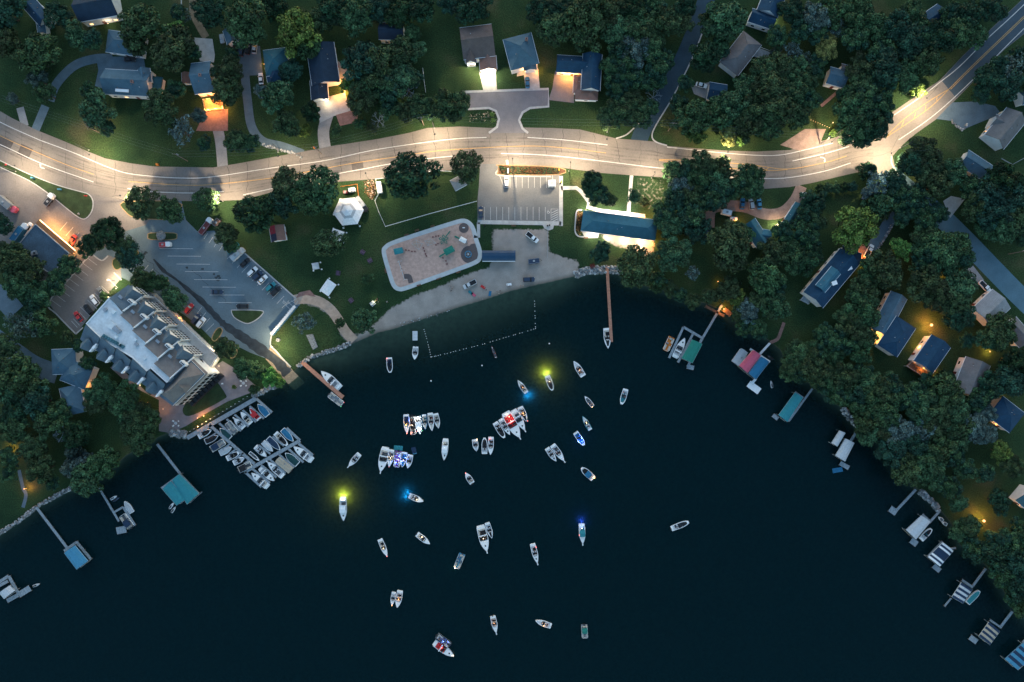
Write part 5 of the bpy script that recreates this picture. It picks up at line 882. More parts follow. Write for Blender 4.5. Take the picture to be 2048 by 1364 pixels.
# shelters, tents
def tent(px, py, a, lx, ly, col, label, z=2.3, rise=.9, cat='tent', legs=True):
    x, y = P(px, py, z); o = thing('canopy_tent', label, cat, (x, y, 0), R(a)); m = MB(); h, k = lx / 2, ly / 2
    if abs(lx - ly) < 1.5: m.add([(-h, -k, z), (h, -k, z), (h, k, z), (-h, k, z), (0, 0, z + rise)], [(0, 1, 4), (1, 2, 4), (2, 3, 4), (3, 0, 4)])
    else: q = (max(lx, ly) - min(lx, ly)) / 2; e = (q, 0) if lx > ly else (0, q); m.add([(-h, -k, z), (h, -k, z), (h, k, z), (-h, k, z), (-e[0], -e[1], z + rise), (e[0], e[1], z + rise)], [(0, 1, 5, 4) if lx > ly else (1, 2, 5, 4), (1, 2, 5) if lx > ly else (2, 3, 5), (2, 3, 4, 5) if lx > ly else (3, 0, 4, 5), (3, 0, 4) if lx > ly else (0, 1, 4)])
    m.wallstrip([(-h, -k), (h, -k), (h, k), (-h, k)], .03, z - .28, z - .01, closed=True); m.build('roof', cloth(col), o)
    for sx in (-1, 1):
        for sy in (-1, 1): MB().cyl((sx * (h - .05), sy * (k - .05), 0), (sx * (h - .05), sy * (k - .05), z), .05, n=6).build('leg', chrome, o); MB().box((sx * (h + .35), sy * (k + .1), .22), (.5, .5, .44)).build('ballast_block', white, o)
    return o
tent(656, 575, 55, 5.6, 4.2, 'white', 'white rectangular tent on the park lawn near the curved sand path'); tent(674, 470, -18, 4.8, 4.2, 'white', 'white tent half under a tree below the six sided tent'); tent(631, 532, 10, 2.6, 2.6, 'lightgrey', 'small pale topped dark sided canopy on the park lawn', rise=.5)
def hexa():
    z = 3.0; x, y = P(697, 423, z); o = thing('event_tent', 'big white six sided event tent with a raised centre', 'tent', (x, y, 0), R(6)); Rr = 6.1
    for r0, r1, z0, z1, nm, m in ((6.1, 3.3, 3.0, 4.3, 'roof', cloth('white')), (3.3, 2.3, 4.3, 4.75, 'roof_band', cloth('silver')), (2.3, 1.0, 4.9, 5.5, 'upper_roof', cloth('white')), (1.0, .05, 5.6, 6.1, 'cap', cloth('white'))):
        b = MB(); n = 6; vs = [(r * math.cos(R(60 * i)), r * math.sin(R(60 * i)), zz) for r, zz in ((r0, z0), (r1, z1)) for i in range(n)]; b.add(vs, [(i, (i + 1) % n, n + (i + 1) % n, n + i) for i in range(n)]); b.build(nm, m, o)
    for i in range(6): c, s = math.cos(R(60 * i)), math.sin(R(60 * i)); MB().cyl((5.9 * c, 5.9 * s, 0), (5.9 * c, 5.9 * s, 3), .07, n=6).build('leg', chrome, o); MB().box((6.6 * c, 6.6 * s, .25), (.6, .6, .5)).build('ballast_block', white, o)
hexa()
house('shelter', 'small grey square roofed shelter under the tree by the park lot entrance', [((905, 372), (929, 359), 23, 2.8, 1.0, HP, RF['grey'])], 'shelter', win=False, vents=0)
def beach_shelter():
    a, b = P(964, 511, 2.8), P(1031, 512, 2.8); cx, cy = (a[0] + b[0]) / 2, (a[1] + b[1]) / 2; L = b[0] - a[0]; o = thing('beach_shelter', 'long navy curved roof shelter beside the sand court', 'shelter', (cx, cy, 0)); sec = [(-2.0, 2.5), (-1.2, 3.1), (0, 3.35), (1.2, 3.2), (2.1, 2.7)]
    b = MB(); k = 5; b.add([(-L / 2, y, z) for y, z in sec] + [(L / 2, y, z) for y, z in sec], [(k + i, k + i + 1, i + 1, i) for i in range(4)]); b.add([(-L / 2, y, z - .1) for y, z in sec] + [(L / 2, y, z - .1) for y, z in sec], [(i, i + 1, k + i + 1, k + i) for i in range(4)]); b.build('roof', mat('navy_metal_roof', (.02, .06, .12), .45, .1, .3, wave=(3, 'X', .2)), o)
    MB().box((0, -2.15, 2.45), (L * .98, .25, .2)).build('fascia', white, o)
    MB().box((0, 1.3, .25), (L * .95, 1.0, .5)).build('bench', wood, o); MB().box((0, 2.0, 1.2), (L * .95, .12, 2.4)).build('back_wall', mat('teal_wall', (.03, .12, .15), .7), o)
    for i in range(5): MB().cyl((-L / 2 + .5 + i * (L - 1) / 4, -1.7, 0), (-L / 2 + .5 + i * (L - 1) / 4, -1.7, 2.6), .09, n=6).build('post', pole_m, o)
beach_shelter()
def box_trailer(px, py, a, L, Wd, h, col, label, name='box_trailer', cat='trailer', cab=None, z0=.5):
    x, y = P(px, py, h); o = thing(name, label, cat, (x, y, .05), R(a)); m = paint(col, .5); b = MB().prism([(-L / 2, -Wd / 2 + .12), (-L / 2 + .12, -Wd / 2), (L / 2 - .12, -Wd / 2), (L / 2, -Wd / 2 + .12), (L / 2, Wd / 2 - .12), (L / 2 - .12, Wd / 2), (-L / 2 + .12, Wd / 2), (-L / 2, Wd / 2 - .12)], z0, h, bottom=True); b.build('body', m, o)
    MB().wallstrip([(-L / 2 + .1, -Wd / 2 + .1), (L / 2 - .1, -Wd / 2 + .1), (L / 2 - .1, Wd / 2 - .1), (-L / 2 + .1, Wd / 2 - .1)], .1, h, h + .05, closed=True).build('roof_rim', chrome, o); MB().box((0, 0, h + .12), (.8, .7, .24)).build('roof_vent', grey, o); MB().box((-L / 2 - .03, 0, (z0 + h) / 2), (.06, Wd * .7, (h - z0) * .8)).build('door', grey, o)
    for sx in (-.25, .25):
        for s in (-1, 1): MB().cyl((sx * L, s * (Wd / 2 - .25), .38), (sx * L, s * (Wd / 2 + .02), .38), .38, n=10).build('wheel', black, o)
    if cab:
        c = MB().prism([(L / 2 + .1, -Wd * .46), (L / 2 + 1.6, -Wd * .46), (L / 2 + 2.0, -Wd * .3), (L / 2 + 2.0, Wd * .3), (L / 2 + 1.6, Wd * .46), (L / 2 + .1, Wd * .46)], .45, 2.1, bottom=True).build('cab', paint(cab), o); MB().box((L / 2 + 1.75, 0, 1.7), (.3, Wd * .7, .6)).build('windscreen', glass, c)
        for s in (-1, 1): MB().cyl((L / 2 + 1.0, s * (Wd * .36), .4), (L / 2 + 1.0, s * (Wd * .5), .4), .4, n=10).build('wheel', black, o)
    else: MB().tube([(L / 2, -.5, .55), (L / 2 + 1.1, 0, .5), (L / 2, .5, .55)], .05).build('drawbar', pole_m, o)
    return o
box_trailer(758, 374, -82, 4.4, 1.9, 2.3, 'white', 'white box trailer by the fence near the lit flower patch'); box_trailer(719, 404, -52, 4.6, 2.3, 2.6, 'lightgrey', 'dark cabbed box truck with a pale roof beside the six sided tent', 'box_truck', 'truck', 'black'); box_trailer(703, 379, 8, 2.6, 1.6, 2.2, 'white', 'white generator trailer inside the orange tape above the six sided tent'); box_trailer(690, 384, 10, 1.6, 1.2, 1.4, 'red', 'small red equipment cart inside the orange tape above the six sided tent')
box_trailer(1104, 366, 2, 3.0, 2.6, 2.4, 'white', 'white concession trailer in the upper row of the park lot'); box_trailer(1454.5, 424, -14, 3.8, 2.1, 2.6, 'white', 'white camper trailer on the reddish gravel drive'); box_trailer(1468, 437, -6, 2.8, 1.3, 1.4, 'white', 'low white utility trailer beside the teal roofed cottage'); box_trailer(1608, 390, 72, 2.4, 1.4, 1.6, 'white', 'small white trailer at the mouth of the gravel drive')
box_trailer(32, 468, 54, 6.4, 2.6, 3.2, 'blue', 'blue box truck with white cab beside the shop', 'box_truck', 'truck', 'white'); box_trailer(95, 403, 50, 3.6, 2.2, 1.1, 'black', 'flatbed tow truck with white cab by the verge', 'tow_truck', 'truck', 'white'); box_trailer(6, 404, -40, 6.5, 2.6, 3.0, 'grey', 'grey bus with pink striped roof at the left edge of the lot', 'bus', 'bus', 'pink'); box_trailer(408, 456, 53, 5.6, 2.2, 1.3, 'maroon', 'dark red dumper truck with white cab on the lot edge', 'dump_truck', 'truck', 'white')
box_trailer(432.5, 445, 52, 3.2, 2.2, 1.5, 'brown', 'brown rimmed refuse skip beside the dark red dumper truck', 'skip', 'skip'); box_trailer(470, 511, 42, 4.4, 2.2, 2.4, 'lightgrey', 'pale camper van at the upper end of the parked row', 'camper_van', 'van', 'lightgrey'); box_trailer(325, 489, 2, 3.0, 2.0, 1.2, 'red', 'white service truck with a red bed beside the rock island', 'service_truck', 'truck', 'white'); box_trailer(1067.8, 522, 8, 4.4, 2.0, 1.6, 'navy', 'navy covered trailer on the beach sand'); box_trailer(443.5, 77, -80, 3.6, 1.7, .9, 'silver', 'open silver trailer left of the small white gabled garage')
CARS = [(490, 525, 43, 'sedan', 'black', 'black car third from the top in the lot edge row'), (505, 543, 43, 'suv', 'white', 'white car just above the dark blue one in the lot edge row'), (515.5, 551, 43, 'suv', 'navy', 'dark blue car between two white cars in the lot edge row'), (525, 559, 43, 'sedan', 'white', 'white car just below the dark blue one in the lot edge row'), (541.5, 573.5, 43, 'suv', 'teal', 'teal car beside the lowest black car in the lot edge row'), (551.6, 582, 43, 'suv', 'black', 'black car at the lower end of the lot edge row'), (466, 496, 43, 'pickup', 'teal', 'teal pickup under the tree at the top of the lot edge row'),
 (434.6, 584, 0, 'sedan', 'navy', 'lone dark car among the long bays mid lot'), (484.6, 612.5, 180, 'suv', 'black', 'black car with pale stripes above the half round island'), (378, 617, 52, 'suv', 'red', 'red car with lit tail lights by the hotel terrace'), (391.8, 637.5, 52, 'suv', 'navy', 'dark car between the red and white cars by the hotel terrace'), (402, 645, 52, 'suv', 'white', 'white car by the hotel terrace'),
 (156, 633, 128, 'sedan', 'red', 'red car in the hotel side lot'), (176, 619, 128, 'suv', 'black', 'black car in the hotel side lot'), (189, 600, 128, 'suv', 'white', 'white car in the hotel side lot'), (203, 584, 128, 'sedan', 'grey', 'grey car beside the small trees in the hotel side lot'), (1013, 363, 90, 'suv', 'white', 'white car in the upper row of the park lot'), (961.6, 424, 90, 'sedan', 'navy', 'navy open topped car in the lower row of the park lot'),
 (1064.5, 474.5, -38, 'pickup', 'white', 'white pickup with black bed on the sand court'), (1058, 559, 2, 'suv', 'navy', 'navy car with pale roof rails at the water edge of the beach'), (939.7, 568.5, 207, 'pickup', 'lightgrey', 'pale pickup parked on the beach below the playground'), (144, 482, 60, 'pickup', 'red', 'red car with white hood at the end of the glowing shop front'), (54.5, 457.7, 55, 'pickup', 'white', 'white pickup between the blue box truck and the shop'),
 (469, 101, 82, 'suv', 'black', 'black car first from the left behind the small garage'), (483, 101, 82, 'suv', 'navy', 'navy car second from the left behind the small garage'), (496, 97, 82, 'suv', 'black', 'black car third from the left behind the small garage'), (509, 96, 84, 'sedan', 'silver', 'silver car at the right end of the row behind the small garage'), (521.5, 157, 95, 'sedan', 'white', 'white car beside the teal many sided roof'), (1055, 165, 93, 'sedan', 'blue', 'blue car on the driveway of the grey teal hip roofed house'), (1403, 170, -15, 'sedan', 'white', 'white car on the small concrete pad by the side road'), (259.5, 118, 0, 'sedan', 'black', 'black car in front of the blue hip roofed garage'),
 (1738, 502, 60, 'pickup', 'white', 'white pickup with black bed by the long lake house'), (1969.5, 573, -45, 'pickup', 'white', 'white pickup beside the right side lane'), (1485, 407.5, 86, 'sedan', 'blue', 'blue car at the left of three beside the gravel drive'), (1503, 407.5, 98, 'suv', 'silver', 'silver car between two blue ones beside the gravel drive'), (1518.7, 407, 94, 'sedan', 'skyblue', 'pale blue car at the right of three beside the gravel drive'), (1414, 463, 80, 'suv', 'navy', 'navy car at the end of the gravel loop under trees'), (1732, 388, 70, 'sedan', 'silver', 'silver car tucked behind the bright round tree near the highway bend')]
for c in CARS: car(*c)
lx, ly = P(378, 613); lamp((lx + 1.2, ly + 2.0, .8), 14, (1, .08, .04), [o for o in COL.objects if o.get('label', '').startswith('red car with lit')][0]) if False else None
# ---------------------------------------------------------------- portable toilets along the lot edge
for k in range(14):
    t = (k + .5) / 14; px, py = 590 - 48 * t, 612 + 57 * t; z = 2.3; x, y = P(px, py, z); o = thing('portable_toilet', 'white roofed portable toilet in the row along the lot edge', 'portable toilet', (x, y, .03), R(-50), 'portable toilets along the lot edge')
    MB().prism([(-.56, -.56), (.56, -.56), (.56, .56), (-.56, .56)], 0, 2.15).build('cabin', mat('blue_plastic', (.05, .16, .28), .6), o); MB().prism([(-.5, -.55), (.5, -.55), (.57, 0), (.5, .55), (-.5, .55), (-.57, 0)], 2.15, 2.35).box((0, 0, 2.38), (.7, .7, .1)).build('roof', paint('white', .5), o); MB().box((-.57, 0, 1.0), (.05, .75, 1.9)).build('door', paint('lightgrey', .5), o); MB().cyl((.35, .35, 2.3), (.35, .35, 2.65), .07, n=6).build('vent_pipe', dark, o)
# rocks
def rock(px, py, r, label, group=None, seed=1, z=.1):
    rd = random.Random(seed); x, y = P(px, py); b = MB().ball((0, 0, r * .35), r, 0, 8, 6, .7); b.v = [tuple(c * rd.uniform(.82, 1.18) for c in v) for v in b.v]; o = b.build('boulder', stone); o.location = (x, y, z); return tag(o, label, 'rock', group)
rock(324, 472, 1.9, 'large pale boulder on the small kerbed island'); rock(557, 680, .9, 'grey boulder on the grass beside the boat ramp', seed=4); rock(158, 428, .5, 'white stone near the tip of the roadside verge', seed=5)
# ---------------------------------------------------------------- playground
ring_o = catmull([(768, 506), (772, 494), (789, 484.5), (850, 464), (905, 446.5), (926, 441.5), (938, 446), (946, 457), (952, 478), (959, 500), (959.5, 514), (950, 525), (900, 544), (850, 562), (812, 576), (798, 578), (788, 571), (780, 550)], 5, True)
struct('playground_path', MB().wallstrip(W2(ring_o), 1.7, 0, .09, closed=True), mat('pale_path', (.48, .51, .52), .85, .08, .6))
struct('play_surface', MB().sheet(W2(ring_o), .035), mat('wood_chip_surface', (.52, .345, .285), .95, .16, .8, fine=6))
pad = mat('rubber_pad', (.12, .10, .10), .9, .1, 2); pb = MB()
for cx, cy, r_ in ((927.6, 456, 2.0), (939, 509, 3.5), (948, 498, 2.2)): x, y = P(cx, cy); pb.sheet([(x + r_ * math.cos(t), y + r_ * math.sin(t)) for t in np.linspace(0, 6.283, 25)[:-1]], .05 if r_ != 2.2 else .054)
pb.strip(cs([(808, 553), (817, 553), (820, 558), (822, 566)]), 2.0, .05); struct('rubber_pad', pb, pad)
gm = cloth('green'); tm_ = cloth('teal')
def play_tower(px, py, a, roof, label, sl=None, sz=2.4, name='play_tower'):
    x, y = P(px, py, 2.5); o = thing(name, label, 'play tower', (x, y, 0), R(a)); h = sz / 2
    for sx in (-1, 1):
        for sy in (-1, 1): MB().cyl((sx * h, sy * h * .6, 0), (sx * h, sy * h * .6, 2.8), .07, n=6).build('post', paint('brown'), o)
    MB().box((0, 0, 1.3), (sz, sz * .6, .12)).build('platform', timber, o); MB().add([(-h - .3, -h * .6 - .3, 2.7), (h + .3, -h * .6 - .3, 2.7), (h + .3, h * .6 + .3, 2.7), (-h - .3, h * .6 + .3, 2.7), (-h * .5, 0, 3.5), (h * .5, 0, 3.5)], [(0, 1, 5, 4), (1, 2, 5), (2, 3, 4, 5), (3, 0, 4)]).build('roof', cloth(roof), o)
    if sl: MB().tube([(-h, 0, 1.4), (-h - 1.6, 0, .7), (-h - 2.8, 0, .25)], .3, 8).build('slide', cloth(sl), o)
    MB().box((h + .35, 0, .7), (.5, .8, 1.4)).build('ladder', chrome, o); return o
play_tower(797, 502, 12, 'teal', 'teal roofed play tower at the left of the playground', None, 3.0); play_tower(898, 501, 28, 'green', 'green roofed play tower with a slide near the playground centre', 'green', 3.4); play_tower(926, 480, -28, 'white', 'white roofed play tower with a narrow green slide', 'green', 2.2)
def play_misc():
    x, y = P(888, 480); o = thing('climbing_frame', 'bright green petal shaped climbing frame', 'climbing frame', (x, y, 0), .4)
    for i in range(5): t = i * 1.257; pts = [(.2 * math.cos(t), .2 * math.sin(t), 1.8), (1.4 * math.cos(t - .35), 1.4 * math.sin(t - .35), 1.5), (1.9 * math.cos(t), 1.9 * math.sin(t), 1.0), (1.4 * math.cos(t + .35), 1.4 * math.sin(t + .35), 1.5), (.2 * math.cos(t), .2 * math.sin(t), 1.8)]; MB().tube(pts, .14, 6).tube([pts[2], (2.0 * math.cos(t), 2.0 * math.sin(t), 0)], .07, 5).build('hoop', gm, o)
    MB().tube([(1, .6, 1.6), (2.4, 1.5, 1.0), (3.6, 2.2, .4)], .22, 6).build('slide', gm, o)
    x, y = P(936.5, 508.7); o = thing('spinner', 'round blue wheel spinner on a dark rubber pad', 'spinner', (x, y, .05)); MB().wallstrip([(1.25 * math.cos(t), 1.25 * math.sin(t)) for t in np.linspace(0, 6.283, 19)[:-1]], .28, .35, .6, closed=True).build('rim', cloth('skyblue'), o); MB().cyl((0, 0, 0), (0, 0, .9), .22, n=8).build('hub', paint('white'), o)
    for i in range(6): t = i * 1.047; MB().tube([(0, 0, .5), (1.2 * math.cos(t), 1.2 * math.sin(t), .5)], .07, 5).build('spoke', paint('silver'), o)
    x, y = P(927.6, 456); o = thing('spring_rider', 'small white spring rider on a round rubber pad', 'spring rider', (x, y, .05)); MB().cyl((0, 0, 0), (0, 0, .4), .1, n=6).build('spring', pole_m, o); MB().box((0, 0, .6), (.9, .35, .4)).box((.4, 0, .95), (.2, .25, .4)).build('seat', paint('white'), o)
    a, b = Vector(P3(797, 522, 2.6)), Vector(P3(809, 559, 2.6)); c = (a + b) / 2; d = b - a; L = d.length; o = thing('swing_set', 'long slender swing set at the left end of the playground', 'swing', (c.x, c.y, 0), math.atan2(d.y, d.x)); MB().cyl((-L / 2, 0, 2.6), (L / 2, 0, 2.6), .09, n=8).build('top_bar', paint('lightgrey'), o)
    for s in (-1, 0, 1): MB().tube([(s * L / 2, -1, 0), (s * L / 2, 0, 2.6), (s * L / 2, 1, 0)], .06, 6).build('leg', paint('lightgrey'), o)
    for k in range(4): xx = -L * .36 + k * L * .24; se = MB().box((xx, 0, .5), (.45, .2, .05)).build('seat', black, o); MB().cyl((xx - .2, 0, .5), (xx - .2, 0, 2.55), .02, n=4).cyl((xx + .2, 0, .5), (xx + .2, 0, 2.55), .02, n=4).build('chain', chrome, se)
    for nm, pts, lab in (('tripod_climber', [(824, 488), (838, 500), (846, 488), (832, 480)], 'grey angular net climber left of the stepping pods'), ('net_climber', [(850, 482), (862, 478), (872, 486), (856, 492)], 'pale rope net climber beside the stepping pods')):
        q = [P3(*p, 0) for p in pts]; cx = sum(p[0] for p in q) / 4; cy = sum(p[1] for p in q) / 4; o = thing(nm, lab, 'climbing frame', (cx, cy, 0)); ap = (cx, cy, 2.2); off = (cx, cy, 0); b = MB()
        for i in range(4): b.tube([(*q[i][:2], 0), (*q[(i + 1) % 4][:2], 1.6)], .06, 5); b.tube([(*q[i][:2], 0), ap], .06, 5)
        b.build('frame', paint('silver'), o, off); n_ = MB()
        for i in range(4):
            for s in (.3, .5, .7): A = Vector(q[i]).lerp(Vector(ap), s); Bq = Vector(q[(i + 1) % 4]).lerp(Vector(ap), s); n_.cyl(A, Bq, .03, n=4)
        n_.build('net', cloth('tan'), o, off)
    k = 0
    for line in ([(812, 500), (818, 501), (824, 503), (830, 503)], [(847, 496), (849, 502), (851, 508), (853, 512)], [(866, 474), (872, 472.5), (877, 472)], [(872, 490), (876, 487)], [(886, 516), (892, 522), (894, 528)]):
        for p in line: x, y = P(*p); o = MB().cyl((0, 0, 0), (0, 0, .35), .3, .26, 8).build('stepping_pod', paint('maroon', .7)); o.location = (x, y, .03); tag(o, 'low dark red stepping pod in the playground', 'stepping pod', 'stepping pods in the playground'); k += 1
play_misc()
def bench(px, py, a, label, name='park_bench', group=None):
    x, y = P(px, py, .5); o = thing(name, label, 'bench', (x, y, .03), R(a), group); MB().box((0, -.12, .45), (1.8, .14, .06)).box((0, .04, .45), (1.8, .14, .06)).box((0, .20, .45), (1.8, .14, .06)).build('seat', timber, o); MB().box((0, .34, .72), (1.8, .06, .34)).build('backrest', timber, o)
    for s in (-1, 1): MB().box((s * .75, .08, .22), (.08, .5, .44)).build('leg', pole_m, o)
for px, py, a, t in ((813, 470, 17, 'above the upper rim of the playground, left one'), (834, 461, 17, 'above the upper rim of the playground, middle one'), (865, 452.6, 17, 'above the upper rim of the playground, right one'), (771.5, 541.7, 105, 'left of the playground rim'), (916.6, 543.9, 200, 'below the lower rim of the playground, right one'), (877, 557, 200, 'below the lower rim of the playground, middle one'), (837.5, 570, 200, 'below the lower rim of the playground, left one'), (1027, 452, 0, 'on the walk below the park lot'), (1172, 476, 10, 'beside the planter wall of the pavilion')): bench(px, py, a, 'brown slatted bench ' + t, group='benches around the park')
def picnic(px, py, a, label, col='purple'):
    x, y = P(px, py, .7); o = thing('picnic_table', label, 'picnic table', (x, y, 0), R(a)); m = mat('picnic_' + col, tuple(c * .8 for c in PAL[col]) if col != 'purple' else (.12, .075, .12), .8, .15, 3)
    b = MB()
    for k in range(5): b.box((0, -.36 + .18 * k, .74), (1.9, .16, .05))
    b.build('tabletop', m, o)
    for s in (-1, 1): MB().box((0, s * .75, .45), (1.9, .28, .05)).build('bench_seat', m, o); MB().tube([(s * .7, -.75, 0), (s * .7, -.3, .72), (s * .7, .3, .72), (s * .7, .75, 0)], .05, 5).build('leg', m, o)
for px, py, a, t in ((725, 504, -32, 'purple picnic table left of the playground, upper one'), (739.6, 520.8, 30, 'purple picnic table left of the playground, lower one'), (675.9, 546, 80, 'purple picnic table between the small canopy and the lone shrub'), (701.8, 600.7, -50, 'purple picnic table right of the white rectangular tent'), (631.5, 531, 0, None)):
    if t: picnic(px, py, a, t)
picnic(745, 607, 40, 'white folding table lit by a lantern near the beach', 'white'); picnic(1263, 488, 0, 'pale picnic table on the lit ground below the pavilion', 'beige'); picnic(1185, 532, 8, 'reddish picnic table above the stone shore by the red pier', 'maroon')
# white fence round the park lawn
def fence(pts, label, gap=3.0, z=1.0, m=None, r=.05, name='fence'):
    q = W2(pts); o = thing(name, label, 'fence', (*q[0], 0)); off = (*q[0], 0); rl = MB(); rl.wallstrip(q, .10, z - .14, z); rl.wallstrip(q, .08, z * .45, z * .45 + .12); rl.build('rail', m or white, o, off); n = 0
    for i in range(len(q) - 1):
        a, b = Vector(q[i]), Vector(q[i + 1]); k = max(1, int((b - a).length / gap))
        for j in range(k):
            if n > 90: break
            c = a.lerp(b, j / k); MB().box((c.x, c.y, z / 2 + .05), (.12, .12, z + .1)).build('post', m or white, o, off); n += 1
fence([(908, 344), (875, 342), (800, 353), (752, 359), (757, 390), (750.5, 402), (758, 424), (771.5, 453.5), (860, 428), (954, 403)], 'white rail fence round the park lawn'); fence([(682, 374), (715, 369), (718, 394)], 'orange tape fence around the generator', z=1.0, m=cloth('orange')); fence([(986, 458), (986, 512)], 'low dark rail along the left of the sand court', z=.9, m=pole_m); fence([(1095, 460), (1095, 516)], 'low rail along the right of the sand court', z=.9, m=grey); fence([(846, 138), (849, 165), (852, 186)], 'white picket fence left of the empty lawn', gap=1.2); fence([(388, 0), (365, -4), (365, 40)], 'thin pale wire fence at the top edge by the dirt track', z=1.2)
fence([(2048, 316), (2022, 330), (2000, 318)], 'long white fence behind the brown ridged house', m=grey)
# ================================================================== docks, marina and boats
red = redwood
dock('long red pier at the right end of the beach', [((1214, 532), (1223, 684), 6)], red); dock('red dock beside the boat ramp', [((604, 724), (686, 795), 8)], red)
dock('marina dock of grey planks along the hotel seawall with finger slips', [((374, 876), (512, 797), 8.5), ((512, 797), (544, 825), 5), ((499, 812), (528, 837), 4), ((485, 820), (512, 844), 4), ((469, 829), (497, 853), 4), ((453, 838), (482, 862), 4), ((438, 846), (463, 869), 4)])
dock('marina spine dock with short slips on its left', [((419, 850), (509, 928), 6), ((432, 866), (415, 877), 3), ((450, 874), (432, 887), 3), ((461, 887), (445, 899), 3), ((474, 897), (458, 908), 3), ((487, 906), (470, 918), 3), ((500, 918), (488, 928), 3)])
dock('outer marina cross dock with slips on both sides', [((489, 944), (600, 881), 7), ((600, 881), (573, 856), 5), ((568, 892), (545, 873), 3.5), ((541, 908), (517, 890), 3.5), ((597, 887), (626, 911), 5), ((577, 898), (607, 925), 4), ((558, 909), (588, 936), 4), ((540, 919), (571, 946), 4), ((522, 930), (553, 955), 4), ((505, 938), (540, 966), 4), ((490, 944), (523, 974), 5)])
dock('grey dock with an L shaped head under the big teal canopy', [((314, 888), (361, 949), 5), ((361, 949), (323, 977), 5), ((361, 949), (398, 988), 3.5)]); dock('plain grey dock running to the blue canopy', [((72, 1014), (135, 1097), 5), ((128, 1102), (152, 1085), 5), ((152, 1083), (182, 1119), 5)]); dock('dark narrow dock with a jet ski lift and a pontoon boat', [((196, 973), (238, 1043), 4), ((229, 1024), (246, 1014), 4), ((246, 1014), (270, 1051), 4.5), ((233, 1062), (252, 1058), 14)])
dock('L shaped pale dock at the left edge', [((-8, 1168), (17, 1152), 6), ((17, 1152), (38, 1190), 6), ((37, 1190), (60, 1176), 12), ((-10, 1176), (16, 1162), 6), ((14, 1202), (36, 1190), 8)])
dock('long grey zigzag dock with finger slips beside the green canopy', [((1444, 610), (1404, 678), 4.5), ((1367, 654), (1406, 677), 5), ((1367, 654), (1338, 716), 4.5), ((1386, 668), (1356, 725), 4.5), ((1404, 678), (1375, 734), 5), ((1374, 733), (1388, 736), 9)]); dock('white dock serving the pink and blue canopies', [((1540, 686), (1520, 708), 4.5), ((1500, 698), (1540, 724), 4.5), ((1512, 757), (1503, 768), 5), ((1497, 767), (1519, 783), 14), ((1484, 724), (1494, 704), 5)], white); dock('grey dock behind the long teal canopy', [((1625, 777), (1577, 843), 4), ((1546, 830), (1556, 838), 8), ((1590, 784), (1607, 796), 4)])
dock('dark dock joining the two white canopies', [((1713, 864), (1700, 884), 5), ((1691, 877), (1672, 912), 3.5), ((1680, 926), (1698, 936), 9)]); dock('bare grey pier with a square end platform', [((1832, 979), (1792, 1022), 5), ((1780, 1017), (1793, 1026), 13)]); dock('grey pier beside the ribbed white canopy', [((1880, 1022), (1858, 1046), 4.5), ((1845, 1029), (1862, 1044), 4.5), ((1822, 1080), (1834, 1089), 12)]); dock('pier beside the navy and white banded canopy', [((1912, 1096), (1896, 1098), 4), ((1886, 1083), (1856, 1114), 5), ((1867, 1131), (1880, 1142), 10)])
dock('thin pier beside the navy and white striped canopy', [((1972, 1137), (1946, 1172), 4.5), ((1924, 1160), (1946, 1175), 5), ((1903, 1196), (1889, 1213), 3)]); dock('thin pier beside the beige striped canopy', [((2025, 1223), (2000, 1256), 5), ((1980, 1240), (2002, 1255), 4), ((1940, 1274), (1954, 1284), 11)]); dock('pier at the right edge beside the blue striped canopy', [((2060, 1268), (2046, 1286), 5)]); dock('small wooden landing at the shore right of the long zigzag dock', [((1411, 612), (1448, 632), 5), ((1448, 618), (1462, 630), 10)], timber)
dock('grey swim raft floating near the beach', [((830, 662), (830, 681), 10)], mat('raft_white', (.52, .56, .6), .7, .1), 'swim_raft', False)
canopy('green boat canopy beside the zigzag dock', [(1384, 679), (1405, 688), (1385, 726), (1363, 716)], 'green', alt='teal'); canopy('pink boat canopy beside the blue one', [(1506, 700), (1522, 711), (1495, 746), (1478, 731)], 'pink'); canopy('bright blue boat canopy beside the pink one', [(1522, 713), (1539, 724), (1512, 759), (1497, 747)], 'blue'); canopy('long teal boat canopy on the right shore', [(1590, 785), (1606, 796), (1575, 844), (1557, 830)], 'teal')
canopy('white barrel shaped boat canopy', [(1679, 861), (1691, 866), (1675, 893), (1663, 886)], 'lightgrey', prof='barrel'); canopy('white gabled boat canopy beside the barrel shaped one', [(1691, 877), (1709, 886), (1690, 923), (1671, 911)], 'lightgrey'); canopy('ribbed white boat canopy beside a teal boat', [(1843, 1031), (1861, 1044), (1832, 1079), (1812, 1060)], 'lightgrey'); canopy('boat canopy with a wide navy middle and white striped ends', [(1886, 1085), (1907, 1102), (1880, 1133), (1856, 1114)], 'white', [0, 1, 0, 1, 1, 1, 1, 0, 1, 0]); canopy('boat canopy with narrow navy and white stripes', [(1923, 1165), (1945, 1180), (1926, 1207), (1904, 1194)], 'lightgrey', [1, 0, 1, 0, 1, 0, 1]); canopy('boat canopy with beige and dark stripes', [(1978, 1244), (2000, 1263), (1980, 1290), (1958, 1272)], 'tan', [1, 0, 1, 0, 1, 0, 1]); canopy('blue and navy striped boat canopy at the lower right corner', [(2046, 1286), (2072, 1310), (2036, 1340), (2010, 1318)], 'skyblue', [0, 1, 0, 1, 0, 1, 0])
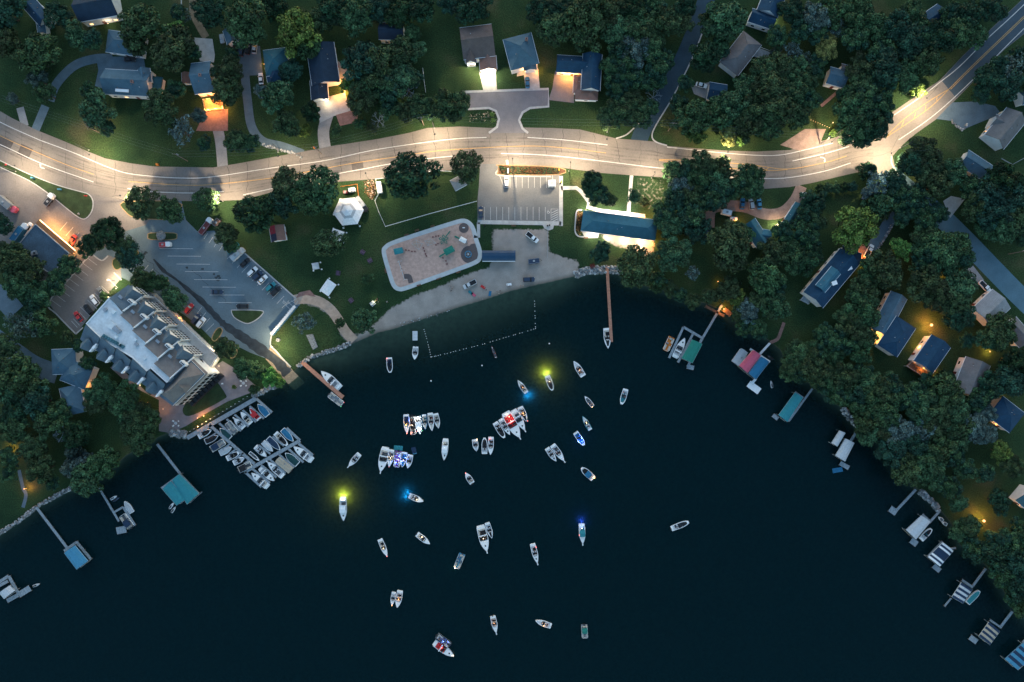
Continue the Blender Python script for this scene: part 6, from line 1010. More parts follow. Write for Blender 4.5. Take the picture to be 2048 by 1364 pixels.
canopy('blue boat canopy at the end of the plain grey dock', [(128, 1106), (150, 1091), (176, 1122), (153, 1139)], 'skyblue', alt='blue'); canopy('big teal boat canopy, right half of the double one', [(359, 948), (345, 961), (378, 1008), (398, 988)][:1] + [(344, 961), (374, 1009), (398, 987)], 'teal'); canopy('big teal boat canopy, left half of the double one', [(342, 962), (325, 979), (353, 1011), (372, 998)], 'teal', alt='teal'); canopy('pale blue boat canopy on the dock at the left edge', [(-2, 1186), (19, 1171), (30, 1181), (8, 1198)], 'lightgrey')
B = boat
# marina
B((535, 831.5), (515, 808), 14, 'cover', 'covered boat with blue tarp in the end slip of the marina seawall dock', cover='blue'); B((518, 839), (499, 816), 14, 'run', 'boat with a red tarp and red seats in the marina', c='red', canopy='red', eng='out'); B((501, 847.5), (481, 824), 13, 'run', 'boat with black interior beside the red tarped one in the marina', c='black', hatch=False); B((487, 856), (468, 837), 13, 'run', 'boat with grey interior in the middle slip of the marina seawall dock', c='tan', pulpit=True); B((472, 866), (454, 844), 14, 'pontoon', 'beige pontoon boat in the marina seawall slips', c='beige'); B((460, 876.5), (439, 856.5), 13, 'cover', 'boat with dark green tarp innermost at the marina seawall', cover='darkgreen')
B((396, 874), (421, 860), 12, 'run', 'silver boat uppermost left of the marina spine', c='grey', blunt=True); B((409.5, 884), (436, 871.5), 13, 'cover', 'black tarped boat left of the marina spine', cover='black'); B((421, 899.5), (449, 882.5), 14, 'pontoon', 'dark pontoon boat with beige seats left of the marina spine', c='beige', canopy='navy'); B((438.5, 907), (463, 894.5), 14, 'cover', 'pale grey tarped boat left of the marina spine', cover='silver'); B((452.5, 918), (478, 905), 12, 'run', 'boat with oval white rim and dark floor left of the marina spine', c='black', blunt=True); B((466, 927), (489, 915), 12, 'run', 'white boat with tan seats left of the marina spine', c='tan'); B((475.5, 941), (503, 927.5), 14, 'pontoon', 'dark pontoon boat at the lower end of the marina spine', c='grey', canopy='black')
B((498, 905), (518, 922), 7, 'fish', 'slim white skiff in the inner corner of the marina'); B((510, 893), (533, 914), 13, 'run', 'grey boat second from the inner marina corner', c='grey', hull='silver'); B((525, 884), (545, 903), 12, 'cover', 'white tarped boat on the inner side of the outer marina dock', cover='lightgrey', eng='out'); B((535, 876), (560, 900), 13, 'cover', 'navy tarped boat on the inner side of the outer marina dock', cover='navy'); B((550, 866), (574.5, 891), 12, 'run', 'white rimmed boat with black floor on the inner side of the outer dock', c='black', blunt=True); B((564, 859), (586.5, 883), 13, 'cover', 'blue tarped boat in the end slip of the outer marina dock', cover='blue')
B((533.5, 973), (503, 946), 15, 'cruiser', 'white cruiser at the lower left end of the outer marina dock', c='lightgrey'); B((521, 937), (548, 962), 14, 'cruiser', 'white cruiser with grey cockpit facing out from the outer marina dock', c='tan'); B((566, 953), (535, 924), 15, 'run', 'white open boat with dark seats on the outer side of the outer dock', c='grey', hatch=True, pulpit=True); B((582, 941.5), (554, 918), 14, 'pontoon', 'beige tarped pontoon boat on the outer side of the outer dock', cover='tan'); B((595, 929), (570, 906), 16, 'cover', 'boat with a broad dark teal tarp on the outer marina dock', cover='darkgreen'); B((622, 920), (587, 893), 16, 'cruiser', 'large white cruiser at the right end of the outer marina dock', c='lightgrey')
# moored along the shore docks
B((678, 775), (642, 742), 17, 'cruiser', 'white cruiser moored to the red dock by the ramp', c='lightgrey'); B((658, 788), (685, 809), 13, 'pontoon', 'white deck boat at the end of the red dock by the ramp', c='lightgrey', lit=[(1, -.8, .9, 'g', 0), (1, .8, .9, 'r', 0)]); B((1213, 656), (1216.5, 697), 14, 'run', 'white boat moored at the tip of the long red pier', c='black', hatch=True, ppl=0)
B((1344, 674), (1331, 702), 13, 'pontoon', 'pontoon boat with orange seats left of the zigzag dock', c='orange'); B((1351, 713), (1370, 676), 15, 'cruiser', 'white cruiser inside the zigzag dock', c='lightgrey'); B((1470, 727), (1489, 700), 17, 'pontoon', 'pontoon boat under a grey tarp left of the pink canopy', cover='silver', eng='out'); B((1843, 1080), (1864, 1058), 12, 'run', 'pale teal boat beside the ribbed white canopy', c='teal', blunt=True); B((1936, 1207), (1960, 1182), 12, 'cover', 'teal tarped boat beside the narrow striped canopy', cover='teal', blunt=True); B((263, 1026), (248, 1003), 12, 'cover', 'white dinghy with a grey tarp beside the dark narrow dock', cover='silver'); B((263, 1056), (244, 1029), 15, 'pontoon', 'cluttered pontoon boat at the dark narrow dock', c='grey', canopy='navy'); B((1886, 1042), (1878, 1034), 7, 'fish', 'small white rowing boat on the shore, upper of two', z=.05); B((1894, 1050), (1885, 1044), 7, 'fish', 'small white rowing boat on the shore, lower of two', z=.05)
# boats on the lake
B((718.5, 908), (697, 933), 12, 'run', 'white boat with bow pulpit alone left of the lower raft', c='grey', pulpit=True, ppl=1)
B((770.5, 897), (761, 944), 18, 'cruiser', 'big white cruiser at the left end of the lower raft', c='grey', pulpit=True, ppl=3); B((783, 899.5), (778, 934), 12.5, 'run', 'white boat second from the left in the lower raft', c='grey', ppl=4, lit=[(.45, .1, 1.5, 'a', 26), (1, 0, .9, 'r', 0)]); B((797, 902), (793, 935), 13, 'pontoon', 'purple lit pontoon boat in the middle of the lower raft', c='purple', ppl=4, lit=[(.3, .3, 1.4, 'b', 50), (.7, -.3, 1.4, 'b', 40), (.5, .3, 1.6, 'w', 22)]); B((809, 905), (804, 935), 13, 'run', 'blue lit boat second from the right in the lower raft', c='blue', ppl=4, lit=[(.3, .5, 1.3, 'b', 45), (.6, -.4, 1.3, 'b', 35), (.5, .1, 1.5, 'a', 16)]); B((821, 910), (815, 937), 12, 'run', 'grey floored boat at the right end of the lower raft', c='grey', ppl=4)  # purple and blue lamp glow also put into two of these deck colours
B((812, 829), (814, 867), 12.5, 'run', 'white and blue boat at the left end of the upper raft', c='navy', trim='blue', ppl=2, lit=[(.5, 0, 1.6, 'o', 45), (1, 0, .9, 'r', 10), (.3, .9, .9, 'b', 12)]); B((824, 831), (827, 870), 11, 'pontoon', 'crowded pontoon boat second from the left in the upper raft', c='black', ppl=6, lit=[(.5, 0, 1.6, 'a', 16), (.9, -.7, 1.0, 'r', 16)]); B((835, 833), (840, 869), 13, 'run', 'brightly lit white boat in the middle of the upper raft', c='lightgrey', canopy='white', ppl=3, lit=[(.12, 0, 1.4, 'w', 60), (.75, 0, 1.6, 'w', 60), (.8, -.9, .9, 'r', 0), (.8, .9, .9, 'g', 0)]); B((848, 829), (850.5, 860), 11, 'run', 'teal boat with blue bow in the upper raft', c='teal', hull='blue', ppl=4); B((860, 826), (864, 862), 12, 'run', 'white rimmed boat with dark floor second from the right in the upper raft', c='black', ppl=4); B((871, 827), (877, 857), 11.5, 'run', 'pale boat at the right end of the upper raft', c='grey', ppl=1)
B((891, 880), (888, 921), 13, 'cruiser', 'lone white cruiser with a glowing white top between the rafts', c='grey', canopy='white', lit=[(.3, 0, 1.4, 'w', 30)]); B((949, 879), (953, 903), 12, 'run', 'small boat with a red and white stern light left of the twin boats', c='grey', ppl=2, lit=[(0, .8, 1.2, 'a', 10), (.05, .95, .8, 'r', 0)]); B((944.5, 967), (931, 946), 12, 'run', 'grey floored boat below the twin boats heading up left', c='grey', ppl=3, eng='out', lit=[(1, 0, .9, 'r', 4)])
B((1053, 786), (1035.5, 760.5), 10.5, 'run', 'boat with blue underwater lights at its lower right stern', c='black', ppl=3, lit=[(.45, 0, 1.3, 'o', 5)], glow='blue', glow_p=90); B((1094.5, 751.5), (1105, 781), 12, 'run', 'white boat with a yellow underwater glow above its stern', c='grey', ppl=4, lit=[(.4, .1, 1.4, 'a', 30)], glow='green', glow_p=120, blunt=True); B((1167, 752.5), (1147.5, 722), 13, 'run', 'white open boat upper right of the yellow glow', c='tan', ppl=4, lit=[(.4, 0, 1.2, 'o', 6)]); B((1252, 778), (1243, 809), 12, 'run', 'white boat furthest right of the upper group heading down', c='teal', blunt=True, ppl=2); B((1186, 813), (1169.5, 792.5), 9, 'fish', 'small red trimmed boat with a bright stern lamp', trim='red', ppl=1, lit=[(0, .5, 1.1, 'o', 16)]); B((1181, 860), (1165, 832), 10.5, 'run', 'dark teal boat below the small red trimmed one', c='teal', hull='teal', ppl=2, lit=[(.5, 0, 1.3, 'a', 6)])
B((1151, 865), (1168.5, 891), 12, 'run', 'violet blue lit boat above the tied pair', c='blue', blunt=True, ppl=1, lit=[(.5, .6, 1.0, 'b', 90), (.6, -.8, 1.0, 'b', 70), (.7, .1, 1.4, 'b', 30)]); B((1094, 896.5), (1112.5, 923), 11.5, 'run', 'smaller left boat of the tied pair on the right', c='grey', hatch=True, ppl=2); B((1105, 890), (1128.5, 922.5), 13, 'run', 'larger right boat of the tied pair on the right', c='grey', ppl=4, pulpit=True); B((1187, 958), (1163, 936), 14, 'run', 'white boat with a blue tarp and an orange stern lamp', c='grey', canopy='blue', blunt=True, ppl=2, lit=[(0, -.4, 1.1, 'o', 30)])  # violet blue lit boat: lamp glow also put into its deck colour
B((990, 845), (1009, 876), 12.5, 'run', 'leftmost boat of the five boat raft', c='black', ppl=5, blunt=True); B((1001, 838), (1020, 870), 11.5, 'run', 'second boat from the left in the five boat raft', c='grey', hatch=True, ppl=2); B((1012, 827), (1040, 876), 21, 'cruiser', 'large cruiser with red cockpit in the five boat raft', c='red', ppl=2, lit=[(.15, .2, 1.6, 'a', 40), (.3, .2, 1.8, 'r', 40)], pulpit=True); B((1028, 822), (1050, 861), 15, 'cruiser', 'grey cockpit cruiser second from the right in the five boat raft', c='grey', pulpit=True, ppl=1); B((1040, 814), (1053.5, 843), 13, 'run', 'rightmost boat of the five boat raft with a fiery lamp', c='black', ppl=3, lit=[(.45, 0, 1.4, 'o', 30), (1, .3, .9, 'r', 5)])
B((969, 908), (969, 875.5), 12, 'run', 'left boat of the twin boats with blunt bow up', c='grey', blunt=True, ppl=1); B((982, 874), (981, 910), 12, 'run', 'right boat of the twin boats with pointed bow down', c='black', ppl=4, lit=[(.1, -.4, 1.1, 'r', 4)]); B((992, 715), (983, 692), 5, 'fish', 'slim reddish kayak below the swim line', hull='maroon', ppl=1, name='kayak'); B((831, 693), (829, 719.5), 12, 'run', 'white boat just below the swim raft', c='grey', eng='out'); B((778, 715), (780, 745.5), 12.5, 'run', 'boat with navy floor left of the swim raft', c='navy', ppl=2, blunt=True, lit=[(.05, -.8, .9, 'r', 3)])
B((685.5, 997), (687, 1042), 15, 'cruiser', 'white cruiser with a yellow green underwater glow at its stern', c='grey', canopy='white', glow='green', glow_p=150, lit=[(.02, 0, .7, 'w', 40)]); B((818, 991.5), (846.5, 1003.5), 12.5, 'run', 'boat with blue underwater lights at its left stern', c='black', ppl=2, lit=[(.55, -.1, 1.3, 'a', 16)], glow='blue', glow_p=110); B((833.5, 1068.5), (859.5, 1088.5), 12, 'run', 'white boat below the left blue lit boat heading down right', c='grey', ppl=1, eng='out', lit=[(.35, .4, 1.4, 'a', 12)]); B((759.5, 1079), (774, 1113), 11.5, 'run', 'white boat with dark seats leftmost in the lower lake', c='black', ppl=2, lit=[(.5, 0, 1.3, 'a', 5), (1, 0, .9, 'r', 3)]); B((961, 1054), (974, 1103.5), 19, 'cruiser', 'big white cruiser with a small boat tied to its right side', c='black', pulpit=True, ppl=2, lit=[(.45, 0, 1.6, 'a', 14)]); B((974, 1046), (984, 1077), 11.5, 'run', 'small boat tied to the right side of the big white cruiser', c='grey'); B((924.5, 1108), (912.5, 1137), 13, 'pontoon', 'pontoon boat with a warm lamp at its lower end', c='skyblue', ppl=3, lit=[(1, -.4, 1.2, 'a', 34)]); B((1065, 1088), (1075, 1127), 12, 'run', 'white boat with hatch right of the big white cruiser', c='black', hatch=True, pulpit=True, ppl=2, lit=[(.2, .9, .9, 'r', 4)]); B((1163.5, 1048), (1165.5, 1088), 13, 'run', 'white boat with a deep blue glow above its stern', c='teal', pulpit=True, canopy='teal', glow='deep', glow_p=80, lit=[(.12, 0, 1.2, 'b', 10), (.55, -.95, .9, 'r', 3), (.2, 0, 1.5, 'w', 6)])
B((787.5, 1185), (783.5, 1211.5), 9.5, 'run', 'smaller left boat of the lower left tied pair', c='grey', lit=[(1, 0, .9, 'o', 8)]); B((800, 1182), (794, 1216), 13, 'run', 'larger right boat of the lower left tied pair', c='black', ppl=2, lit=[(.45, 0, 1.4, 'o', 24)]); B((985.5, 1233), (992.5, 1266), 12, 'run', 'white boat near the bottom centre heading down', c='black', ppl=3, eng='out', lit=[(.4, 0, 1.3, 'o', 8)], pulpit=True); B((1102.5, 1253), (1071, 1242), 12, 'run', 'white boat near the bottom heading left with a warm lamp', c='grey', ppl=2, eng='out', lit=[(.45, .5, 1.2, 'o', 18)]); B((1168.5, 1250), (1170, 1277), 12.5, 'pontoon', 'pontoon boat with a green canopy near the bottom', c='lightgrey', canopy='green'); B((873, 1271.5), (901, 1292), 13, 'pontoon', 'dark pontoon boat with blue lights tied above the red seated cruiser', c='grey', hull='navy', ppl=4, lit=[(.5, 0, 1.4, 'b', 34), (.75, .5, 1.2, 'b', 26)]); B((870, 1287), (907.5, 1313), 16, 'cruiser', 'cruiser with red seats near the bottom edge', c='red', ppl=2, lit=[(.35, .2, 1.4, 'r', 14), (.95, .2, 1.2, 'a', 6)]); B((1343, 1058), (1378, 1044), 12, 'run', 'lone white boat far right in open water', c='grey', blunt=True, eng='out', ppl=1)
for o in BOATS: pass
def mat_float(px, py, a, L, Wd, col, label):
    x, y = P(px, py, WL); o = thing('floating_mat', label, 'floating mat', (x, y, WL + .05), R(a)); MB().prism([(-L / 2, -Wd / 2), (L / 2, -Wd / 2), (L / 2, Wd / 2), (-L / 2, Wd / 2)], -.04, .08, bottom=True).build('mat', cloth(col), o); MB().cyl((-L / 2, -Wd / 2, .12), (-L / 2, Wd / 2, .12), .14, n=8).build('rolled_edge', cloth('skyblue' if col == 'navy' else col), o)
mat_float(797, 896, -4, 3.4, 1.9, 'teal', 'teal foam mat floating above the lower raft'); mat_float(828, 901, 105, 2.6, 1.8, 'navy', 'navy foam mat with pale edge right of the lower raft'); mat_float(1675, 940, 10, 4.0, 1.9, 'blue', 'bright blue mat floating below the white canopies')
def jetski(px, py, a, col, label, z=WL):
    x, y = P(px, py, .3); o = thing('jet_ski', label, 'jet ski', (x, y, z), R(a)); b = MB(); xs = [-1.4, -.9, 0, .7, 1.2, 1.5]; bb = [.42, .5, .52, .42, .24, .04]; n = 6
    A = [(x_, -w_ * .6, -.1) for x_, w_ in zip(xs, bb)] + [(x_, -w_, .35) for x_, w_ in zip(xs, bb)] + [(x_, 0, .55) for x_ in xs] + [(x_, w_, .35) for x_, w_ in zip(xs, bb)] + [(x_, w_ * .6, -.1) for x_, w_ in zip(xs, bb)]
    b.add(A, [(k * n + i, k * n + i + 1, (k + 1) * n + i + 1, (k + 1) * n + i) for k in range(4) for i in range(n - 1)] + [(0, n, 2 * n, 3 * n, 4 * n)]); b.build('hull', paint(col), o); MB().box((-.5, 0, .68), (1.2, .4, .3)).build('seat', black, o); MB().box((.3, 0, .9), (.1, .7, .08)).build('handlebar', dark, o)
jetski(226, 996, 30, 'white', 'white jet ski on a lift, left of two beside the dark narrow dock'); jetski(231, 999, 30, 'navy', 'dark jet ski on a lift, right of two beside the dark narrow dock'); jetski(1544, 769, 100, 'silver', 'silver jet ski floating below the blue canopy'); jetski(1541, 715, 150, 'black', 'black jet ski beside the blue canopy dock'); jetski(342, 1012, 55, 'white', 'white jet ski, left of two below the double teal canopy'); jetski(346, 1020, 55, 'lightgrey', 'pale jet ski, right of two below the double teal canopy'); jetski(71, 1171, 20, 'silver', 'silver jet ski floating beside the dock at the left edge')
# swim line
random.seed(21)
for pts in ([(848, 659), (853, 676), (858, 696), (862, 714)], [(862, 714), (885, 709), (920, 700), (960, 690), (1000, 678), (1035, 668), (1071, 657)], [(1069, 602), (1070, 630), (1071, 657)]):
    q = catmull(pts, 8); n = {0: 12, 1: 34, 2: 9}[[4, 7, 3].index(len(pts))]
    for k in range(n):
        t = (k + random.uniform(-.3, .3)) / (n - 1) * (len(q) - 1); t = min(max(t, 0), len(q) - 1.001); i = int(t); f = t - i; px = q[i][0] * (1 - f) + q[i + 1][0] * f; py = q[i][1] * (1 - f) + q[i + 1][1] * f; x, y = P(px, py, WL)
        o = MB().ball((0, 0, .06), .16, 0, 8, 6, .8).build('swim_float', paint('white')); o.location = (x, y, WL); tag(o, 'white float on the rope line round the swim area', 'float', 'floats on the swim line')
for px, py, t in ((1098.6, 687, 'white buoy between the swim line corner and the long red pier'), (964, 731, 'white buoy below the slim reddish kayak'), (862, 762, 'white buoy left of the upper lake boats')): ball_buoy(px, py, t)
# people on the beach and lawn
BP = [(899, 572, 'white'), (904, 577, 'navy'), (908, 574, 'teal'), (902, 580, 'grey'), (964, 576, 'red'), (969, 574, 'white'), (973, 579, 'blue'), (994, 583, 'navy'), (998, 587, 'white'), (1001, 582, 'tan'), (1004, 586, 'black'), (1015, 570, 'white'), (1019, 573, 'lightgrey'), (1041, 572, 'red'), (1046, 571, 'white'), (752, 600, 'orange'), (756, 604, 'white'), (754, 597, 'red'), (773, 603, 'white'), (957, 594, 'grey'), (965, 598, 'lightgrey')]
where = {0: 'left of the pale beach pickup', 4: 'right of the pale beach pickup', 7: 'in the group near the water edge', 11: 'above the water edge left of the navy car', 13: 'at the water edge by the navy car', 15: 'beside the lantern lit folding table', 18: 'on the grass right of the folding table', 19: 'wading near the shore below the towels'}
wd = ''
for i, (px, py, s) in enumerate(BP):
    wd = where.get(i, wd); x, y = P(px, py, 1); person(x, y, -.25 if py > 590 and px > 900 else (-.1 if px > 950 else 0), i * 1.7, 'stand' if i % 3 else 'sit', s, 'person in a %s top %s' % (s, wd), 'people on the beach')
def towel(px, py, a, col, label): x, y = P(px, py); o = MB().prism([(-1, -.5), (1, -.5), (1, .5), (-1, .5)], 0, .03).build('beach_towel', cloth(col)); o.location = (x, y, .0); o.rotation_euler = (0, 0, R(a)); tag(o, label, 'towel')
for px, py, a, c, t in ((941, 585, -40, 'teal', 'teal towel on the beach below the pale pickup'), (947, 589, -40, 'pink', 'pink towel on the beach below the pale pickup'), (980, 587, 80, 'blue', 'blue towel near the water edge'), (1018, 569, 10, 'white', 'white towel at the upper beach'), (966, 574, -30, 'red', 'red towel beside the beach group')): towel(px, py, a, c, t)
x, y = P(750, 602, 1.2); o = thing('camp_lantern', 'glowing camp lantern beside the folding table', 'lantern', (x, y, .76)); MB().cyl((0, 0, 0), (0, 0, .3), .1, n=8).build('globe', bulb, o); MB().cyl((0, 0, .3), (0, 0, .36), .12, n=8).build('cap', dark, o); lamp((0, 0, .5), 22, (1, .9, .5), o)
# ================================================================== lamps, poles, wires
SL = [((32, 343), (29, 331), 'lower left of the highway near the left edge', 1.3), ((178, 300), (178, 309), 'above the highway by the wide lawn at left', 1.5), ((250, 402), (240, 391), 'at the mouth of the left parking lot', 1.3), ((446, 403), (437, 393), 'glowing through the small roadside tree', 1.2), ((652, 378), (644, 366), 'inside the tall park trees', .8), ((744, 366), (731, 346), 'by the fenced flower patch', 1.0), ((869, 256), (869, 268), 'above the road left of the court', 1.6), ((1026, 345), (1025, 317), 'over the planting bed of the park lot', 1.5), ((1138, 342), (1141, 324), 'right of the park lot by the walk', 1.4), ((1303, 356), (1310, 344), 'on the road edge above the pavilion', 1.2), ((1456, 294), (1456, 304), 'below the giant oak', 1.2), ((1666, 272), (1664, 284), 'at the foot of the dark woods by the turn arrow', 1.4), ((1800, 296), (1783, 306), 'at the highway junction on the right', 2.2), ((1848, 190), (1854, 196), 'among bright leaves above the striped median', 1.7), ((560, 300), (556, 312), 'at the end of the winding driveway', .5), ((1214, 264), (1214, 278), 'near the mouth of the side road', .55)]
for b_, h_, t, pw in SL: streetlamp(b_, h_, 'dark street lamp ' + t, pw)
for px, py, pw, t, c in ((543, 694, 1300, 'pole lamp lighting the boat ramp', WARM), (215, 560, 800, 'added pole lamp lighting the hotel side lot', WARM), (1863, 650, 620, 'amber garden lamp flaring beside the navy roofed house', AMB), (1980, 703, 200, 'amber pole lamp above the brown grey house', AMB), (1968, 1042, 560, 'brightest amber lamp glowing through the right shore trees', AMB), (1888, 551, 260, 'amber lamp deep in the trees left of the lane', AMB), (15, 800, 120, 'amber lamp in the trees at the left edge, upper one', AMB), (13, 898, 160, 'amber lamp in the trees at the left edge, lower one', AMB), (48, 978, 90, 'amber lamp on the path above the stone seawall', AMB), (1436, 563, 25, 'small amber lamp on the lawn above the zigzag dock', AMB), (2040, 1010, 60, 'amber lamp under the trees on the right edge', AMB), (1992, 850, 10, 'tiny amber lamp beside the orange lit eave', AMB), (1666, 245, 40, 'amber string light post by the dirt apron', AMB), (228, 804, 14, 'violet white lamp in the trees below the hotel', (.6, .4, 1)), (1448, 618, 130, 'amber lamp at the wooden landing', AMB), (407, 832, 60, 'amber path lamp by the marina entrance', AMB), (395, 836, 60, 'amber lamp beside the seawall steps', AMB), (1555, 449, 120, 'warm lamp at the corner of the long narrow garage', WARM), (1024, 410, .1, None, WARM)):  # side lot pole lamp is added, to brighten the asphalt there
    if not t: continue
    z = 8.0 if pw == 1300 else 5.5 if pw == 800 else 4.5 if pw > 200 else 2.6; x, y = P(px, py, z); o = thing('lamp_post', t, 'lamp post', (x, y, 0)); MB().cyl((0, 0, 0), (0, 0, z - .1), .07, .05, 7).build('pole', pole_m, o); MB().ball((0, 0, z), .55 if pw in (620, 560) else .25 if pw > 300 else .26 if pw > 100 else .18, n=8).build('globe', bulb_o if c == AMB else bulb_b if c[2] == 1 and c[0] < .9 else bulb, o); lamp((.35, 0, z - .85), pw, c, o, r=.2)  # the two widest amber globes are enlarged to stand in for lamp flare
for i in range(9):
    px, py = 1622 + i * 4.6, 240 + i * 1.9; x, y = P(px, py, .6); o = MB().ball((0, 0, 0), .10, n=7).build('string_light', bulb_o); o.location = (x, y, .6); tag(o, 'amber bulb in the string beside the dirt apron', 'string light', 'amber string lights'); 
    if i % 3 == 1: lamp((0, 0, .5), 8, AMB, o)
for i in range(16):
    px, py = 371 + i * 8.2, 868 - i * 5.0; x, y = P(px, py, 1); o = thing('dock_light', 'small bulb on a post along the marina seawall', 'dock light', (x, y, 0), 0, 'bulbs along the marina seawall'); MB().cyl((0, 0, 0), (0, 0, .9), .06, n=6).build('post', white, o); MB().ball((0, 0, 1.0), .13, n=7).build('bulb', bulb if i in (3, 4, 5, 6) else paint('white'), o)
    if i in (3, 5): lamp((0, 0, 1.2), 22, AMB, o)
UP = [((204, 268), 'wooden utility pole with crossarm on the wide lawn at left', .45), ((375, 322), 'wooden utility pole with crossarm near the pale bare tree at left', 1.45), ((643, 308), 'wooden utility pole by the widest driveway', 1.8), ((848, 251), 'wooden utility pole left of the court', 1.7), ((1336, 262), 'wooden utility pole at the corner of the side road', 1.5), ((1640, 288), 'wooden utility pole beside the dirt apron', 1.9), ((1822, 310), 'wooden utility pole in the trees at the highway junction', .8), ((2016, 508), 'wooden utility pole with a dangling frame beside the right side lane', .7), ((-30, 190), 'utility pole at the left edge', .5), ((2110, 40), 'utility pole at the right edge', .7)]
pts = {}
for b_, t, rz in UP: utility(b_, t, rz); pts[b_] = P(*b_)
order = [(-30, 190), (204, 268), (375, 322), (643, 308), (848, 251), (1336, 262), (1640, 288), (1822, 310)]
for i in range(len(order) - 1):
    a, b = Vector(P(*order[i])), Vector(P(*order[i + 1])); d = (b - a); v = Vector((-d.y, d.x)).normalized(); w_ = MB()
    for s in (-1.1, 0, 1.1):
        q = [(*(a.lerp(b, t) + v * s), 10.2 - 2.2 * 4 * t * (1 - t)) for t in np.linspace(0, 1, 9)]; w_.tube(q, .022, 4)
    nm = ['first', 'second', 'third', 'fourth', 'fifth', 'sixth', 'seventh'][i]; tag(w_.build('overhead_wire', mat('wire_metal', (.12, .14, .16), .5)), '%s span of overhead wires from the left along the highway' % nm, 'wire', 'overhead wires')
def small(px, py, col, d, label, name, cat, z=0, a=0):
    x, y = P(px, py, d[2]); o = MB().box((0, 0, d[2] / 2), d).box((0, 0, d[2]), (d[0] * .8, d[1] * .8, .12)).build(name, cloth(col)); o.location = (x, y, z); o.rotation_euler = (0, 0, R(a)); tag(o, label, cat)
small(313, 328, 'orange', (.7, .7, 1.2), 'orange barrel on the road shoulder at left', 'traffic_barrel', 'barrel'); small(627, 294, 'orange', (.5, .5, 1.4), 'orange marker beside the widest driveway', 'marker_post', 'marker'); small(117, 378, 'skyblue', (1.2, .5, 1.2), 'blue and red sign on the roadside verge', 'sign_board', 'sign'); small(63, 355, 'skyblue', (.8, .5, 1.5), 'pale blue mailbox on the roadside verge', 'mailbox', 'mailbox'); small(170, 391, 'red', (1.0, .3, .8), 'red sign near the tip of the roadside verge', 'sign_board', 'sign'); small(11, 329, 'red', (.5, .5, .6), 'red hydrant at the left end of the verge', 'fire_hydrant', 'hydrant'); small(1016, 341, 'white', (.6, 1.8, 1.6), 'white sign slab in the planting bed of the park lot', 'sign_board', 'sign')
for i, (px, py) in enumerate(((1095, 451), (1099, 450), (969, 451), (1121, 366))): small(px, py, 'black', (.5, .5, .9), 'dark litter bin beside the park lot walk, %s' % ['left of the lower right pair', 'right of the lower right pair', 'at the lower left corner', 'at the upper right corner'][i], 'litter_bin', 'bin')
for i, (px, py) in enumerate(((1118, 339), (1123, 363))): small(px, py, 'yellow', (.4, .9, .8), 'yellow box beside the park lot, %s' % ['upper', 'lower'][i], 'utility_box', 'box')
small(317, 1084, 'white', (.1, .1, .1), 'x', 'x', 'x') if False else None
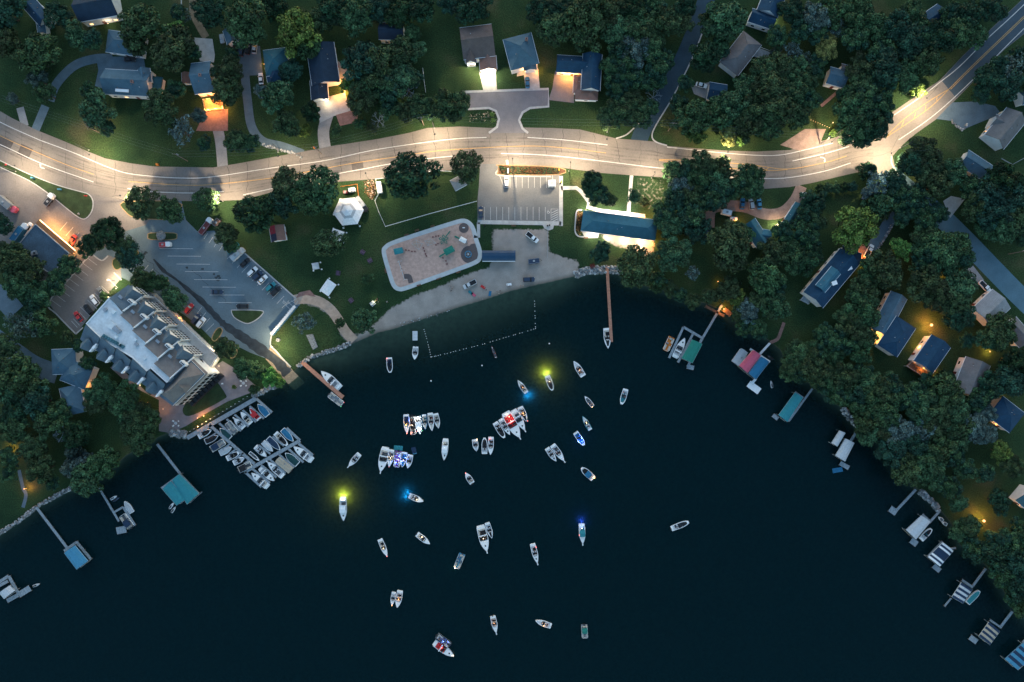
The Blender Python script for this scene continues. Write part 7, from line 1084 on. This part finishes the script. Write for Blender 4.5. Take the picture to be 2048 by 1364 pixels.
# ================================================================== trees
TD = """5,20,46,0;15,85,36,0;78,108,44,1;75,158,22,3;90,186,24,1;26,196,13,3;154,70,28,0;187,78,24,0;112,30,30,0;283,48,48,1;272,88,27,1;343,97,47,1;346,62,22,2;356,24,20,0;372,30,14,3,sparse;192,220,40,0;214,256,18,0;176,180,20,0;320,216,40,1;363,262,30,3,sparse;350,180,24,0;493,44,52,1;421,24,36,0;594,62,48,2;612,94,30,1;669,18,36,0;713,33,40,1;640,40,28,0;548,10,30,0;460,143,32,1;454,178,34,1;438,144,20,0;556,192,36,1;522,182,16,3;573,248,30,1;610,262,15,2;583,143,26,0;728,122,46,0;724,194,34,1;694,170,17,2;398,231,17,3;409,286,18,0;470,282,26,0;500,286,22,0;672,263,14,1;720,246,14,1;745,255,14,0;622,224,22,0;464,112,18,0;388,104,18,0
795,24,36,0;841,13,34,0;755,16,30,0;944,14,38,0;900,6,26,0;825,66,20,1;826,104,26,1;752,138,44,1;797,104,36,1;748,165,42,1;774,178,36,0;801,154,34,1;824,156,24,0;816,178,18,3,bare;838,212,28,1;812,222,24,1;858,222,20,0;780,215,26,0;898,214,38,1;921,205,25,1;757,240,15,3,bare;984,229,5,2;986,240,5,2
1079,22,32,0;1112,56,40,1;1122,24,34,0;1172,26,48,1;1169,60,44,1;1217,22,40,1;1226,58,36,1;1261,13,34,0;1272,48,38,1;1281,70,36,1;1270,103,36,3;1303,84,28,1;1241,100,32,0;1255,130,32,0;1302,108,30,0;1224,132,28,0;1231,155,28,0;1260,156,30,0;1314,134,30,0;1331,122,24,0;1290,163,24,0;1315,160,22,0;1234,182,26,0;1334,42,34,1;1364,46,26,1;1367,10,30,0;1309,12,28,0;1239,226,36,1;1216,234,26,1;1263,198,26,1;1271,226,30,1;1300,215,22,0;1288,240,20,0;1307,193,15,3,bare
1424,46,32,1;1411,114,34,0;1371,166,20,0;1358,210,24,0;1336,246,14,4;1386,236,40,1;1433,226,36,1;1393,270,22,2;1453,42,44,1;1440,95,24,0
1526,143,34,1;1556,138,36,1;1588,143,34,1;1606,162,30,1;1536,183,40,1;1584,180,38,1;1495,178,34,1;1466,211,38,1;1507,222,40,1;1556,222,40,1;1594,230,30,0;1536,250,34,1;1494,252,32,1;1616,198,28,0;1630,140,22,0;1587,102,20,3,sparse;1616,118,16,3,sparse;1552,101,14,3,sparse;1631,38,32,3;1664,20,36,1;1585,24,30,0;1651,94,28,4;1600,60,28,0;1636,68,26,0;1677,58,22,3,sparse;1710,22,36,0;1731,46,36,1;1708,72,36,0;1554,74,26,0;1638,118,20,0;1726,134,36,0;1728,168,36,0;1712,220,44,0;1732,198,38,0;1708,256,38,0;1742,253,36,0;1726,275,26,0;1668,266,10,2;1458,271,22,4;1484,276,16,2;1690,190,20,0
1752,57,34,1;1790,52,36,0;1824,28,32,0;1820,82,38,0;1762,106,36,0;1768,142,42,0;1808,152,34,0;1854,122,34,0;1880,74,40,0;1921,64,34,1;1954,72,26,1;1905,26,26,0;1835,180,17,2;1755,242,34,0;1760,208,34,0;1936,30,32,0;1985,20,30,0;1850,64,30,0;1976,154,32,0;1998,132,26,0;2026,134,30,3,sparse;2018,168,34,0;1960,188,22,0;2044,112,26,0;2060,160,30,0
1848,304,36,0;1826,328,32,0;1860,340,34,0;1903,343,30,1;1874,370,34,0;1938,372,26,0;1999,362,42,0;2034,370,32,0;1975,394,40,0;2018,396,40,0;1948,412,32,0;1988,426,38,0;2028,432,36,0;2010,458,34,0;1968,455,26,0;2044,462,30,0;1741,338,18,0,conifer;1757,366,30,3,sparse;1790,362,27,0;1797,384,28,0;1735,383,14,3;1770,406,30,0,conifer;1828,392,30,0;1811,410,28,0;1836,416,26,0;1804,430,26,0;1877,426,24,0;1850,434,30,0;1710,454,48,2;1803,496,24,2;1850,476,34,1;1882,500,42,1;1912,492,34,1;1850,508,32,0;1924,514,28,0;1846,530,28,0;1895,522,34,1;1622,411,32,0;1624,437,30,1;1608,454,30,0;1618,480,28,0;1611,516,36,0;1771,540,42,1;1744,545,30,1;1726,582,34,1;1854,568,44,1;1917,570,38,1;1640,378,12,0;1656,377,12,0;1672,376,12,0;1688,375,12,0;1704,374,12,0
1342,341,22,1;1368,344,28,0;1404,328,29,1;1440,339,30,1;1400,363,30,1;1434,368,32,1;1362,374,29,3;1384,384,26,1;1350,400,30,0;1388,404,34,1;1426,394,34,0;1492,348,23,0;1512,351,22,1;1484,370,30,0;1508,378,24,1;1458,382,26,0;1318,416,17,1;1328,432,24,0;1338,450,30,1;1382,434,36,0;1396,458,30,0;1346,508,40,1;1462,492,50,1;1482,466,26,1;1272,534,42,1,spiky;1548,508,34,1;1592,516,34,0;1573,480,24,0;1528,556,40,0;1386,546,17,3,sparse;1460,570,20,1;1316,556,20,0;1567,462,26,0;1268,393,16,1;1289,404,12,1;1183,368,27,0;1194,388,26,0;1219,400,16,1;1201,504,23,0;933,334,33,1,spiky;824,354,52,0,spiky;640,372,42,0,spiky;620,396,40,0;575,368,34,1,spiky;560,406,34,0;514,428,42,0,spiky;657,486,32,1,spiky;734,558,14,1;283,405,33,1,spiky;340,422,29,1;413,398,26,1,spiky;452,466,26,1;460,490,18,1
259,512,30,0;284,557,26,1;322,565,18,1;216,463,34,0;182,488,28,0;250,497,26,1;0,450,26,0;20,507,30,1;226,588,9,1;207,592,10,1;55,536,36,1;26,526,34,1;40,570,36,1;75,588,30,1;122,550,22,0;137,532,26,0;108,570,26,0;68,614,28,0;28,645,22,3,sparse;56,652,34,3,sparse;85,648,30,1;136,677,17,1;156,692,16,0;12,692,30,0;34,746,44,1;8,770,38,1;54,766,38,0;176,726,18,0;300,566,24,1;348,599,28,1;450,696,26,1;493,736,26,1;519,744,20,1;540,755,20,2;556,762,15,2;508,779,12,1;468,774,5,2;728,640,28,1;680,646,12,1;609,644,26,3,sparse;250,804,40,1;212,774,30,1;192,792,26,1;282,832,36,1
29,824,34,0;77,804,36,0;28,856,34,0;100,840,38,1;124,824,26,1;123,866,17,3,bare;154,868,30,0;66,894,30,1;141,905,18,3,conifer;84,938,32,1;138,936,24,3,conifer;160,925,18,3,conifer;208,924,34,1;170,962,36,0;278,872,38,1;262,850,28,1;288,846,32,1;22,914,24,0;18,948,20,0;106,966,18,0;188,808,24,1
1313,574,15,1;1342,578,18,1;1384,601,18,1;1420,592,20,1;1456,580,26,1;1474,596,20,2;1362,590,17,0;1546,612,34,1;1522,596,30,1;1496,622,26,3;1514,656,26,0;1488,655,20,0;1541,578,30,0;1478,630,20,1;1725,622,40,1;1714,590,26,0;1692,636,26,1;1708,656,34,1;1725,672,30,1;1688,684,30,0;1718,702,28,1;1664,676,28,0;1646,668,24,0;1631,702,28,0;1668,712,26,1;1596,710,32,1;1580,732,28,1;1620,728,34,1;1598,747,26,0;1640,750,32,1;1686,752,32,1;1653,768,28,0;1725,750,26,0;1741,770,30,1;1763,782,34,1;1676,788,30,0;1712,794,34,0;1752,810,36,1;1783,768,28,0;1791,798,30,0;1732,842,30,1;1774,836,34,0
1868,590,36,1;1909,602,38,1;1890,606,26,0;1920,634,32,0;1997,662,38,1;1978,676,28,1;1933,680,18,0;2026,728,34,0;2019,760,36,0;1993,766,34,0;1973,782,28,0;1889,782,38,1;1854,764,24,0;1900,757,18,0,conifer;1823,792,34,0;1843,814,40,1;1876,826,36,1;1909,822,34,1;1865,848,36,1;1920,852,34,1;1953,804,28,0;1972,826,22,3;1736,868,28,1;1766,860,30,1;1796,866,34,3;1843,858,30,3;1890,850,28,1;1951,854,30,3;1975,868,24,3;1787,904,36,0;1828,890,32,0;1880,896,34,1;1912,884,28,1;1810,938,36,1;1848,934,36,1;1866,950,32,0;1908,914,26,0;2004,904,24,2;2024,932,26,0;1898,974,28,0;1930,940,26,0;1970,946,24,0;1918,1008,20,1;1936,1052,28,0;1998,1086,34,0;1916,1066,20,1;1948,1096,30,0;1993,1110,38,0;2024,1084,34,0;2036,1052,22,0;2034,1124,36,0;1998,1005,26,0;2014,1142,36,0;2034,1176,34,0;2028,1196,22,0;2052,1208,30,0;1962,1100,20,1"""
seen = []
for ln in TD.replace('\n', ';').split(';'):
    q = ln.split(','); seen.append((float(q[0]), float(q[1]), float(q[2]), int(q[3]), q[4] if len(q) > 4 else None))
# the 290 leafy trees that show largest are trees of their own; the small dark ones deep in the woods are one mass
def lone(t): return sum(1 for u in seen if u is not t and math.hypot(u[0] - t[0], u[1] - t[1]) < (u[2] + t[2]) * .95)
leafy = [t for t in seen if t[4] in (None, 'spiky') and t[2] * .2 >= 3.2]
rankd = sorted(leafy, key=lambda t: t[2] + (14 if t[3] >= 1 else 0) - 2.2 * lone(t) + (20 if t[4] else 0)); MASS = set(rankd[:max(0, len(leafy) - 290)])
for t in seen:
    if t not in MASS: tree(t[0], t[1], t[2], 1 if t[3] == 0 and int(t[0] * 7 + t[1] * 3) % 4 == 0 else t[3], t[4])
WV = []; rs0 = np.random.RandomState(4)
for i, (px, py, r, tone, _k) in enumerate(t for t in seen if t in MASS):
    R_ = r * .2; zc = 3.5 + 1.1 * R_ - R_ * .55; R_ *= (HC - zc) / HC; x, y = P(px, py, zc); me = crowns('round', 0, i % 5); a = np.empty(len(me.vertices) * 3, np.float32); me.vertices.foreach_get('co', a); a = a.reshape(-1, 4, 3); t = i * 1.7; c, s = math.cos(t), math.sin(t)
    a = a * (R_, R_, R_ * .85); b = a.copy(); b[..., 0] = a[..., 0] * c - a[..., 1] * s + x; b[..., 1] = a[..., 0] * s + a[..., 1] * c + y; b[..., 2] += zc - R_ * .35; WV.append(b.reshape(-1, 3))
if WV:
    V = np.concatenate(WV); K = len(V) // 4; me = bpy.data.meshes.new('woods'); me.vertices.add(4 * K); me.vertices.foreach_set('co', V.ravel()); me.loops.add(4 * K); me.loops.foreach_set('vertex_index', np.arange(4 * K)); me.polygons.add(K); me.polygons.foreach_set('loop_start', np.arange(0, 4 * K, 4)); me.update(calc_edges=True); me.materials.append(LEAF[0]); me.materials.append(LEAF[1]); me.attributes.new('clump', 'FLOAT', 'FACE').data.foreach_set('value', np.repeat(rs0.uniform(.6, 1.4, K // 60 + 1), 60)[:K].astype(np.float32))
    me.polygons.foreach_set('material_index', (np.arange(K) // 3300) % 2)
    tag(link('woods', me), 'mass of smaller dark trees filling the gaps of the woods', 'woods', kind='stuff')
# low undergrowth fills the dark gaps between the crowns: one mass nobody could count
rs = np.random.RandomState(9)
big = [t for t in TREES if t[3] >= 20]
KEEP = [w_ for h in HOUSES for w_ in h[2]]
def clear(px, py):
    for (p0, p1, Wp, *_r) in KEEP:
        a = np.array(p0, float); b = np.array(p1, float); d = b - a; L2 = d @ d; t = np.clip(((px - a[0]) * d[0] + (py - a[1]) * d[1]) / L2, 0, 1); 
        if np.hypot(px - a[0] - t * d[0], py - a[1] - t * d[1]) < Wp / 2 + 9: return False
    return True
pts = []
for (o, px, py, r, *_r) in big:
    if r < 26: continue
    for k in range(2):
        a = rs.uniform(0, 6.28); q = rs.uniform(.3, .95) * r; x, y = px + q * math.cos(a), py + q * math.sin(a); pts.append((x, y))
X1 = np.array([P(*p) for p in pts]); dd, _b = shore_dist(X1[:, 0], X1[:, 1])
def in_poly(p, poly): return bool(poly_in(poly, np.array([p[0]]), np.array([p[1]]))[0])
AV = [ROADTOP + ROADBOT, LOT, PLOT, COURT, [(600, 400), (1330, 340), (1330, 600), (560, 720)], [(395, 745), (512, 772), (380, 860), (300, 800)]] + [p for _m, p in AP]
lines = [(p, w_) for _m, p, w_ in DR] + [([(1277, 284), (1292, 248), (1332, 186), (1372, 105), (1405, 20)], 6.6), ([(1765, 338), (1830, 392), (1880, 432), (1930, 480), (1990, 542), (2060, 612)], 8)]
def near_line(p):
    for L, w_ in lines:
        for i in range(len(L) - 1):
            a = np.array(L[i], float); d = np.array(L[i + 1], float) - a; t = np.clip(((p[0] - a[0]) * d[0] + (p[1] - a[1]) * d[1]) / (d @ d), 0, 1)
            if np.hypot(p[0] - a[0] - t * d[0], p[1] - a[1] - t * d[1]) < w_ * 2.5 + 8: return True
    return False
V = []; n_ = 0
for p, xy, d0 in zip(pts, X1, dd):
    if d0 < 2.5 or not clear(*p) or any(in_poly(p, a) for a in AV) or near_line(p): continue
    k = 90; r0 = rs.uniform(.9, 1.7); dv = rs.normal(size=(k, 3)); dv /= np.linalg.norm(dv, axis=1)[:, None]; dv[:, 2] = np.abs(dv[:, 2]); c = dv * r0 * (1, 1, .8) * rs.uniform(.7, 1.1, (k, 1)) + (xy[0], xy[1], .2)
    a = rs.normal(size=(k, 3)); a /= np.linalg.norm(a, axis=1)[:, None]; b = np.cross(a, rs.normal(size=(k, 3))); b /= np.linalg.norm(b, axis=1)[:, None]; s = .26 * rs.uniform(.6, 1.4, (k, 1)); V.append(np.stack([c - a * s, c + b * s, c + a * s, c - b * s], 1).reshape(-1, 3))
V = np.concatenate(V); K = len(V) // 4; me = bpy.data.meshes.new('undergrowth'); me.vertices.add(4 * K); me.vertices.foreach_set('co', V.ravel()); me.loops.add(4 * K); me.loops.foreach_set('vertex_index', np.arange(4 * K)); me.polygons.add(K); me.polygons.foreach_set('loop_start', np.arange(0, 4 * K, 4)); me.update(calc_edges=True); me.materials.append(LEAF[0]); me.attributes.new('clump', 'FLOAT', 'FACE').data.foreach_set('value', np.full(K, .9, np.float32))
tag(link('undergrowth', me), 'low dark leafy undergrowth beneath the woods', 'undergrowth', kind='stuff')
def leaf_patch(name, pts_px, n, h, size, mats_, label, cat):
    q = W2(pts_px); xs_ = [p[0] for p in q]; ys_ = [p[1] for p in q]; P_ = []
    while len(P_) < n:
        x, y = rs.uniform(min(xs_), max(xs_)), rs.uniform(min(ys_), max(ys_))
        if in_poly((x, y), q): P_.append((x, y, rs.uniform(.12, h)))
    c = np.array(P_); k = len(c); a = rs.normal(size=(k, 3)); a[:, 2] *= .5; a /= np.linalg.norm(a, axis=1)[:, None]; b = np.cross(a, rs.normal(size=(k, 3))); b /= np.linalg.norm(b, axis=1)[:, None]; s = size * rs.uniform(.5, 1.4, (k, 1))
    m = MB(); 
    for i in range(k): m.add([c[i] - a[i] * s[i], c[i] + b[i] * s[i], c[i] + a[i] * s[i], c[i] - b[i] * s[i]], [(0, 1, 2, 3)], int(rs.choice(len(mats_))))
    o = m.build(name, mats_); o.data.attributes.new('clump', 'FLOAT', 'FACE').data.foreach_set('value', np.ones(k, np.float32)); return tag(o, label, cat, kind='stuff')
leaf_patch('flower_bed', [(998, 332), (1118, 337), (1118, 348), (1004, 348)], 1500, .7, .28, [mat('rust_grass', (.12, .08, .04), .9, .3, 2), LEAF[1], mat('rust_flower', (.14, .06, .03), .9, .3, 2), LEAF[0]], 'rust and green planting along the top of the park lot', 'flowers')
leaf_patch('flower_bed', [(1154, 424), (1166, 423), (1162, 470), (1156, 470), (1152, 455)], 420, .8, .25, [mat('orange_flower', (.30, .17, .07), .9, .3, 2), LEAF[1], MATS['rust_flower']], 'orange flowers inside the curved pavilion planter', 'flowers')
leaf_patch('flower_bed', [(728, 362), (750, 360), (752, 388), (744, 400), (730, 386)], 420, .5, .26, [MATS['orange_flower'], mat('pale_flower', (.5, .42, .34), .9), LEAF[1], mulch], 'pale and orange flowers round the fenced street lamp', 'flowers')
leaf_patch('flower_bed', [(936, 226), (990, 224), (994, 244), (940, 244)], 260, .5, .22, [MATS['pale_flower'], LEAF[1], LEAF[0]], 'pale flowers beside the court entrance', 'flowers')
leaf_patch('hedge', [(346, 622), (362, 632), (422, 686), (418, 694), (342, 630)], 900, .8, .22, [LEAF[1], LEAF[0]], 'low green hedge strip along the hotel terrace', 'hedge')
def riprap(label, pts_px, wd, n, r=(.35, .9), zz=0.0):
    q = W2(catmull(pts_px, 6)); m = MB(); rd = random.Random(n)
    seg = [(Vector(q[i]), Vector(q[i + 1])) for i in range(len(q) - 1)]; wts = [(b - a).length for a, b in seg]
    for k in range(n):
        a, b = rd.choices(seg, wts)[0]; d = (b - a).normalized(); v = Vector((-d.y, d.x)); c = a.lerp(b, rd.random()) + v * rd.uniform(-wd / 2, wd / 2); rr = rd.uniform(*r); o0 = len(m.v); m.ball((c.x, c.y, zz + rd.uniform(-.3, .15)), rr, rd.randrange(3), 6, 4, .7)
        for j in range(o0, len(m.v)): m.v[j] = tuple(m.v[j][i] + rd.uniform(-.18, .18) * rr for i in range(3))
    return tag(m.build('shore_rocks', [stone, mat('pale_stone', (.38, .40, .42), .85, .3, 2), mat('dark_stone', (.16, .17, .18), .85, .3, 2)]), label, 'rocks', kind='stuff')
riprap('pale rocks heaped along the shore by the red pier', [(1150, 550), (1175, 541), (1212, 539), (1245, 541)], 3.0, 330, (.3, .7)); riprap('line of stones along the seawall at the lower left', [(-20, 1078), (36, 1043), (74, 1014), (145, 974)], 1.5, 460, (.2, .5), .1); riprap('stones at the foot of the marina promenade', [(340, 862), (352, 868), (372, 868)], 3.0, 120); riprap('stones below the park lawn by the ramp', [(596, 733), (612, 720), (636, 708), (668, 700), (700, 686)], 1.6, 170, (.25, .6)); riprap('stones along the shore below the promenade bushes', [(505, 793), (530, 780), (562, 766)], 1.6, 110); riprap('stones along the right wooded shore', [(1684, 816), (1706, 842), (1722, 862)], 1.8, 70); riprap('stones by the bare grey pier', [(1840, 982), (1862, 1002), (1880, 1020)], 2.0, 110); riprap('driftwood coloured stones along the beach edge', [(790, 652), (840, 638), (900, 622)], 1.2, 60, (.1, .28), -.1); riprap('stone edging beside the winding driveway', [(522, 288), (560, 300), (588, 306), (604, 316)], 1.0, 70, (.25, .5), .1); riprap('stone edging of the driveway by the highway curve', [(1902, 236), (1908, 248), (1926, 259), (1934, 248)], .8, 50, (.25, .45), .1); riprap('stone edging beside the lake house driveway', [(1785, 446), (1768, 478), (1752, 500)], .8, 60, (.25, .45), .1)
# ------------------------------------------------------------------ labels of trees: size, tone, and the place told by things one can find
LM = [('the top left corner house', 75, 35), ('the blue hip roofed garage', 250, 88), ('the pale gabled house', 255, 166), ('the narrow string lit cottage', 405, 165), ('the cars behind the small garage', 485, 95), ('the teal many sided roof', 548, 125), ('the winding driveway', 500, 235), ('the long dark roofed house', 645, 140), ('the empty lawn', 880, 130), ('the brown roofed house', 955, 95), ('the grey teal hip roofed house', 1042, 105), ('the L shaped house', 1165, 145), ('the court', 1015, 200), ('the dark side road', 1335, 185), ('the taupe roofed house', 1480, 105), ('the pad with a white car', 1403, 172), ('the cottage on the brick path', 1674, 150), ('the top edge house', 1530, 20), ('the dirt apron', 1605, 285), ('the string of amber bulbs', 1640, 247), ('the striped median', 1830, 235), ('the garage near the top right corner', 1868, 33), ('the brown ridged house', 2008, 253), ('the half hidden blue garage', 1950, 330), ('the highway junction', 1780, 310), ('the right side lane', 1985, 530), ('the long lake house', 1670, 555), ('the navy house with amber lights', 1785, 650), ('the flaring amber garden lamp', 1863, 650), ('the house with the amber lit deck', 1865, 710), ('the brown grey house', 1943, 755), ('the pale grey garage', 1985, 615), ('the orange lit eave house', 2010, 830), ('the teal canopy', 1580, 815), ('the pink canopy', 1500, 720), ('the green canopy', 1385, 703), ('the wooden landing', 1450, 622), ('the barrel shaped canopy', 1677, 876), ('the bare grey pier', 1830, 985), ('the ribbed white canopy', 1838, 1054), ('the brightest amber lamp', 1968, 1042), ('the navy banded canopy', 1882, 1110), ('the narrow striped canopy', 1925, 1186), ('the beige striped canopy', 1980, 1267), ('the teal roofed cottage', 1512, 470), ('the gravel drive', 1560, 425), ('the three parked cars', 1503, 407), ('the pavilion', 1240, 450), ('the red pier', 1215, 560), ('the playground', 860, 510), ('the park lot', 1050, 395), ('the six sided tent', 697, 423), ('the white rectangular tent', 656, 575), ('the small barn', 556, 467), ('the lot edge row', 510, 545), ('the rock island', 325, 472), ('the shop', 85, 500), ('the hotel side lot', 165, 590), ('the hotel', 300, 690), ('the multi hipped house', 135, 760), ('the boat ramp', 560, 720), ('the marina', 470, 870), ('the teal double canopy', 360, 975), ('the dark narrow dock', 225, 1010), ('the seawall lamp', 48, 978), ('the upper left edge lamp', 15, 800), ('the lower left edge lamp', 13, 898), ('the roadside verge', 130, 400), ('the wide lawn at left', 215, 285)]
SEC = ['right of', 'upper right of', 'above', 'upper left of', 'left of', 'lower left of', 'below', 'lower right of']
ORD = ['nearest', 'second nearest', 'third nearest', 'fourth nearest', 'fifth nearest', 'sixth nearest', 'seventh nearest', 'eighth nearest', 'ninth nearest', 'tenth nearest'] + ['farther'] * 30
grp = {}
for t in TREES:
    o, px, py, r, tone, kind, nm = t; L = min(LM, key=lambda l: (l[1] - px) ** 2 + (l[2] - py) ** 2); a = math.atan2(-(py - L[2]), px - L[1]); s = int(round(a / (math.pi / 4))) % 8; d = math.hypot(px - L[1], py - L[2]); grp.setdefault((L[0], s if d > 12 else 'over', o['category']), []).append((d, t))
for (ln, s, cat), lst in grp.items():
    for i, (d, (o, px, py, r, tone, kind, nm)) in enumerate(sorted(lst, key=lambda q: q[0])):
        dsc = {'bare': 'leafless pale', 'conifer': TONE[tone] + ' pointed', 'sparse': 'thin ' + TONE[tone], 'spiky': TONE[tone] + ' spiky'}.get(kind, TONE[tone]); sz = 'big ' if r >= 40 else 'small ' if r < 22 else ''
        wh = 'overhanging' if s == 'over' else SEC[s]; o['label'] = '%s%s %s %s %s' % (sz if kind != 'sparse' else '', dsc, cat, wh, ln) + ('' if len(lst) == 1 else ', %s one' % ORD[i])
        if len(o['label'].split()) > 16: o['label'] = o['label'].replace('pale grey green', 'pale')
        o['group'] = 'trees around the lake' if cat == 'tree' else 'shrubs around the lake'
